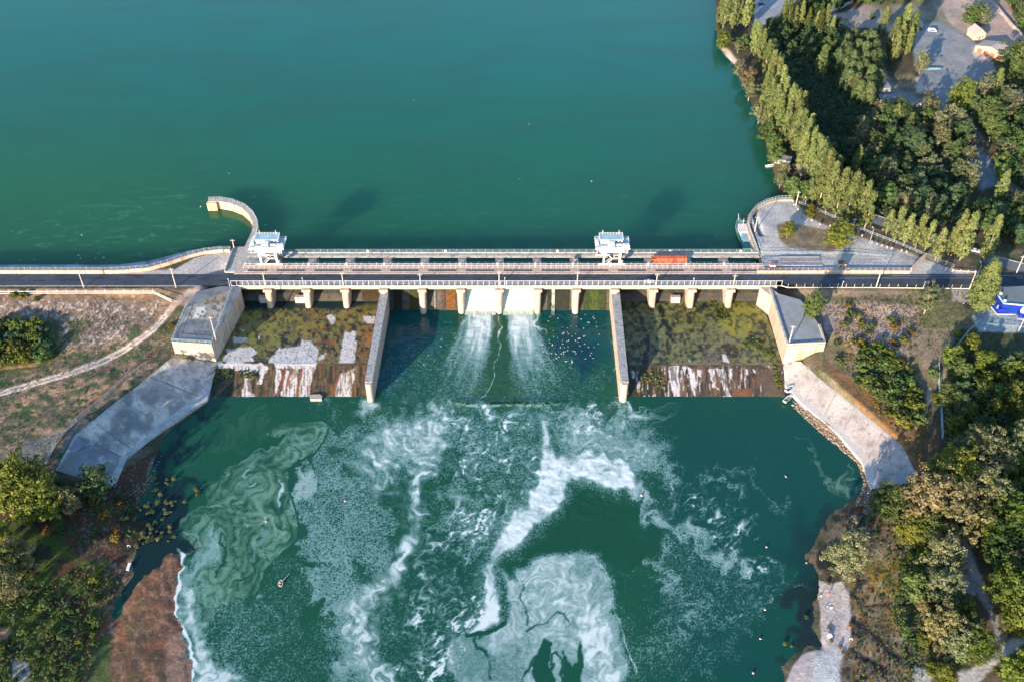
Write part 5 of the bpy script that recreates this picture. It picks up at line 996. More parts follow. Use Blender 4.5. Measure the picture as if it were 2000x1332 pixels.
railing('railing', [(*P(x, y, 13.5)[:2], 13.5) for x, y in ((1481,496.5),(1560,497),(1660,498),(1740,503))], 1.3, 3.0, 'blue-grey railing across the plaza continuing the reservoir side of the dam', m=M_RAILB, rails=(1, .5), w=.09)
# guard kiosk
q = P(1637,526,13.5); o = thing('kiosk', 'small cream guard hut with a dark flat roof on the plaza', 'hut', tuple(q)); MB().box(0, 3.3, 0, 2.4, 0, 2.8).build('wall', M_CREAM, o); MB().box(-.3, 3.6, -.3, 2.7, 2.8, 3.0).build('roof', mat('kiosk_roof', (.12, .10, .10), var=.3), o)
w_ = MB().box(.5, 1.4, -.05, 0, 1.2, 2.0).build('window', M_GLASS, o); MB().box(2.1, 2.9, -.05, 0, .05, 2.0).build('door', M_ORANGE, o)
# orange steel bulkhead lying across the openings
xa, ya = P(1278,517,14)[:2]; xb = P(1341,517,14)[0]; L = xb - xa
o = thing('bulkhead_gate', 'rust red ribbed steel bulkhead gate resting across the gate opening', 'gate', (xa, 17.3, 14.0)); mb = MB()
prof = [(0, .1), (.0, 1.0), (1.0, 2.2), (2.8, 2.5), (4.4, 2.0), (4.9, 1.0), (4.9, .1)]; mb.loft([[(x, a, b) for a, b in prof] for x in (0, L)]); mb.build('skin', M_RUST, o)
rb = MB().loft([[(x, a - .12, b + .12) for a, b in prof] for x in (-.09, .09)]).mesh('rib', mat('rust_rib', (.5, .17, .10), rough=.7, var=.2))
for k in range(9): put('rib', rb, o, (L * k / 8, 0, 0))
MB().box(-1.2, 0, 1.5, 3.4, .4, 1.6).box(-1.5, .6, .2, .6, 1.8, 2.3).build('end_bracket', M_RUST, o)
# small orange hatch frame and life rings on the girder
q = P(1124,507,14); o = thing('winch_frame', 'small tan steel winch box standing on the girder over a pier', 'winch', (q[0] - .8, 19.0, 14)); MB().box(0, 1.7, 0, 2.8, 0, .9).build('body', M_TAN, o); MB().box(.4, 1.2, .5, 1.0, .9, 1.2).box(.4, 1.2, 1.6, 2.2, .9, 1.2).build('drum', M_DARK, o)
lr = MB(); N_ = 14
lr.loft([[(math.cos(t) * (.55 + .16 * math.cos(s)), .16 * math.sin(s), math.sin(t) * (.55 + .16 * math.cos(s))) for s in np.linspace(0, 2 * math.pi, 7)[:-1]] for t in np.linspace(0, 2 * math.pi, N_ + 1)], cap=False)
lrm = lr.mesh('life_ring', mat('ring_cream', (.72, .6, .5)), True)
for i, u in enumerate((718, 870, 1089, 1309, 1447)):
    tag(put('life_ring', lrm, loc=(P(u, 491, 15.2)[0], 25.6, 15.1)), 'cream life ring on the reservoir side railing, ' + ('nearest the left crane', 'second from the left crane', 'just left of the right crane', 'behind the rust red bulkhead', 'beside the moored boat')[i], 'life ring')

def pT(p):
    p.c[:] = (.34,.33,.31); p.fill([(330,560),(460,560),(420,680),(330,680)], (.40,.37,.34), (.26,.25,.23), sc=14, contrast=3); p.fill([(335,668),(346,640),(366,625),(428,627),(412,674)], (.13,.16,.19), (.20,.23,.26), soft=2, rough=4, sc=14)
    p.fill([(384,602),(402,600),(398,618),(376,622)], (.50,.50,.49), soft=2, rough=3); p.fill([(388,584),(450,570),(446,590),(400,596)], (.22,.18,.13), (.30,.26,.2), soft=2, rough=4); p.spots([(340,570),(450,570),(440,660),(340,660)], .62, (.14,.13,.11), sc=5, seed=3)
patch_rel(bpy.data.objects['abutment'], 'paving', Q3([(366,600),(352,630),(337,664.5)], 13.53), Q3([(449,567),(430,620),(411.5,669.5)], 13.53), 60, 60, pT)
bpy.data.objects['abutment'].children
# ------------------------------------------------------------------ gantry cranes
def crane(cx, lab, lean=0, rope=True):
    o = thing('gantry_crane', lab, 'crane', (cx, 15.9, 14.25)); H = 8.6; D = 7.4; m = M_WHITEC
    for sx in (-1, 1):
        for y in (0, D): MB().loft([[(sx * 4.0 + a * w, y + b * w2, z) for a, b in ((-1, -1), (1, -1), (1, 1), (-1, 1))] for z, w, w2 in ((.8, .42, .42), (H, .62, .55))]).build('leg', m, o)
    MB().box(-6.5, 6.5, -.35, .35, .15, .85).build('bogie_beam', m, o); MB().box(-7.5, 5.5, D - .4, D + .4, .15, 1.0).build('bogie_beam', m, o)
    for x in (-6, -4.6, 4.6, 6):
        for y in (0, D): MB().tube((x - .02, y - .28, .3), (x - .02, y + .28, .3), .36, n=10).build('wheel', M_DARK, o)
    MB().bar((-3.6, 0, H - .3), (.4, 0, 4.2), .32).bar((.4, 0, 4.2), (-2.4, 0, .9), .32).bar((.4, 0, 4.2), (3.7, 0, 4.2), .35).build('brace', m, o)
    MB().bar((-3.6, D, H - .3), (0, D, 4.2), .32).bar((0, D, 4.2), (3.6, D, H - .3), .32).bar((-4, D, 4.2), (4, D, 4.2), .3).build('brace', m, o)
    MB().bar((-4, 0, 5), (-4, D, 5), .35).bar((4, 0, 5), (4, D, 5), .35).build('tie_beam', m, o)
    MB().box(-6.3, 6.3, -.5, .1, H - .1, H + 2.4).build('main_girder', m, o); MB().box(-6.3, 6.3, D - .1, D + .5, H - .1, H + 2.4).build('main_girder', m, o)
    for sx in (-1, 1): MB().box(sx * 6.3 - .25, sx * 6.3 + .25, .1, D - .1, H, H + 2.3).build('end_girder', m, o)
    MB().box(-8.6, 8.6, -.9, D + .8, H + 2.4, H + 2.75).build('platform', mat('crane_platform', (.46, .52, .56), var=.25), o)
    MB().box(-8.7, 8.7, -1.0, -.85, H + 2.3, H + 3.0).build('edge_plate', M_WHITE, o)
    mh = MB().box(-6.2, 5.2, 3.9, D + .7, H + 2.75, H + 4.9).build('machine_house', M_WHITEC, o); MB().box(-6.5, 5.5, 3.6, D + 1.0, H + 4.9, H + 5.1).build('roof', mat('crane_roof', (.30, .46, .54), var=.2), mh)
    for k in range(6): MB().box(-5.4 + k * 1.8, -4.6 + k * 1.8, 3.84, 3.9, H + 3.6, H + 4.4).build('window', M_GLASS, mh)
    MB().box(-2.2, 1.0, -.3, 2.8, H + 2.75, H + 4.9).build('winch_house', M_WHITE, o); MB().box(-1.8, -1.0, -.36, -.3, H + 3.5, H + 4.3).box(-.2, .6, -.36, -.3, H + 3.5, H + 4.3).build('window', M_GLASS, o)
    d = MB().tube((1.8, 1.4, H + 3.6), (4.6, 1.4, H + 3.6), .75, n=14).build('hoist_drum', M_STEEL, o); MB().box(4.9, 6.4, .5, 2.2, H + 2.75, H + 4.0).build('motor', M_WHITE, o)
    MB().box(6.7, 8.2, .2, 2.0, H + 2.75, H + 4.2).build('motor', M_WHITE, o); MB().box(-8.2, -6.9, 2.2, 4.6, H + 2.75, H + 4.4).build('motor', M_WHITE, o); MB().box(-5.8, -3.2, .6, 1.6, H + 2.75, H + 3.3).build('winch', M_STEEL, o)
    rl = MB(); zt = H + 5.1
    def rail(pts, z0, step=1.5, h=1.1):
        Q = resample([(x, y, z0) for x, y in pts], step)
        for q in Q: rl.bar(q, q + (0, 0, h), .1)
        for i in range(len(Q) - 1):
            for f in (1, .5): rl.bar(Q[i] + (0, 0, h * f), Q[i + 1] + (0, 0, h * f), .08)
    rail([(-6.4, 3.7), (-6.4, D + .9), (5.4, D + .9), (5.4, 3.7)], zt); rail([(-8.5, -.8), (-8.5, D + .7), (-6.4, D + .7)], H + 2.75); rail([(8.5, -.8), (8.5, D + .7), (5.4, D + .7)], H + 2.75); rail([(-8.5, -.8), (8.5, -.8)], H + 2.75, 1.6)
    rl.build('handrail', M_WHITE, o)
    for x in (-4.6, 3.6): s_ = MB().tube((x, D + .9, zt), (x, D + .9, zt + 2.4), .10, n=6).build('mast', M_WHITE, o); MB().tube((x, D + .9, zt + 2.4), (x, D + .5, zt + 2.7), .22, .10, n=8).build('lamp_head', M_WHITE, s_)
    c = MB().box(.9, 3.5, -.6, 1.9, 4.4, 7.0).build('cab', M_CREAM, o); MB().box(1.2, 3.2, -.66, -.6, 5.3, 6.5).build('window', M_GLASS, c)
    MB().blob((4.9, -.3, 2.7), 1.0, n=12, m=8).build('cable_reel', M_CREAM, o, True)
    for x in (-7.6, 7.3): h = MB().loft([[(x + a * w, -.6 + b * w, z) for a, b in ((-1, -1), (1, -1), (1, 1), (-1, 1))] for z, w in ((H + 2.4, .5), (H + 1.2, .3), (H - .3, .2))]).build('hook_block', mat('crane_pink', (.62, .40, .36)), o)
    MB().bar((-3.4, .6, .9), (-.2, 1.2, 4.2), .5, .12).build('ladder', M_STEEL, o)
    MB().box(-1.5, 3.2, 2.4, 4.6, .3, 2.2).build('trolley', M_DARK, o)
    o.scale = (.92, .96, .86)
    return o
crane((P(1194, 520, 14)[0]), 'white gantry crane with red hook blocks standing right of the centre of the dam')
crane((P(527, 520, 14)[0]), 'white gantry crane standing at the left end of the dam by the curved jetty')

# ------------------------------------------------------------------ poles and lamps
def pole(px, py, top, z, lab, group=None, m=None, arm=1.2, r=.22, lamp=True, zz=None, guy=False):
    p = P(px, py, z) if zz is None else zz; h = h_from(px, py, z, top) if zz is None else top
    o = thing('utility_pole' if not lamp else 'street_lamp', lab, 'pole' if not lamp else 'street lamp', tuple(p), group=group)
    MB().tube((0, 0, 0), (0, 0, h), r, r * .6, n=8).build('pole', m or M_POLE, o)
    if lamp:
        MB().tube((0, 0, h - .1), (0, arm, h + .3), .06, n=6).build('arm', M_STEEL, o); MB().blob((0, arm + .35, h + .3), .42, n=8, m=5, sz=(.6, 1.2, .45)).build('lamp_head', M_WHITE, o)
    else:
        MB().box(-1.0, 1.0, -.08, .08, h - .9, h - .75).build('crossarm', M_STEEL, o)
        for x in (-.9, 0, .9): MB().tube((x, 0, h - .75), (x, 0, h - .45), .08, n=6).build('insulator', M_WHITE, o)
    return o
g = 'concrete poles along the dam footway'
wh = ['over the first pier right of the left abutment', 'over the third pier from the left abutment', 'over the first pier right of the left divider wall', 'between the two open gates with white falls', 'over the second pier right of the white falls', 'over the first pier right of the right divider wall', 'over the third pier right of the right divider wall']
for i, (x, y, t) in enumerate(((518,558,533),(671,560,532),(821.6,560,535),(975,560,530),(1127,560,531),(1281,560,535),(1432,560,537))): pole(x, y, t, 13.7, 'concrete pole ' + wh[i], g, lamp=False, r=.26)
for (x, y, t, l_) in ((164,562,531,'concrete pole leaning over the left road nearest the frame edge'), (344,562,524,'concrete pole beside the left road before the plaza'), (1711,562,533,'concrete pole on the roadside east of the right abutment'), (1893,566,530,'concrete pole with fittings beside the big poplar'), (1985,534,500,'concrete pole with fittings at the fork of the roads'), (1541,671,636,'concrete pole standing on the right abutment block'), (422,664,618,'concrete pole standing on the left abutment block'), (1661,462,427,'concrete pole between the plaza and the poplars'), (1554,403,374,'thick concrete pole at the tip of the quay wall'), (1474,453,423,'concrete pole on the plaza behind the moored boat'), (458,488,468,'thin pole at the corner of the left plaza'), (1988,650,622,'concrete pole beside the blue station fence')):
    pole(x, y, t, 13.4 if y < 640 else 12.9, l_, lamp=False, r=.28)
sm = [(449,560,546,'at the left end of the footway'), (593,560,544,'two piers right of the left abutment'), (986,560,544,'just right of the centre pole'), (1353,560,545,'over the ramp bays right of the right divider'), (1644,562,551,'beside the road above the right rubble bank'), (1803,563,552,'beside the road above the round tree')]
for x, y, t, l_ in sm: pole(x, y, t, 13.7, 'short white lamp ' + l_, 'short white lamps on the footway railing', m=M_WHITE, arm=-.5, r=.1)
for x, y, t, l_ in ((1697,480,449,'beside the slanting plaza fence'), (1572,402,393,'near the tip of the poplar row'), (1907,545,518,'behind the short tan wall by the big poplar'), (1877,278,273,'by the upper lane in the wood'), (1928,288,273,'beside the blue-grey lane in the wood'), (1963,328,312,'at the lane crossing in the wood'), (1776,93,90,'at the yard edge by the tall poplars'), (1843,186,184,'at the bottom corner of the yard')):
    pole(x, y, min(t, y - 12), 12.5, 'slim white street lamp ' + l_, m=M_STEEL, r=.13)
# wires
def wire(name, a, b, sag, lab):
    mb = MB(); pts = [np.array(a) * (1 - t) + np.array(b) * t - np.array([0, 0, 4 * sag * t * (1 - t)]) for t in np.linspace(0, 1, 13)]
    for p, q in zip(pts, pts[1:]): mb.tube(p, q, .035, n=4, cap=False)
    return mb
# ------------------------------------------------------------------ vehicles and boats
def car(px, py, z, rz, body, lab):
    m = mat('car_' + body[0], body[1], rough=.3, var=.06, specv=.6); o = thing('parked_car', lab, 'car', tuple(P(px, py, z)), rz)
    prof = [(-2.2, .35), (-2.25, .7), (-1.9, .95), (-1.2, 1.0), (-.6, 1.0), (1.1, 1.0), (1.6, .95), (2.15, .8), (2.25, .4)]
    MB().loft([[(x, s * w, zz) for x, zz in prof] for s, w in ((-1, .88), (1, .88))]).build('body', m, o)
    cab = MB().loft([[(a, -.82, .98), (b_, -.82, .98), (b_, .82, .98), (a, .82, .98)] if k == 0 else [(a, -.66, 1.45), (b_, -.66, 1.45), (b_, .66, 1.45), (a, .66, 1.45)] for k, (a, b_) in enumerate(((-1.7, 1.0), (-1.2, .35)))]).build('cabin', M_GLASS, o)
    MB().box(-1.15, .3, -.62, .62, 1.45, 1.5).build('roof', m, o)
    for x in (-1.4, 1.4):
        for y in (-.85, .85): MB().tube((x, y - .1, .33), (x, y + .1, .33), .33, n=10).build('wheel', M_RUBBER, o)
    for y in (-.6, .6): MB().box(2.2, 2.28, y - .2, y + .2, .55, .72).build('headlight', M_GLASS, o)
    return o
WC = ('white', (.75, .77, .8))
car(1904, 492, 13.5, R(-22), WC, 'white car parked on the poplar road, the right one of the pair'); car(1871, 483, 13.5, R(-24), WC, 'white car parked on the poplar road, mostly behind a trunk')
car(1487, 10, 11, R(20), ('navy', (.02, .04, .10)), 'dark blue car alone on the top left yard'); car(1795, 58, 12, R(10), ('navy', (.02, .04, .10)), 'dark blue car parked between hut and white van'); car(1268, 552, 13.5, 0, ('silver', (.35, .40, .45)), 'small grey car driving across the dam')
o = thing('parked_van', 'white and blue van parked in front of the small red fronted hut', 'van', tuple(P(1820, 62, 12)), R(-5)); MB().loft([[(-2.6, -1, .3), (2.6, -1, .3), (2.6, 1, .3), (-2.6, 1, .3)], [(-2.6, -1, 1.2), (2.6, -1, 1.0), (2.6, 1, 1.0), (-2.6, 1, 1.2)], [(-2.5, -.9, 2.1), (1.4, -.9, 2.1), (1.4, .9, 2.1), (-2.5, .9, 2.1)]]).build('body', M_WHITE, o); MB().box(-1.5, 1.2, -1.03, -.97, .6, 1.5).build('side_panel', M_BLUER, o)
for x in (-1.6, 1.6):
    for y in (-.95, .95): MB().tube((x, y - .1, .35), (x, y + .1, .35), .35, n=10).build('wheel', M_RUBBER, o)
def hull(L, W_, H, n=14, bow=.45, tr=.8):
    st = []
    for k in range(n + 1):
        t = k / n; w = W_ / 2 * (min(1, tr + (1 - tr) * t / .3) if t < 1 - bow else math.cos((t - 1 + bow) / bow * math.pi / 2) ** .8 if t < 1 else .0); w = max(w, .03); y = -L / 2 + L * t; sh = H * (1 + .35 * max(0, t - .5) ** 2 * 4 * .5)
        st.append((y, w, sh))
    return st
def rowboat(px, py, z, rz, lab, col, cover):
    o = thing('rowing_boat', lab, 'boat', tuple(P(px, py, z)), rz); st = hull(5.6, 1.9, .7, bow=.5)
    MB().loft([[(-w, y, h), (-w * .8, y, .15), (0, y, -.05), (w * .8, y, .15), (w, y, h), (w * .86, y, h), (w * .66, y, .25), (0, y, .12), (-w * .66, y, .25), (-w * .86, y, h)] for y, w, h in st]).build('hull', col, o)
    MB().add([(-w * .9, y, h + .02) for y, w, h in st[9:]] + [(w * .9, y, h + .02) for y, w, h in st[9:]], [(i, i + 1, len(st[9:]) + i + 1, len(st[9:]) + i) for i in range(len(st[9:]) - 1)]).build('fore_deck', cover, o)
    MB().add([(-.62, -2.6, .3), (.62, -2.6, .3), (.62, .7, .3), (-.62, .7, .3)], [(0, 1, 2, 3)]).build('floor', mat('boat_floor', (.13, .10, .095), var=.3), o)
    for y in (-1.6, -.2): MB().box(-.75, .75, y - .14, y + .14, .45, .52).build('thwart', M_POLE, o)
    MB().box(-.8, .8, -2.85, -2.72, .1, .8).build('transom', M_WHITE, o)
rowboat(1543, 759, 1.8, R(-46), 'white rowing boat with a pale turquoise bow pulled up on the slab', M_WHITE, mat('turquoise', (.35, .62, .66))); rowboat(1539, 779, .9, R(-44), 'plain white rowing boat lying half in the water below the slab', M_WHITE, mat('boat_white', (.6, .62, .68)))
# moored work boat
a0, a1 = P(1441, 434, 9.5), P(1461, 487, 9.5); d = (a0 - a1); L = np.linalg.norm(d); rz = math.atan2(d[1], d[0]) - math.pi / 2
o = thing('work_boat', 'teal work boat with a white wheelhouse moored at the quay wall', 'boat', tuple((a0 + a1) / 2 - (0, 0, .5)), rz); k = L / 21.0; st = hull(L, 6.4, 1.7, 18, .42, .78)
MB().loft([[(-w, y, h), (-w * .85, y, .1), (0, y, -.8), (w * .85, y, .1), (w, y, h), (w * .9, y, h), (w * .9, y, h - .5), (-w * .9, y, h - .5), (-w * .9, y, h)] for y, w, h in st]).build('hull', M_TEALH, o)
MB().add([(-w * .9, y, h - .45) for y, w, h in st] + [(w * .9, y, h - .45) for y, w, h in st], [(i, i + 1, len(st) + i + 1, len(st) + i) for i in range(len(st) - 1)]).build('deck', mat('boat_deck', (.08, .30, .29), var=.3), o)
MB().box(-1.7, 1.9, -1.5, 4.8, 1.2, 3.7).build('wheelhouse', M_WHITE, o); MB().box(-1.95, 2.15, -1.7, 5.0, 3.7, 3.85).build('wheelhouse_roof', mat('roof_white_pink', (.66, .60, .60), var=.2), o)
for y in (-.8, .9, 2.6): MB().box(-1.76, -1.7, y, y + 1.1, 2.4, 3.3).build('window', M_GLASS, o)
MB().box(-1.3, 1.5, 4.8, 4.86, 2.4, 3.3).build('window', M_GLASS, o)
MB().box(-1.5, 1.9, -5.6, -1.5, 1.2, 2.9).build('cabin', mat('cabin_blue_grey', (.22, .36, .42), var=.2), o); MB().box(-2.0, 2.6, -8.6, -4.9, 2.9, 3.05).build('awning', mat('awning_blue', (.26, .44, .52), var=.12), o)
for x in (-1.9, 2.5):
    for y in (-8.5, -5.0): MB().tube((x, y, 1.2), (x, y, 2.9), .07, n=6).build('awning_post', M_STEEL, o)
MB().tube((.2, 3.5, 3.85), (.2, 3.5, 8.0), .14, .06, n=6).bar((-.9, 3.5, 6.4), (1.3, 3.5, 6.4), .1).build('mast', M_WHITE, o); MB().tube((0, L / 2 - 1, 1.9), (0, L / 2 + 1.2, 4.5), .08, n=6).build('bow_staff', M_WHITE, o)
mb = MB()
for s in (-1, 1):
    for i in range(9, len(st) - 1): mb.bar((s * st[i][1] * .93, st[i][0], st[i][2]), (s * st[i][1] * .93, st[i][0], st[i][2] + .9), .06); mb.bar((s * st[i][1] * .93, st[i][0], st[i][2] + .9), (s * st[i + 1][1] * .93, st[i + 1][0], st[i + 1][2] + .9), .06)
mb.build('bow_rail', M_STEEL, o)
for i, y in enumerate((4.9, 6.2)): MB().blob((-.7 + i * 1.3, y + 1, 1.6), .5, 8, 5).build('deck_gear', (M_DARK, M_TAN)[i], o)
mb = wire('mooring_line', P(1448, 430, 10.8), P(1465, 418, 14), .6, ''); tag(mb.build('mooring_line', M_DARK), 'thin mooring line from the work boat bow to the quay', 'rope')
# rowing hull in the yard, boat by the shore
o = thing('yard_boat', 'long pale blue boat standing on the grey yard', 'boat', tuple(P(1821, 137, 12.5)), R(-88)); st = hull(11, 2.2, .9, bow=.5); MB().loft([[(-w, y, h), (-w * .7, y, .1), (w * .7, y, .1), (w, y, h)] for y, w, h in st]).build('hull', mat('boat_blue', (.10, .30, .42)), o)
MB().add([(-w * .9, y, h + .02) for y, w, h in st] + [(w * .9, y, h + .02) for y, w, h in st], [(i, i + 1, len(st) + i + 1, len(st) + i) for i in range(len(st) - 1)]).build('cover', mat('cover_pale', (.55, .68, .74)), o)
o = thing('shore_boat', 'small pale boat at the wooded shore by the round green tree', 'boat', tuple(P(1507, 325, 9.1)), R(-75)); st = hull(7, 2, .6); MB().loft([[(-w, y, h), (-w * .7, y, 0), (w * .7, y, 0), (w, y, h), (w * .8, y, h), (w * .6, y, .2), (-w * .6, y, .2), (-w * .8, y, h)] for y, w, h in st]).build('hull', M_WHITE, o); MB().box(-.7, .7, -1, -.7, .35, .45).build('thwart', M_POLE, o)
# ------------------------------------------------------------------ buildings
def house(px, py, z, w, d, h, rh, rz, lab, wm, rm, wins=(), doors=(), cat='house', flat=False):
    o = thing('house', lab, cat, tuple(P(px, py, z)), R(rz)); MB().box(-w / 2, w / 2, 0, d, 0, h).build('wall', wm, o)
    if flat: MB().box(-w / 2 - .3, w / 2 + .3, -.3, d + .3, h, h + .25).build('roof', rm, o)
    else:
        e = .5; MB().loft([[(-w / 2 - e, y, h - .15), (0, y, h + rh), (w / 2 + e, y, h - .15), (w / 2 + e, y, h + .02), (0, y, h + rh + .2), (-w / 2 - e, y, h + .02)] for y in (-e, d + e)]).build('roof', rm, o)
        MB().loft([[(-w / 2 + .05, y, h - .1), (w / 2 - .05, y, h - .1), (0, y, h + rh - .1)] for y in (.02, d - .02)]).build('gable', wm, o)
    for x, zz, ww, hh in wins: f = MB().box(x - ww / 2, x + ww / 2, -.06, 0, zz, zz + hh).build('window', M_WHITE, o); MB().box(x - ww / 2 + .12, x + ww / 2 - .12, -.09, -.06, zz + .12, zz + hh - .12).build('pane', M_GLASS, f)
    for x, ww, hh, dm in doors: MB().box(x - ww / 2, x + ww / 2, -.07, 0, .03, hh).build('door', dm, o)
    return o
house(1912, 79, 12, 8, 9, 4, 3.2, 10, 'small cream gabled house with a pinkish roof beside the sandy field', M_CREAM, M_ROOFP, [(-2, 1.3, 1.2, 1.3), (2, 1.3, 1.2, 1.3)], [(0, 1.2, 2.4, M_ORANGE)])
o = house(1930, 112, 12, 20, 11, 4.2, 2.6, -50, 'long cream garage with orange doors and pinkish grey roof by the yard', M_TAN, M_ROOFP, [(-9.2, 1.6, .8, 1), (9.2, 1.6, .8, 1)], [(-6.6, 3, 3.2, M_ORANGE), (-2.2, 3, 3.2, M_ORANGE), (2.2, 3, 3.2, M_ORANGE), (6.6, 3, 3.2, M_ORANGE)], 'garage')
house(1791, 58, 12, 6, 6, 3, 1.5, -8, 'small hut with a green sheet roof and red front by the white van', M_CREAM, mat('roof_green', (.22, .36, .32)), [(1.5, 1.2, 1.2, 1)], [(-1.4, 1.6, 2.2, M_REDP)], 'hut')
house(1722, 184, 12, 10, 12, 3.6, .5, 4, 'pale grey flat shed roof in front of the bushy trees', M_CONC, M_ROOFG, cat='shed', flat=True); house(1733, 203, 12, 9, 5, 3, .5, 4, 'lower grey shed roof joined below the pale shed', M_CONC, mat('roof_slate', (.20, .24, .27), var=.15), cat='shed', flat=True)
house(1655, 92, 11.5, 7, 6, 3, 1.2, 0, 'small shed with a red roof among the trees at the top', M_CREAM, mat('roof_red', (.42, .09, .06)), [(0, 1.2, 1.4, 1)], [(2.2, 1, 2, M_WHITE)], 'shed'); house(1990, 205, 12.5, 8, 7, 4, 2, 8, 'pink walled house partly cut by the right edge of the view', mat('wall_pink', (.55, .38, .36)), M_ROOFP, [(-2, 1.2, 1.2, 1.2)], [], 'house')
house(1990, 118, 12, 10, 7, 3.5, 1.5, 5, 'dark roofed shed beside the orange door garage', M_CONC, mat('roof_dark', (.07, .09, .10), var=.4), cat='shed')
house(1527, 322, 11.5, 8, 5, 2.6, .5, -20, 'low grey sheet roofed shed at the shore behind the round tree', M_CONC, M_ROOFG, cat='shed', flat=True)
# blue filling station: roof deck, blue fascia, white kerb
o = thing('filling_station', 'royal blue filling station building with a grey flat roof at the right edge', 'building', tuple(P(1950, 600, 13.5)))
c = np.array(o.location); rp = lambda pts, z: [tuple((P(x, y, z) - c)[:2]) for x, y in pts]
zr = 4.6; roof = [(1945,572),(1960,594),(1999,597.5),(2070,598),(2070,555),(1940,563)]
rr = rp(roof, 13.5 + zr); base = [(x, y) for x, y in rr]
MB().prism(rr, 0, zr - .15).build('wall', M_BLUER, o); MB().prism([(x * 1.0, y) for x, y in rr], zr - .15, zr).build('roof', mat('station_roof', (.15, .19, .21), var=.25, sc=.5), o)
mb = MB(); wall_along(mb, rr[:4] , .5, zr, zr + .5); mb.build('fascia', mat('fascia_pale_blue', (.40, .62, .78)), o)
mb = MB(); q = rp([(1934,598),(1947,614.5),(1983,615),(1987,624),(2060,624)], 13.5); wall_along(mb, q, .4, 0, .22); mb.build('plinth_kerb', M_WHITE, o)
q = rp([(1937,598),(1949,612),(1985,612),(1990,621),(2060,621),(2060,606),(1999,606),(1962,604)], 13.5); MB().prism(q, 0, 2.2).build('annexe', M_BLUER, o)
for x, y in ((1940,593),(1948,600)): q = rp([(x - 2.4, y + 2.6), (x + 1, y + 3.4), (x + 3.4, y - 2.6), (x, y - 3.2)], 15.6); MB().prism(q, 2.2, 2.32).build('skylight', M_WHITE, o)
for x, y in ((1954, 576), (1962, 590)): q = rp([(x, y)], 18.1)[0]; MB().blob((q[0], q[1], zr + .6), .7, 10, 6).build('roof_vent', M_WHITE, o, True)
q = rp([(1996, 608)], 14.5)[0]; t_ = MB().tube((q[0] - 1, q[1] - 3, 3.2), (q[0] + 2.6, q[1] + 3, 3.2), 1.5, n=14).build('tank', M_WHITE, o)
# pond basin ring, fences right
q = [P(1900 + 19 * math.cos(t), 597 + 10 * math.sin(t), 13.2)[:2] for t in np.linspace(0, 2 * math.pi, 18)[:-1]]; c = np.mean(q, 0); o = thing('sunken_basin', 'round dark sunken basin with a pale rim under the big poplar', 'basin', (c[0], c[1], 13.3))
MB().prism([(x - c[0], y - c[1]) for x, y in q], -.5, .25).build('basin', mat('basin_dark', (.035, .035, .04), var=.4), o); mb = MB(); wall_along(mb, [(x - c[0], y - c[1]) for x, y in q[9:16]], .4, .2, .6); mb.build('rim', M_CONC_L, o)
def gp(pts, dz=0): return [tuple(gz(x, y) + (0, 0, dz)) for x, y in pts]
railing('fence', gp([(1914,631),(1890,650),(1866,680)]), 1.9, 3.5, 'thin blue wire fence slanting from the station corner to the bushes', cat='fence', m=M_RAILB, rails=(1, .05), w=.14, mesh_m=M_RAILB)
railing('fence', gp([(1914,637),(1950,641),(1990,644),(2060,646)]), 1.9, 3.2, 'blue wire fence along the grass below the filling station', cat='fence', m=M_RAILB, rails=(1, .05), w=.1, mesh_m=M_RAILB)
railing('fence', gp([(1832,714),(1833,760),(1837,800),(1840,858)]), 2.2, 3.5, 'blue-green wire fence running down beside the thick bushes', cat='fence', m=M_RAILB, rails=(1, .5, .05), w=.16, mesh_m=M_RAILB)
railing('fence', gp([(90,905),(110,868),(150,822),(200,782),(240,745),(286,712)]), 1.9, 3.6, 'blue-grey wire fence along the upper edge of the left slab', cat='fence', m=M_RAILB, rails=(1, .1), w=.12, mesh_m=M_RAILB)
mb = MB()
fpts = [(*P(x, y, 12.5)[:2], 11.5) for x, y in ((1925,-10),(1950,20),(1975,50),(2010,85))]; wall_along(mb, [p[:2] for p in fpts], .6, 10, 14.2); tag(mb.build('perimeter_wall', M_CONC_L), 'white concrete perimeter wall between the sandy field and the pines', 'wall')
mb = MB(); wall_along(mb, [tuple(P(x, y, 11.5)[:2]) for x, y in ((1612,30),(1640,18),(1665,6))], .6, 10, 13.6); tag(mb.build('perimeter_wall', M_CONC_L), 'grey concrete wall behind the poplars at the top', 'wall')
mb = MB(); wall_along(mb, [tuple(P(x, y, 12)[:2]) for x, y in ((1774,210),(1800,209),(1824,208))], .6, 10, 14.4); tag(mb.build('perimeter_wall', M_CONC_L), 'pale panel wall at the lower edge of the yard', 'wall')
strip('x', [tuple(P(x, y, 13.5)[:2]) for x, y in ((1560,372),(1600,388),(1660,412),(1740,440),(1800,463),(1860,483),(1930,507),(2000,525),(2100,545))], 7.5, 13.5, M_ASPH2)
o = bpy.data.objects['x']; o.name = 'road'; tag(o, kind='structure')
mb = MB(); wall_along(mb, offset([tuple(P(x, y, 13.5)[:2]) for x, y in ((1660,412),(1740,440),(1800,463),(1860,483),(1930,507),(2000,525),(2100,545))], 4), .35, 13.3, 13.66); tag(mb.build('kerb', M_CONC_L), 'pale concrete kerb along the far side of the poplar road', 'kerb')
o = thing('barrier_gate', 'tan pipe barrier gate closing the tip of the plaza', 'gate', tuple(P(1860, 531, 13.5))); mb = MB().bar((0, 0, .9), (10, -1.2, .9), .2).bar((0, 0, .4), (10, -1.2, .4), .15); mb.build('rail', M_POLE, o)
for x in (0, 3.4, 6.8, 10): MB().box(x - .15, x + .15, -x * .12 - .15, -x * .12 + .15, 0, 1.5).build('post', M_POLE, o)
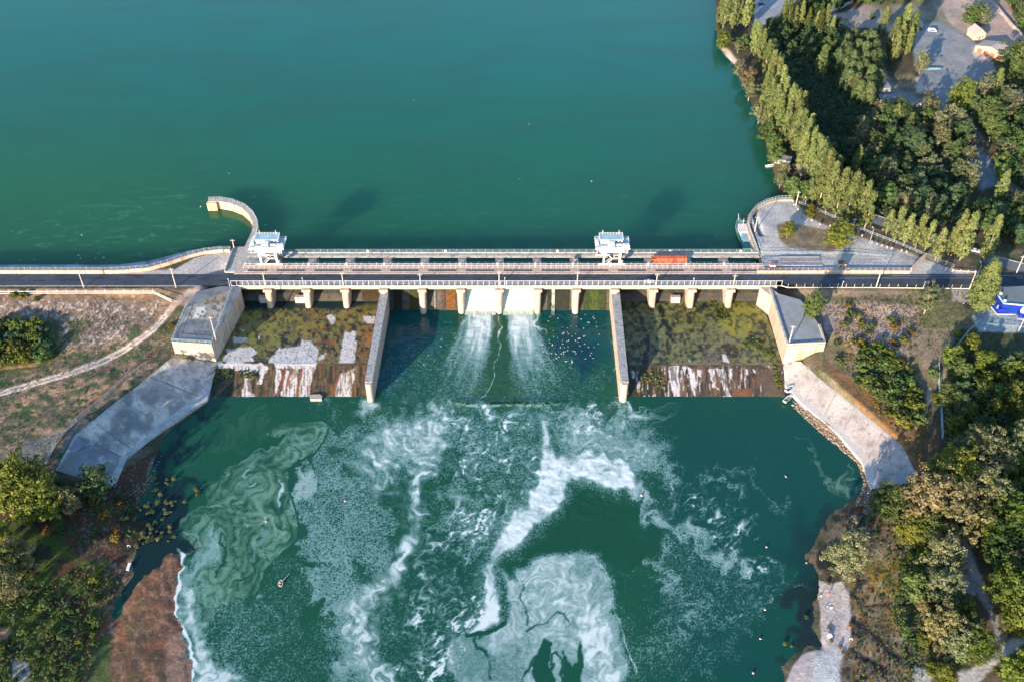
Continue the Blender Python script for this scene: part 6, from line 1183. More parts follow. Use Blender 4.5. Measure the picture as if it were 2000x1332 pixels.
tag(MB().blob((0, 0, .5), .55, 7, 4, .35, sz=(1, .7, .8)).build('debris_heap', mat('debris_red', (.30, .05, .05), var=.4), loc=tuple(gz(213, 727) - (0, 0, .3))), 'small red heap on the grass above the left fence', 'debris')
# ------------------------------------------------------------------ people, buoys, gulls
def person(loc, pose, rz, lab, skin=M_SKIN, cloth=None, bottoms=None, hair=None, sc=1.0):
    """one continuous skinned body"""
    J = {'stand': dict(pel=(0,0,.95), ch=(0,0,1.3), nk=(0,0,1.5), hd=(0,.02,1.68), sl=(-.19,0,1.42), el=(-.27,.02,1.14), wl=(-.25,.12,.9), sr=(.19,0,1.42), er=(.28,.02,1.15), wr=(.24,.14,.92), hl=(-.1,0,.9), kl=(-.11,.02,.5), al=(-.12,-.02,.08), fl=(-.12,.16,.04), hr=(.1,0,.9), kr=(.12,.03,.5), ar=(.14,0,.08), fr=(.15,.18,.04)),
         'lie': dict(pel=(0,0,.14), ch=(0,.36,.16), nk=(0,.54,.17), hd=(0,.74,.2), sl=(-.19,.48,.14), el=(-.4,.3,.1), wl=(-.42,.02,.09), sr=(.19,.48,.14), er=(.4,.66,.1), wr=(.3,.9,.1), hl=(-.1,-.06,.12), kl=(-.16,-.48,.22), al=(-.14,-.9,.08), fl=(-.16,-1.02,.18), hr=(.1,-.06,.12), kr=(.15,-.5,.14), ar=(.2,-.94,.08), fr=(.22,-1.04,.18)),
         'sit': dict(pel=(0,0,.18), ch=(0,-.1,.52), nk=(0,-.12,.72), hd=(0,-.08,.9), sl=(-.19,-.12,.64), el=(-.28,.08,.42), wl=(-.12,.34,.44), sr=(.19,-.12,.64), er=(.28,.08,.42), wr=(.12,.36,.46), hl=(-.1,.05,.16), kl=(-.16,.46,.4), al=(-.16,.8,.08), fl=(-.17,.94,.06), hr=(.1,.05,.16), kr=(.16,.46,.4), ar=(.16,.8,.08), fr=(.18,.94,.06))}[pose]
    ks = list(J); idx = {k: i for i, k in enumerate(ks)}; vs = [J[k] for k in ks]; ed = [(idx[a], idx[b]) for a, b in (('pel','ch'),('ch','nk'),('nk','hd'),('ch','sl'),('sl','el'),('el','wl'),('ch','sr'),('sr','er'),('er','wr'),('pel','hl'),('hl','kl'),('kl','al'),('al','fl'),('pel','hr'),('hr','kr'),('kr','ar'),('ar','fr'))]
    rad = dict(pel=.15, ch=.15, nk=.06, hd=.115, sl=.07, sr=.07, el=.045, er=.045, wl=.035, wr=.035, hl=.1, hr=.1, kl=.065, kr=.065, al=.045, ar=.045, fl=.04, fr=.04)
    for s_, w in (('l', 'wl'), ('r', 'wr')):
        wp = np.array(J[w]); e_ = np.array(J['e' + s_]); d_ = wp - e_; d_ /= np.linalg.norm(d_); sd = np.cross(d_, (0, 0, 1)); sd /= (np.linalg.norm(sd) or 1)
        for i_, off in enumerate((-.03, -.01, .01, .03)): vs.append(tuple(wp + d_ * (.15 + (.02 if i_ in (1, 2) else 0)) + sd * off)); ed.append((idx[w], len(vs) - 1)); rad['f%s%d' % (s_, i_)] = .009
        vs.append(tuple(wp + d_ * .08 + sd * .06)); ed.append((idx[w], len(vs) - 1)); rad['t' + s_] = .010
    me = bpy.data.meshes.new('person_body'); me.from_pydata(vs, ed, []); tmp = bpy.data.objects.new('tmp', me); COL.objects.link(tmp)
    md = tmp.modifiers.new('s', 'SKIN'); 
    for i, k in enumerate(rad): me.skin_vertices[0].data[i].radius = (rad[k],) * 2
    me.skin_vertices[0].data[0].use_root = True; sb = tmp.modifiers.new('b', 'SUBSURF'); sb.levels = 1
    dg = bpy.context.evaluated_depsgraph_get(); bm_me = bpy.data.meshes.new_from_object(tmp.evaluated_get(dg)); bpy.data.objects.remove(tmp)
    bm_me.name = 'person'; bm_me.materials.clear(); bm_me.materials.append(skin); bm_me.materials.append(cloth or skin); bm_me.materials.append(bottoms or M_DARK)
    H_ = np.array(J['hd']); PE = np.array(J['pel']); CH = np.array(J['ch'])
    for p in bm_me.polygons:
        c = np.array(p.center); dch = np.linalg.norm(c - CH); dpe = min(np.linalg.norm(c - PE), np.linalg.norm(c - np.array(J['hl'])), np.linalg.norm(c - np.array(J['hr'])))
        p.use_smooth = True; p.material_index = 2 if dpe < .19 and dpe < dch else (1 if cloth and (dch < .27 or dpe < .2) else 0)
    o = put('person', bm_me, loc=tuple(loc)); o.rotation_euler = (0, 0, rz); o.scale = (sc,) * 3; tag(o, lab, 'person')
    hr_ = MB().blob(H_ + (0, -.02, .035), .112, 10, 6).build('hair', hair or M_DARK, o, True); f = MB().blob(H_ + (0, .105, -.01), .018, 6, 4).build('nose', skin, o)
    for s_ in (-1, 1): MB().blob(H_ + (s_ * .038, .098, .02), .013, 6, 4).build('eye', M_DARK, o); MB().blob(H_ + (s_ * .112, 0, -.005), .024, 6, 4).build('ear', skin, o)
    MB().box(H_[0] - .025, H_[0] + .025, H_[1] + .1, H_[1] + .112, H_[2] - .055, H_[2] - .045).build('mouth', M_REDP, o); return o
PINK = mat('shirt_pink', (.70, .32, .34), var=.1); RED = mat('shirt_red', (.60, .05, .08), var=.1); WHT = mat('shirt_white', (.75, .75, .75), var=.05)
# angler in a float
p = P(548.5, 1139, .12); o = thing('float_boat', 'tiny inflatable dinghy carrying an angler on the open foam water', 'boat', tuple(p), R(10)); st = [(math.cos(t), math.sin(t)) for t in np.linspace(0, 2 * math.pi, 25)]
MB().loft([[(x * (.75 + .24 * math.cos(s)), y * (1.25 + .24 * math.cos(s)), .22 + .24 * math.sin(s)) for s in np.linspace(0, 2 * math.pi, 9)[:-1]] for x, y in st], cap=False).build('tube', mat('dinghy', (.30, .32, .30)), o, True); MB().prism([(x * .7, y * 1.2) for x, y in st[:-1]], .02, .1).build('floor', M_DARK, o)
person(p + (0, -.3, .12), 'sit', R(-40), 'person with white cap and pink shirt sitting in the inflatable dinghy', cloth=PINK, bottoms=M_DARK, hair=WHT, sc=1.35)
mb = MB().tube((0, 0, 0), (2.6, 2.4, 1.6), .04, .015, n=5); tag(mb.build('fishing_rod', M_WHITE, loc=tuple(p + (.4, .3, .7))), 'thin white fishing rod held out over the foam by the angler', 'rod')
person(gz(1617, 1164), 'stand', R(160), 'person in a red top standing on the grey beach', cloth=RED, sc=1.2); person(gz(1603, 1165), 'sit', R(90), 'person in a white top sitting near the water on the grey beach', cloth=WHT, sc=1.15)
person(gz(1619, 1184) + (0, 0, .02), 'lie', R(80), 'person in pink clothes lying beside white towels on the grey beach', cloth=PINK, sc=1.2)
t_ = gz(1620, 1180); 
for i, (dx, dy, l_) in enumerate(((0, 0, 'white towel spread on the grey beach, the upper one'), (1.1, -1.9, 'white towel with a crumpled edge on the grey beach, the lower one'))):
    nx = 8; V_ = np.array([(x, y, .06 + .05 * math.sin(x * 5 + y * 3)) for y in np.linspace(-.5, .5, nx) for x in np.linspace(-1, 1, nx)]); o = put('towel', npmesh('towel', V_, gridfaces(nx, nx), WHT), loc=tuple(gz(1618 + dx * 5, 1181 - dy * 3) + (0, 0, .05))); o.rotation_euler = (0, 0, R(20 + i * 40)); tag(o, l_, 'towel')
TY = lr.mesh('tyre', M_STEEL, True)
for x, y, l_ in ((1662,1249,'grey rubber ring lying on the dark edge of the grey beach'), (252,1067,'grey rubber ring half sunk in the dark marsh water')): tag(put('tyre_ring', TY, loc=tuple(gz(x, y) + (0, 0, .3))), l_, 'ring')
tag(MB().blob((0, 0, .3), .9, 8, 5, .2).build('boulder', M_WHITE, loc=tuple(gz(1620.5, 1242))), 'white boulder in the middle of the grey beach', 'rock'); tag(MB().box(-.5, .5, -1.5, 1.5, 0, .5).build('plank', M_WHITE, loc=tuple(gz(252, 1108) + (0, 0, .3))), 'white board floating in the dark marsh inlet', 'board')
def buoy(px, py, lab, big=1.0):
    big *= .72
    o = thing('buoy', lab, 'buoy', tuple(P(px, py, .1))); MB().blob((0, 0, .15), .58 * big, 10, 6, sz=(1, 1, .5)).build('float', M_WHITE, o, True); MB().tube((0, 0, .3), (0, 0, 1.2 * big), .18 * big, .06, n=8).build('stem', M_REDP, o); MB().tube((0, 0, .1), (0, 0, .35), .5 * big, .45 * big, n=10).build('band', M_ORANGE, o)
for x, y, l_, b_ in ((674,978,'small white and red float in the speckled foam left of centre',1), (520,1018,'small white and red float among the green algae swirls',.9), (1253,967,'bright red buoy on the foam band right of centre',1.15), (1497,1068,'dark orange float on green water right of the foam',.9), (1494,1190,'white and red float with a flag, middle one near the beach',1), (1485,1247,'white and red float nearer the beach tip',.9), (1471,1314,'white and red float lowest by the bottom edge',1), (1575,1099,'small float at the edge of the dark water weed',.8)): buoy(x, y, l_, b_)
# gulls
gb = MB(); gb.loft([[(.10 * w * math.cos(t), y, .10 + .09 * w * math.sin(t)) for t in np.linspace(0, 2 * math.pi, 9)[:-1]] for y, w in ((-.38, .15), (-.25, .6), (0, 1.1), (.2, .9), (.3, .55), (.36, .6), (.44, .5), (.5, .12))])
gs = MB(); gs.v = list(gb.v); gs.f = list(gb.f); gs.m = list(gb.m); gm_sit = gs.mesh('gull', M_WHITE, True)
gb.add([(.05, -.1, .14), (.05, .15, .14), (.45, .18, .28), (.9, -.05, .22), (.45, -.05, .27)], [(0, 4, 2, 1), (4, 3, 2)]); gb.add([(-.05, -.1, .14), (-.05, .15, .14), (-.45, .18, .28), (-.9, -.05, .22), (-.45, -.05, .27)], [(1, 2, 4, 0), (2, 3, 4)]); gm_fly = gb.mesh('gull', M_WHITE, True)
rg = random.Random(5); n_g = 0
def gull(x, y, z, fly, lab, grp=None):
    o = put('gull', gm_fly if fly else gm_sit, loc=tuple(P(x, y, z))); s = rg.uniform(.6, 1.0); o.scale = (s, s, s); o.rotation_euler = (rg.uniform(-.3, .3) * fly, 0, rg.uniform(0, 6.28)); tag(o, lab, 'gull', grp)
for i in range(80):
    k = i % 5
    if k < 2: x, y = rg.gauss(1100, 18), rg.gauss(688, 12)
    elif k == 2: x, y = rg.gauss(1115, 22), rg.gauss(655, 9)
    elif k == 3: x, y = rg.uniform(1065, 1170), rg.uniform(612, 640)
    else: x, y = rg.gauss(1130, 25), rg.gauss(672, 18)
    x = min(max(x, 1056), 1190); gull(x, max(y, 612), .1, i % 4 == 0, 'white gull in the flock below the gates right of the falls', 'gulls on the water below the right gates')
for x, y in ((798,680),(836,694),(844,652),(862,663),(888,652),(861,677),(828,712),(890,660),(1081,718),(1160,678)): gull(x, y, .1, 0, 'lone white gull on the smooth water beside the foam plumes', 'scattered gulls beside the foam plumes')
for x, y in ((153,500),(158,506),(187,506),(194,496),(203,504),(326,503),(67,508),(150,516),(392,405),(497,385),(519,441),(447,340),(808,197),(1155,355),(1033,243),(1015,350),(160,460),(1535,931)): gull(x, y, 9.05 if y < 700 else .1, 1, 'single white gull on open green water', 'gulls scattered over open water')
# ------------------------------------------------------------------ vegetation
def leaves(C, rc, per, size, seed, sq=(1, 1, 1), up=.35, axis=None):
    """leaf-sized faces gathered in clumps; C (n,3) clump centres, rc radii"""
    r = np.random.default_rng(seed); n = len(C); rc = np.broadcast_to(rc, (n,)); N_ = n * per
    d = r.normal(size=(N_, 3)); d /= np.linalg.norm(d, axis=1)[:, None]; rad = (r.random(N_) ** .45)
    ctr = np.repeat(C, per, 0) + d * (np.repeat(rc, per) * rad)[:, None] * np.array(sq)
    nrm = d * .8 + r.normal(size=(N_, 3)) * .55; nrm[:, 2] += up
    if axis is not None: o = ctr.copy(); o[:, 2] = 0; o /= (np.linalg.norm(o, axis=1)[:, None] + 1e-6); nrm += o * axis
    nrm /= np.linalg.norm(nrm, axis=1)[:, None]; a = np.cross(nrm, r.normal(size=(N_, 3))); a /= np.linalg.norm(a, axis=1)[:, None]; b = np.cross(nrm, a)
    s = size * r.uniform(.6, 1.25, N_)[:, None] * .5; V_ = np.stack([ctr - a * s - b * s * .7, ctr + a * s - b * s * .7, ctr + a * s * .8 + b * s * .8, ctr - a * s * .8 + b * s * .8], 1).reshape(-1, 3)
    F_ = np.arange(N_ * 4).reshape(-1, 4); lv = np.repeat(r.random(n), per) * .6 + r.random(N_) * .4
    return V_, F_, np.repeat(lv, 4)
def env_clumps(kind, h, R_, n, r):
    C = []
    while len(C) < n:
        if kind == 'col':
            t = r.random(); z = h * (.10 + .88 * t); w = R_ * min(1, (t / .12) ** .6) * (1 - max(0, t - .45) / .62) ** .75; a = r.random() * 6.283; q = math.sqrt(r.uniform(.25, 1)) * w; C.append((q * math.cos(a), q * math.sin(a), z))
        elif kind == 'dome':
            v = r.normal(size=3); v /= np.linalg.norm(v); q = r.uniform(.55, 1) ** .5; z = h * .58 + v[2] * q * h * .40; C.append((v[0] * q * R_, v[1] * q * R_, z))
        elif kind == 'bush':
            v = r.normal(size=3); v /= np.linalg.norm(v); q = r.uniform(.3, 1) ** .5; C.append((v[0] * q * R_, v[1] * q * R_, max(.25 * h, h * .45 + v[2] * q * h * .5)))
    return np.array(C)
TREES = {}
def make_tree(key, kind, h, R_, ncl, rc, per, lsz, seed, leafm, barkm, trunk_r, limbs=6, lobes=0, bare=.1):
    r = np.random.default_rng(seed); C = env_clumps(kind, h, R_, ncl, r)
    if lobes:                                            # a few big lobes give the crown an uneven outline
        L = env_clumps(kind, h, R_ * .62, lobes, r); C = np.concatenate([l_ + r.normal(size=(ncl // lobes, 3)) * R_ * .24 for l_ in L]); C[:, 2] = np.maximum(C[:, 2], h * .18)
    if kind == 'col': C[:, 2] = np.maximum(C[:, 2], h * bare)
    V_, F_, lv = leaves(C, rc * r.uniform(.7, 1.25, len(C)), per, lsz, seed, (1, 1, 1.5 if kind == 'col' else .85), axis=.5)
    cm = npmesh('crown', V_, F_, leafm, {'leafv': ('FLOAT', lv)}, smooth=False); mb = MB(); top = h * (.93 if kind == 'col' else .72)
    lx, ly = r.normal(0, .015 * h, 2); mb.tube((0, 0, -.4), (lx * .5, ly * .5, top * .5), trunk_r, trunk_r * .65, 7).tube((lx * .5, ly * .5, top * .5), (lx, ly, top), trunk_r * .65, trunk_r * .18, 7)
    for i in r.choice(len(C), min(limbs, len(C)), False):
        c = C[i]; z0 = c[2] * .45 if kind != 'col' else c[2] * .82; f = z0 / top; mb.tube((lx * f, ly * f, z0), c, trunk_r * .38, trunk_r * .10, 5)
    tm = mb.mesh('trunk', barkm, True); TREES[key] = (cm, tm, h)
def recolor(key, src, leafm):
    cm, tm, h = TREES[src]; c2 = cm.copy(); c2.materials[0] = leafm; TREES[key] = (c2, tm, h)
L_POP = mat_leaf('leaf_poplar', (.090, .130, .042), (.275, .315, .110), (.30, .21, .07), .02)
L_MID = mat_leaf('leaf_mid', (.050, .098, .034), (.155, .220, .065), None, .025)
L_DRK = mat_leaf('leaf_dark', (.036, .078, .042), (.105, .170, .075), None, .02)
L_PAL = mat_leaf('leaf_pale', (.075, .105, .055), (.270, .285, .140), (.32, .31, .18), .02)
L_YEL = mat_leaf('leaf_yellow', (.065, .100, .018), (.225, .255, .045), (.32, .25, .04), .03)
L_ORA = mat_leaf('leaf_orange', (.12, .07, .015), (.30, .20, .05), None, .03)
L_BEI = mat_leaf('leaf_beige', (.11, .10, .045), (.30, .26, .13), None, .02)
for i in range(3): make_tree('pop%d' % i, 'col', 23, 2.6, 140, .78, 36, .55, 10 + i, L_POP, M_BARKP, .34, 3)
for i in range(2): make_tree('ypop%d' % i, 'col', 16, 2.3, 85, .75, 30, .52, 20 + i, L_POP, M_BARKP, .30, 4, bare=.2)
make_tree('bigpop', 'col', 27, 5.4, 330, 1.15, 42, .62, 25, L_POP, M_BARKP, .6, 20, bare=.06)
for i in range(3): make_tree('mid%d' % i, 'dome', 12, 4.8, 100, 1.15, 36, .62, 30 + i, L_MID, M_BARK, .34, 12, lobes=9)
for i in range(2): make_tree('pal%d' % i, 'dome', 13.5, 4.4, 80, .95, 26, .52, 40 + i, L_PAL, M_BARKP, .28, 26, lobes=10)
for i in range(3): make_tree('bush%d' % i, 'bush', 3.4, 2.3, 40, .62, 26, .42, 50 + i, L_MID, M_BARK, .12, 5)
for i in range(3): recolor('drk%d' % i, 'mid%d' % i, L_DRK); recolor('ytree%d' % i, 'mid%d' % i, L_YEL); recolor('ybush%d' % i, 'bush%d' % i, L_YEL); recolor('obush%d' % i, 'bush%d' % i, L_ORA); recolor('dbush%d' % i, 'bush%d' % i, L_DRK); recolor('beige%d' % i, 'mid%d' % i, L_BEI); recolor('pbush%d' % i, 'bush%d' % i, L_PAL)
recolor('mpop0', 'pop1', mat_leaf('leaf_poplar_green', (.035, .062, .016), (.125, .150, .035), None, .02)); recolor('upr0', 'pop0', L_MID)
make_tree('upr1', 'col', 14, 4.0, 110, 1.1, 34, .6, 61, mat_leaf('leaf_upright', (.055, .095, .038), (.17, .215, .085), None, .02), M_BARK, .35, 8, bare=.12)
r_ = np.random.default_rng(77); mb = MB(); mb.tube((0, 0, -.3), (.3, .2, 5), .3, .2, 7)
for i in range(26):
    a = r_.random() * 6.28; z = r_.uniform(2, 5); e = np.array([math.cos(a) * r_.uniform(2, 4.2), math.sin(a) * r_.uniform(2, 4.2), z + r_.uniform(2.5, 6)]); s_ = np.array([.2, .1, z]); mb.tube(s_, e, .13, .04, 5)
    for k in range(4): f = r_.uniform(.4, .95); p0 = s_ + (e - s_) * f; mb.tube(p0, p0 + r_.normal(size=3) * (1.1, 1.1, .9) + (0, 0, .6), .05, .015, 4)
dead_me = mb.mesh('trunk', M_BARKP)
for i in range(2): make_tree('bigmid%d' % i, 'dome', 17, 7.2, 300, 1.15, 34, .55, 90 + i, L_MID, M_BARK, .5, 20, lobes=20)
for i in range(2): make_tree('bigpal%d' % i, 'dome', 17, 6.0, 220, .95, 26, .48, 95 + i, L_PAL, M_BARKP, .4, 40, lobes=18); recolor('bigdrk%d' % i, 'bigmid%d' % i, L_DRK); recolor('bigytree%d' % i, 'bigmid%d' % i, L_YEL); recolor('bigbeige%d' % i, 'bigmid%d' % i, L_BEI)
def tree(kinds, loc, h, name, label, cat, group=None, wide=1.0):
    key = random.choice(kinds) if isinstance(kinds, (list, tuple)) else kinds
    if h > 13.5 and 'big' + key[:-1] + '0' in TREES: key = 'big' + key[:-1] + random.choice('01'); wide *= .95
    cm, tm, h0 = TREES[key]; s = h / h0
    o = thing(name, label, cat, tuple(loc), random.uniform(0, 6.28), group); sx = s * wide; o.scale = (sx, sx, s)
    put('crown', cm, o); put('trunk', tm, o); return o
POPS, YPOPS = ['pop0', 'pop1', 'pop2'], ['ypop0', 'ypop1']; MID = ['mid0', 'mid1', 'mid2']; DRK = ['drk0', 'drk1', 'drk2']; PAL = ['pal0', 'pal1']; YT = ['ytree0', 'ytree1', 'ytree2']; BG = ['bush0', 'bush1', 'bush2']; BY = ['ybush0', 'ybush1', 'ybush2']; BO = ['obush0', 'obush1', 'obush2']; BD = ['dbush0', 'dbush1', 'dbush2']; BE = ['beige0', 'beige1', 'beige2']; BP = ['pbush0', 'pbush1', 'pbush2']
# -- poplars
shore = [(1412,54,-25),(1404,52,-12),(1430,56,-20),(1440,52,-10),(1455,56,-20),(1463,50,-8),(1468,98,37),(1476,112,48),(1484,120,56),(1500,184,97),(1508,205,112),(1516,222,128),(1488,216,140),(1497,236,152),(1506,250,165),(1513,266,180),(1521,245,150),(1531,266,166),(1540,280,176),(1528,286,200),
 (1548,294,210),(1556,304,214),(1563,314,238),(1571,306,222),(1553,276,178),(1578,342,262),(1588,354,268),(1573,352,276),(1600,374,284),(1597,350,270),(1610,388,298),(1586,396,284),(1597,408,292),(1612,415,316),(1620,398,306),(1560,335,256),(1472,112,44),(1492,150,78),(1494,212,128),(1506,222,140),(1522,238,150),(1534,262,164),(1546,290,196),(1540,268,184),(1566,318,232),(1576,330,248),(1583,346,262),(1592,360,276),(1604,376,290),(1498,252,174),(1514,276,196)]
for u, v, t in shore: tree(POPS, gz(u, v, 11), h_from(u, v, 12, t), 'poplar_tree', 'tall golden green poplar in the dense row along the reservoir shore', 'tree', 'poplars in the dense row on the reservoir shore')
road_ = [(1631,424,328),(1640,418,334),(1650,437,336),(1662,430,342),(1678,436,353),(1688,448,374),(1730,458.5,412),(1746,472,404),(1764,481,420),(1787,486,419),(1806,490,432),(1826,509.5,448),(1851,500,445),(1857,501,411),(1874,509.5,414),(1921,509.5,420)]
rn = ['tallest one nearest the quay wall', 'second from the quay wall', 'third from the quay wall', 'fourth from the quay wall', 'fifth, just before the gap in the row', 'slim one right at the gap in the row', 'tiny thin one right after the gap', 'second after the gap', 'third after the gap', 'fourth after the gap', 'fifth after the gap, slim', 'low slender one near the wire fence', 'low bushy one beside a taller twin', 'tall twin left of the white cars', 'leaning one between the white cars', 'last one before the big poplar']
for (u, v, t), l_ in zip(road_, rn): h = h_from(u, v, 13.5, t); tree(YPOPS if h < 24 else POPS, P(u, v, 13.4), h, 'poplar_tree', 'roadside poplar with a bare trunk, ' + l_, 'tree', wide=1.0 if h > 15 else 1.15)
tree('bigpop', P(1907, 609, 13.2), h_from(1907, 609, 13.2, 511), 'poplar_tree', 'big broad poplar standing between the road and the blue station', 'tree')
inner = [(1534,66,-4),(1548,64,12),(1560,60,2),(1573,70,15),(1581,62,6),(1595,80,14),(1605,76,8),(1590,72,22),(1620,80,30),(1525,60,0)]
for u, v, t in inner: tree(POPS + ['mpop0'], gz(u, v, 11), h_from(u, v, 11.5, t), 'poplar_tree', 'tall poplar in the loose line behind the shore row near the top', 'tree', 'poplars in the inner line near the top')
for u, v, t, l_ in ((1718,78,14,'leftmost of the yard clump'), (1736,108,34,'left middle of the yard clump'), (1753,100,8,'rear of the yard clump'), (1750,114,46,'front and brightest of the yard clump'), (1772,98,20,'right rear of the yard clump'), (1768,108,50,'right front of the yard clump'), (1742,124,62,'lowest in front of the yard clump')):
    tree(POPS, gz(u, v, 11), h_from(u, v, 11.5, t), 'poplar_tree', 'tall poplar beside the grey yard, ' + l_, 'tree', wide=1.15)
for u, v, t, l_ in ((1597,162,88,'lone poplar with a white trunk rising from the dark thicket'), (1934,204,134,'golden poplar at the lower right corner of the yard'), (1742,254,203,'short bright poplar top poking out of the wood below the sheds'), (1770,270,220,'second bright poplar top in the wood, right of the short one'), (1944,402,332,'golden poplar beside the lane crossing in the wood'), (1668,338,284,'small rounded poplar behind the roadside row'), (1672,300,262,'thin dim poplar above the small rounded one')):
    tree(POPS, gz(u, v, 11), h_from(u, v, 12, t), 'poplar_tree', l_, 'tree', wide=1.25)
# -- single trees
singles = [(1536,466,437,'ytree0','small yellow green tree on the grass island of the plaza',1.1),(1634,482,436,'ytree1','broad yellow tree at the right end of the plaza grass island',1.25),(1616,479,450,'ytree2','yellow tree joined to the broad one on the grass island',1.0),(1580,424,403,'ytree1','tiny yellow green tree below the tip of the fence',1.2),
 (1804,614,560,'pal0','round pale olive tree below the road by the big poplar',1.05),(1584,626,578,'mid1','dark spiky pine like bush beside the right abutment block',.8),(1413,96,64,'ytree0','yellow green round tree overhanging the reservoir at the top',1.2),(1440,105,80,'pal1','greyish bare tipped tree beside the yellow shore tree',1.2),(1512,322,290,'mid0','bright green round tree at the shore by the small boat',1.15),(1400,60,48,'mid2','small dull green tree at the foot of the top poplars',1.3),
 (1530,350,318,'pal0','olive tree leaning over the water below the small boat',1.1),(1522,368,340,'pal1','dusty olive bush tree at the water above the quay tip',1.3),(1545,386,352,'mid1','mid green tree right behind the quay wall tip',1.2),(1570,392,358,'mid2','dark green tree left of the first roadside poplar',1.2),(1455,170,130,'beige0','greyish beige tree on the shore among the poplars',1.1),(1440,150,120,'pal0','pale tree at the water below the sandy landing',1.2),(1461,200,160,'pal1','pale green tree at the water beside the dense poplars',1.2),(1480,245,205,'pal0','blue green tree at the water below the first dense poplars',1.2),(1500,280,238,'mid1','mid green tree hanging over the water in the middle of the shore',1.2),(1510,300,262,'mid0','olive tree between poplars and the round green tree',1.0),
 (1450,98,70,'mid2','green tree behind the yellow shore tree',1.2),(1895,50,8,'mid0','round dark green tree left of the cream gabled house',1.5),(1915,56,14,'pal0','taller pale tree touching the cream gabled house',1.0),(1703,38,26,'drk0','small dark round tree on the sand left of the yard clump',1.4),(1882,82,50,'x','',0),
 (1795,145,104,'pal1','sparse leaning tree by the blue yard boat',1.1),(1868,218,158,'ytree0','yellow topped tree at the lower edge of the yard',1.0),(1912,208,150,'pal0','thin pale tree at the lower edge of the yard',1.0),(1960,230,175,'pal1','beige tree right of the golden yard poplar',1.3),(1925,252,196,'mid0','large round bright green tree below the yard',1.3),(1975,170,90,'mid1','large dark tree in front of the orange door garage',1.3),(1995,150,88,'mid2','dark tree at the right edge beside the garage',1.3),(1998,330,255,'mid0','weeping green tree at the right edge beside the lane',1.3),
 (68,990,906,'ytree1','largest yellow green tree at the lower left bank',1.15),(15,985,920,'mid0','green tree behind the largest tree at the left edge',1.2),(95,1010,950,'ytree2','grey green lobe tree joined right of the largest left tree',1.1),(195,968,918,'drk1','dark green tree just below the left slab',1.1),(5,1080,1035,'ytree0','bright yellow tree cut by the left edge',1.1),(45,1110,1062,'beige1','small beige round tree at the lower left',1.2),(18,1130,1078,'ytree1','yellow olive tree below the beige one',1.0),(30,1170,1112,'pal0','round grey green tree lowest in the left group',1.0),(138,1000,960,'beige2','brownish tree between the left group and the slab',1.0),
 (1755,1040,970,'x','',0),(1795,1030,945,'beige0','broad beige tree below the end of the right slab, left half',1.05),(1850,1045,958,'beige1','broad beige tree below the end of the right slab, right half',1.1),(1728,1010,955,'mid1','dark green tree directly below the right slab',1.2),(1775,1060,1010,'ytree0','yellow green tree under the broad beige pair',1.1),(1815,1065,1015,'mid2','green tree under the right beige tree',1.3),(1945,1060,985,'ytree2','olive tree right of the white sand strip',1.15),(1935,1010,960,'mid0','mid green tree above the olive tree right of the sand',1.2),
 (1825,1125,1058,'pal1','pale greyish tree left of the white sand strip',1.2),(1800,1110,1078,'ytree1','small yellow green tree beside the pale greyish one',1.1),(1780,1165,1130,'mid1','small bright green tree left of the pale willow',1.2),(1830,1180,1120,'pal0','pale willow below the white sand strip',1.3),(1845,1215,1180,'mid2','green tree right of the pale willow',1.2),(1872,1215,1178,'ytree2','ragged yellow green tree below the sand strip',1.0),(1830,1250,1198,'beige2','pale beige tree in the lower right',1.1),(1858,1285,1235,'pal1','grey bare looking tree in the lower right',1.1),(1890,1290,1240,'ytree0','olive tree beside the grey bare looking one',1.1),(1835,1332,1306,'ytree1','yellow tree at the bottom edge left of the sand track',1.2),
 (1970,1215,1140,'ytree0','bright yellow tree at the lower right edge',1.25),(1995,1240,1170,'ytree2','second bright yellow tree cut by the right edge',1.1),(1965,1110,1040,'mid0','dark green tree above the bright yellow ones',1.3),(1990,1140,1080,'beige0','olive brown tree at the right edge above the yellow ones',1.2),(1985,1345,1290,'ytree1','yellow green tree in the bottom right corner',1.2),(1968,1325,1298,'mid1','green bush tree left of the corner tree',1.3),(1700,1250,1215,'x','',0),(1640,1118,1050,'pal0','grey green shrub tree standing at the dark water edge',1.1),(1900,925,848,'pal0','grey aspen with visible limbs in the lower right wood',1.2),(1935,930,870,'pal1','grey aspen right of the other grey aspen',1.0),(1870,905,860,'pal1','grey aspen touching the wire fence end',1.1),(1850,975,900,'ytree2','yellow green tree below the grey aspens by the fence',1.2),(1900,1005,930,'pal0','olive tree with pale limbs below the grey aspens',1.3),(1995,890,830,'pal1','grey tree with red limbs at the right edge',1.2)]
for u, v, t, k, l_, w in singles:
    if k == 'x': continue
    q = gz(u, v); tree(k, q, h_from(u, v, q[2], t), 'tree', l_, 'tree', wide=w)
for u, v, l_ in ((1562,352,'leafless tree with orange brown twigs among the poplars by the quay'), (1950,915,'leafless grey tree lying over in the lower right wood'), (1737,285,'leafless pale tree in the middle of the upper wood')):
    o = thing('bare_tree', l_, 'tree', tuple(gz(u, v))); put('trunk', dead_me, o)
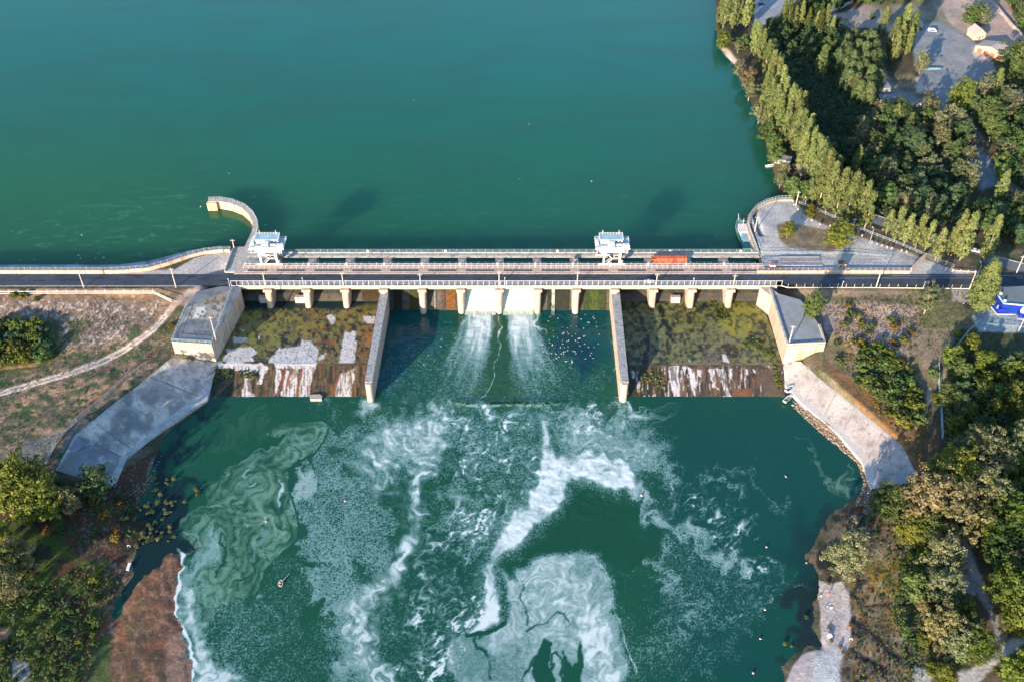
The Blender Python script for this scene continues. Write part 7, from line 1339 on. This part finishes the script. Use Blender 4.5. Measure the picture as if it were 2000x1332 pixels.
# -- scattered woods and bushes
SPEC = {'pal': 'aspen_tree', 'mid': 'broadleaf_tree', 'drk': 'dark_tree', 'upr': 'upright_tree', 'ytr': 'yellow_tree', 'bei': 'willow_tree'}  # names sort the trees by leaf colour and form; species unknown
def scatter(poly, step, kinds, hr, name, label, cat, group, wide=(1.0, 1.3), z0=9.0, jit=.45, maxn=400, drop=0.0):
    q = np.array([P(x, y, z0)[:2] for x, y in poly]); x0, y0 = q.min(0); x1, y1 = q.max(0); n = 0; rr_ = random.Random(hash(label) % 10 ** 6 if False else len(label) * 7 + int(step * 10)); y = y0; row = 0
    pts = []
    while y < y1:
        x = x0 + (row % 2) * step / 2
        while x < x1: pts.append((x + rr_.uniform(-jit, jit) * step, y + rr_.uniform(-jit, jit) * step)); x += step
        y += step * .87; row += 1
    A = np.array(pts); ins = sdf_poly(A[:, 0], A[:, 1], [tuple(p) for p in q]) > 0; A = A[ins]
    Z_ = ground_z(A[:, 0], A[:, 1])
    for (x, y), z in list(zip(A, Z_))[:maxn]:
        if z < .05: continue
        pu, pv = project(x, y, z + 4)
        if not (-30 < pu < 2030 and -40 < pv < 1370): continue
        if rr_.random() < drop: continue
        k = rr_.choice(kinds); h = rr_.uniform(*hr); random.seed(int(abs(x * 31 + y * 17))); tree(k, (x, y, z), h, SPEC.get(k[:3], name) if name == 'tree' else name, label, cat, group, rr_.uniform(*wide)); n += 1
    return n
K = {}
K['a'] = scatter([(1700,225),(1790,232),(1870,240),(1900,300),(1885,380),(1830,440),(1760,440),(1700,400),(1660,330),(1650,270)], 8.2, PAL + PAL + PAL + MID + DRK, (7, 15), 'tree', 'mixed pale and dark tree in the upper right wood between sheds and poplars', 'tree', 'trees of the upper right wood', z0=12, drop=.1)
K['b'] = scatter([(1885,225),(2020,215),(2060,300),(2060,500),(1960,480),(1900,470),(1900,420),(1960,400),(1925,285)], 8.2, DRK + MID + PAL, (8, 13), 'tree', 'broadleaf tree right of the blue-grey lane in the upper wood', 'tree', 'trees right of the lane', z0=12)
K['c'] = scatter([(1492,60),(1640,60),(1650,110),(1620,150),(1560,170),(1500,140)], 7.5, MID + DRK + DRK, (7, 11), 'tree', 'dark round tree in the undergrowth behind the top shore poplars', 'tree', 'dark trees behind the top poplars', z0=11)
K['d'] = scatter([(1560,-10),(1750,-30),(1820,-20),(1800,6),(1700,14),(1640,20),(1560,40)], 8, MID + DRK, (7, 12), 'tree', 'green tree in the belt along the top edge of the view', 'tree', 'trees along the top edge', z0=11)
K['e'] = scatter([(1958,-30),(2080,-30),(2080,90),(2010,78),(1975,30)], 7.0, ['drk0', 'drk1', 'mid1'], (13, 18), 'pine_tree', 'tall dark pine behind the white wall in the top right corner', 'tree', 'pines in the top right corner', wide=(.75, .95), z0=12)
K['f'] = scatter([(1636,100),(1700,95),(1715,150),(1706,200),(1680,215),(1655,190),(1630,150)], 6.4, ['upr1'], (12, 17), 'tree', 'light green upright tree in the big bushy clump left of the sheds', 'tree', 'light green trees left of the sheds', z0=12)
K['g'] = scatter([(1600,300),(1640,290),(1680,300),(1690,360),(1650,330)], 7, PAL + DRK, (7, 10), 'tree', 'dim blue green tree right behind the shoreline poplars', 'tree', 'dim trees behind the shoreline poplars', z0=12)
K['h'] = scatter([(1848,705),(1870,690),(1930,715),(2060,720),(2060,1080),(1960,1070),(1915,1010),(1860,985),(1836,960),(1846,870),(1838,760)], 6.4, YT + MID + DRK + YT, (6, 10), 'tree', 'yellow green leafy tree in the dense wood right of the wire fence', 'tree', 'trees in the dense lower right wood', z0=8, wide=(.9, 1.15))
K['i'] = scatter([(1675,680),(1720,690),(1760,715),(1800,765),(1800,800),(1795,832),(1770,830),(1735,800),(1700,765),(1665,725)], 4.4, BG + BY + BG, (3.0, 5), 'bush', 'bright green bush in the strip across the right bank', 'bush', 'bushes in the strip across the right bank', z0=8)
K['j'] = scatter([(1625,650),(1680,600),(1790,610),(1800,700),(1720,690),(1660,700)], 8.0, BG + BY + BD + BO, (1.2, 2.8), 'bush', 'small low bush among the pinkish rubble of the right bank', 'bush', 'small bushes in the right rubble', z0=10, jit=1.6, drop=.3)
K['k'] = scatter([(-40,640),(60,636),(100,662),(110,690),(80,706),(0,712),(-40,710)], 4.2, BY + BG + BD + BY, (2.6, 5), 'bush', 'yellow green bush in the thicket on the left bank', 'bush', 'bushes of the left bank thicket', z0=8)
K['l'] = scatter([(1818,735),(1834,730),(1838,800),(1825,810)], 4.5, BG + BY, (2.5, 4), 'bush', 'green bush between the sandy path and the wire fence', 'bush', 'bushes beside the wire fence', z0=8)
K['q'] = scatter([(1615,690),(1660,660),(1700,700),(1760,780),(1800,840),(1770,850),(1700,790),(1640,730)], 4.6, BG + BY + BP + BG, (1.2, 2.6), 'bush', 'small green bush on the orange dry slope above the right slab', 'bush', 'small bushes on the dry right slope', z0=8, jit=1.0, drop=.3)
K['m'] = scatter([(1770,1180),(1800,1170),(1850,1230),(1880,1290),(1860,1320),(1800,1340),(1765,1260)], 8.0, MID + BE + DRK + YT, (4, 7), 'tree', 'scrubby tree in the mixed scrub near the bottom right', 'tree', 'scrub near the bottom right', z0=3)
K['n'] = scatter([(1660,960),(1740,985),(1790,1010),(1800,1090),(1750,1060),(1700,1040)], 6.5, BO + BD + BY + BP, (1.2, 2.2), 'bush', 'low brownish bush on the ground below the right slab', 'bush', 'low bushes below the right slab', z0=2)
K['o'] = scatter([(-40,1080),(60,1180),(160,1130),(235,1110),(200,1230),(180,1340),(-40,1340)], 7.5, BG + BD + BY + BG, (1.4, 2.8), 'bush', 'dark green bush on the marshy lower left bank', 'bush', 'bushes of the marshy lower left bank', z0=2)
K['p'] = scatter([(100,935),(160,930),(290,960),(250,1060),(150,1080),(90,1040)], 6, BD + BO + BD, (1.5, 3), 'bush', 'brown or dark bush on the muddy ground below the left slab', 'bush', 'bushes below the left slab', z0=2)
for u, v, h, k, l_ in ((30,580,2.6,BY,'small bright yellow bush on the left verge, the left one'), (46,582,3.0,BY,'bright yellow bush on the left verge, the right one'), (72,588,2.2,BG,'dull green bush right of the yellow verge bushes'), (335,638,2,BY,'small yellow bush beside the left abutment block'), (1700,640,2.6,BD,'dark bush beside the rubble patch centre'), (1655,600,2.4,BO,'orange brown bush just below the right verge'), (1660,618,3.2,BG,'green bush with orange foot below the right verge'), (1870,655,2.5,BY,'lone yellow bush on the dry slope left of the blue fence'),
    (1660,1136,1.0,BO,'orange tuft at the upper right edge of the grey beach'), (1617,1140,1.0,BY,'yellow tuft at the top of the grey beach'), (1661,1222,1.3,BO,'orange tuft in the middle right of the grey beach'), (1619,1227,.9,BO,'orange tuft beside the white boulder on the beach'), (1623,1252,.9,BY,'olive tuft below the white boulder on the beach'), (1640,1264,1.0,BO,'orange tuft low on the grey beach'), (1646,1275,.9,BY,'yellow tuft lowest on the grey beach'), (1688,1206,1.0,BO,'orange tuft on dark ground right of the beach'), (1740,700,3,BY,'yellow bush at the top of the green strip, right side'), (1755,712,3,BO,'orange bush next to the yellow one above the green strip')):
    tree(k, gz(u, v), h, 'bush', l_, 'bush', wide=1.1)
# waterside bushes on the right basin floor and shrubs growing from the walls
for poly, n_, l_, s_ in ((S8((850,100),(960,110),(1080,200),(1060,260),(980,270),(900,190)), 60, 'bright green creeping weed below the pier of the right basin', .8), (S8((1130,460),(1240,400),(1420,520),(1390,560),(1200,470)), 60, 'bright green weed band in the right basin near the wall', .7), (S8((1390,600),(1450,640),(1475,760),(1450,770),(1400,680)), 34, 'bright green weed hanging at the right end of the ramp', .7), (S7((170,800),(360,800),(370,880),(180,900)), 40, 'dark green weed on the top of the left ramp', .7), (S7((420,810),(560,810),(650,830),(540,880),(430,870)), 40, 'olive weed under the pale slab of the left ramp', .6), (S8((300,640),(560,640),(560,760),(320,760)), 40, 'dark weed on the left part of the right ramp', .6), (S7((480,20),(620,20),(610,80),(480,80)), 30, 'dark leafy weed under the road beside the left abutment', 1.0), (S8((1050,20),(1290,20),(1280,110),(1100,100)), 50, 'yellow green leafy weed under the road beside the right abutment', 1.0)):
    q = np.array([P(x, y, 3)[:2] for x, y in poly]); x0, y0 = q.min(0); x1, y1 = q.max(0); A = rng.uniform((x0, y0), (x1, y1), (n_ * 4, 2)); A = A[sdf_poly(A[:, 0], A[:, 1], [tuple(p) for p in q]) > 0][:n_]
    C = np.concatenate([A, (zap(A[:, 0], A[:, 1]) + .25)[:, None]], 1); V_, F_, lv = leaves(C, rng.uniform(.5, 1.1, len(C)) * s_, 24, .42, 3, (1, 1, .6)); c = C.mean(0)
    tag(put('weed', npmesh('weed', V_ - c, F_, L_YEL if 'bright' in l_ or 'yellow' in l_ else L_MID, {'leafv': ('FLOAT', lv)}, smooth=False), loc=tuple(c)), l_, 'weeds', kind='stuff')
# reed clumps in the left inlet
rr_ = random.Random(4); rc_ = [(300+rr_.gauss(0,1)*0,0)]
for i in range(78):
    k = i % 3; u, v = ((rr_.uniform(275,400), rr_.uniform(935,985)) if k == 0 else (rr_.uniform(285,345), rr_.uniform(975,1060)) if k == 1 else (rr_.uniform(255,300), rr_.uniform(985,1070)))
    if u > 345 + (v - 935) * .9 and k == 0: v = 965 + rr_.uniform(-12, 15)
    p = P(u, v, .05); random.seed(i); tree(['pbush0', 'pbush1', 'bush0', 'pbush2'], p, rr_.uniform(.6, 1.3), 'reed_clump', 'olive reed clump growing in the dark water of the left inlet', 'reeds', 'reed clumps in the left inlet', 1.2)
for u, v, h, l_ in ((1533,1258,.9,'yellow weed raft in the water near the beach tip'), (1546,1262,.6,'small weed raft right of the yellow one'), (1575,1206,1.0,'dark weed clump under the water left of the beach'), (1625,1075,2.2,'grey green reeds at the dark right shore'), (1612,1090,1.6,'lower grey green reeds at the dark right shore')): tree(['ybush0'] if 'yellow' in l_ else ['dbush1'], P(u, v, .0), h, 'reed_clump', l_, 'weeds', wide=1.3)
# thicket: flat dark canopy behind the poplars, reads as one mass
def canopy(name, poly, n_, z0, hh, rr, per, lsz, lm, label, cat, seed):
    q = np.array([P(x, y, z0)[:2] for x, y in poly]); r2 = np.random.default_rng(seed); x0, y0 = q.min(0); x1, y1 = q.max(0); A = r2.uniform((x0, y0), (x1, y1), (n_ * 5, 2)); A = A[sdf_poly(A[:, 0], A[:, 1], [tuple(p) for p in q]) > 0][:n_]
    Z_ = ground_z(A[:, 0], A[:, 1]); ok = Z_ > .1; A = A[ok]; Z_ = Z_[ok]; hgt = hh * (.55 + .9 * fbm(A[:, 0], A[:, 1], 14, 3, seed)) * r2.uniform(.7, 1.0, len(A)); C = np.stack([A[:, 0], A[:, 1], Z_ + hgt], 1); V_, F_, lv = leaves(C, r2.uniform(.6, 1.2, len(A)) * rr, per, lsz, seed, (1, 1, .7)); c = C.mean(0)
    tag(put(name, npmesh(name, V_ - c, F_, lm, {'leafv': ('FLOAT', lv)}, smooth=False), loc=tuple(c)), label, cat, kind='stuff')
canopy('thicket', [(1530,120),(1640,150),(1660,200),(1700,215),(1700,300),(1660,330),(1610,300),(1585,250),(1560,190),(1520,150)], 1500, 15, 5.5, 1.9, 26, .8, L_DRK, 'dark green flat thicket canopy behind the shoreline poplars', 'thicket', 3)
canopy('thicket', [(1700,300),(1880,300),(1900,420),(1830,455),(1720,430),(1660,380)], 900, 13, 3.5, 1.6, 18, .7, L_DRK, 'dark undergrowth filling the upper right wood', 'undergrowth', 4)
canopy('undergrowth', [(1845,700),(1930,715),(2080,720),(2080,1080),(1960,1060),(1920,1010),(1860,985),(1836,960)], 1200, 8, 2.6, 1.3, 18, .55, L_MID, 'green undergrowth between the trees of the lower right wood', 'undergrowth', 5)
canopy('undergrowth', [(1760,1060),(1840,1080),(1830,1150),(1880,1240),(1860,1300),(1780,1340),(1740,1200)], 420, 3, 1.2, .8, 16, .42, L_MID, 'low green and brown scrub near the bottom right corner', 'undergrowth', 6)
canopy('undergrowth', [(-40,1060),(100,1140),(200,1090),(235,1140),(180,1300),(160,1345),(-40,1345)], 1000, 2, .7, .7, 15, .38, L_MID, 'low green undergrowth of the marshy lower left bank', 'undergrowth', 7)
canopy('undergrowth', [(1610,620),(1640,640),(1700,700),(1780,800),(1820,860),(1800,900),(1750,850),(1680,760),(1640,720)], 260, 8, .7, .6, 14, .34, L_ORA, 'orange brown dry scrub along the right bank slope', 'dry scrub', 8)
canopy('grass_tufts', [(-60,640),(340,600),(330,690),(240,700),(100,880),(-60,930)], 1500, 7, .25, .5, 9, .26, L_MID, 'green grass tufts scattered over the left bank', 'grass', 9)
canopy('grass_tufts', [(1760,570),(1900,575),(1920,620),(1850,700),(1800,680),(1770,620)], 500, 12, .25, .5, 9, .26, L_MID, 'green grass tufts scattered over the right bank below the road', 'grass', 10)
canopy('undergrowth', [(1480,60),(1660,40),(1700,110),(1640,160),(1500,140)], 500, 13, 2.6, 1.3, 18, .6, L_DRK, 'dark undergrowth behind the poplars at the top', 'undergrowth', 12)
canopy('undergrowth', [(1650,1010),(1740,1000),(1800,1040),(1780,1120),(1800,1240),(1780,1340),(1660,1340),(1680,1220),(1660,1120)], 420, 1.5, .35, .45, 12, .3, L_MID, 'sparse green tufts over the brown flat right of the grey beach', 'tufts', 13)
canopy('undergrowth', [(1650,1010),(1740,1000),(1800,1040),(1780,1120),(1800,1240),(1780,1340),(1660,1340),(1680,1220),(1660,1120)], 260, 1.5, .3, .4, 12, .3, L_ORA, 'sparse orange tufts over the brown flat right of the grey beach', 'tufts', 14)
canopy('undergrowth', [(1610,600),(1790,590),(1800,680),(1790,820),(1720,740),(1650,680)], 420, 9, .4, .5, 12, .32, L_YEL, 'yellow green weeds between the rubble of the right bank', 'weeds', 15)
# -- rubble
def rubble(poly, n_, z0, smin, smax, label, seed, m=None, thick=1.0):
    r2 = np.random.default_rng(seed); q = np.array([P(x, y, z0)[:2] for x, y in poly]); x0, y0 = q.min(0); x1, y1 = q.max(0); A = r2.uniform((x0, y0), (x1, y1), (n_ * 6, 2)); A = A[sdf_poly(A[:, 0], A[:, 1], [tuple(p) for p in q]) > 0][:n_]; Z_ = ground_z(A[:, 0], A[:, 1])
    B = np.array([(1,0,0),(0,1,0),(-1,0,0),(0,-1,0),(0,0,1),(0,0,-1)], float); FF = np.array([(0,1,4),(1,2,4),(2,3,4),(3,0,4),(1,0,5),(2,1,5),(3,2,5),(0,3,5)]); N_ = len(A)
    s = (smin + (smax - smin) * r2.random(N_) ** 3)[:, None, None]; V_ = B[None] * s * r2.uniform(.6, 1.2, (N_, 6, 3)) * np.array([1, 1, .7]); a = r2.random(N_) * 6.28; ca, sa = np.cos(a)[:, None], np.sin(a)[:, None]; X_ = V_[..., 0] * ca - V_[..., 1] * sa; Y_ = V_[..., 0] * sa + V_[..., 1] * ca
    V_ = np.stack([X_ + A[:, 0:1], Y_ + A[:, 1:2], V_[..., 2] + Z_[:, None] + s[..., 0] * .25], -1).reshape(-1, 3); F_ = (FF[None] + (np.arange(N_) * 6)[:, None, None]).reshape(-1, 3); c = V_.mean(0); lv = np.repeat(r2.random(N_), 6)
    tag(put('rubble', npmesh('rubble', V_ - c, F_, m or M_RUB, {'leafv': ('FLOAT', lv)}, smooth=False), loc=tuple(c)), label, 'rubble', kind='stuff')
m_, nt, n, l, b = newmat('rubble_stone'); at = n.new('ShaderNodeAttribute'); at.attribute_name = 'leafv'; r = n.new('ShaderNodeValToRGB'); e = r.color_ramp.elements; e[0].color = (.12, .09, .07, 1); e[1].color = (.42, .35, .29, 1); x = e.new(.75); x.color = (.25, .185, .135, 1); l.new(at.outputs['Fac'], r.inputs[0]); l.new(r.outputs[0], b.inputs['Base Color']); b.inputs['Roughness'].default_value = .9; M_RUB = m_
rubble([(-60,588),(300,588),(330,604),(290,640),(220,678),(120,690),(-60,700)], 3400, 10, .12, .38, 'pinkish grey broken rubble covering the left bank below the fence', 1)
rubble([(1615,610),(1680,595),(1790,605),(1790,650),(1745,700),(1770,770),(1720,760),(1690,700),(1650,660)], 3200, 10, .15, .5, 'pinkish grey rubble on the right bank', 2)
rubble([(1546,786),(1560,790),(1620,830),(1690,905),(1705,955),(1745,985),(1700,1015),(1672,985),(1690,940),(1676,900),(1600,838)], 3600, 1.2, .18, .75, 'pale loose rubble along the water under the right slab', 3)
rubble([(285,935),(335,850),(400,796),(412,800),(350,862),(310,930),(260,990),(200,1010)], 1500, 1, .12, .5, 'dark mixed rubble along the water under the left slab', 4)
rubble([(250,1010),(150,1010),(130,1090),(210,1110)], 260, 1.2, .05, .16, 'litter of small pale stones on the muddy left bank', 5)
rubble([(330,640),(355,620),(385,700),(310,690),(260,720),(230,740),(250,690)], 900, 8, .12, .35, 'pale gravel beside the dirt track near the left abutment', 6)
rubble([(1640,1030),(1780,1030),(1800,1100),(1700,1190),(1640,1180)], 400, 1.6, .06, .2, 'scattered white pebbles on the brown flat right of the beach', 7)
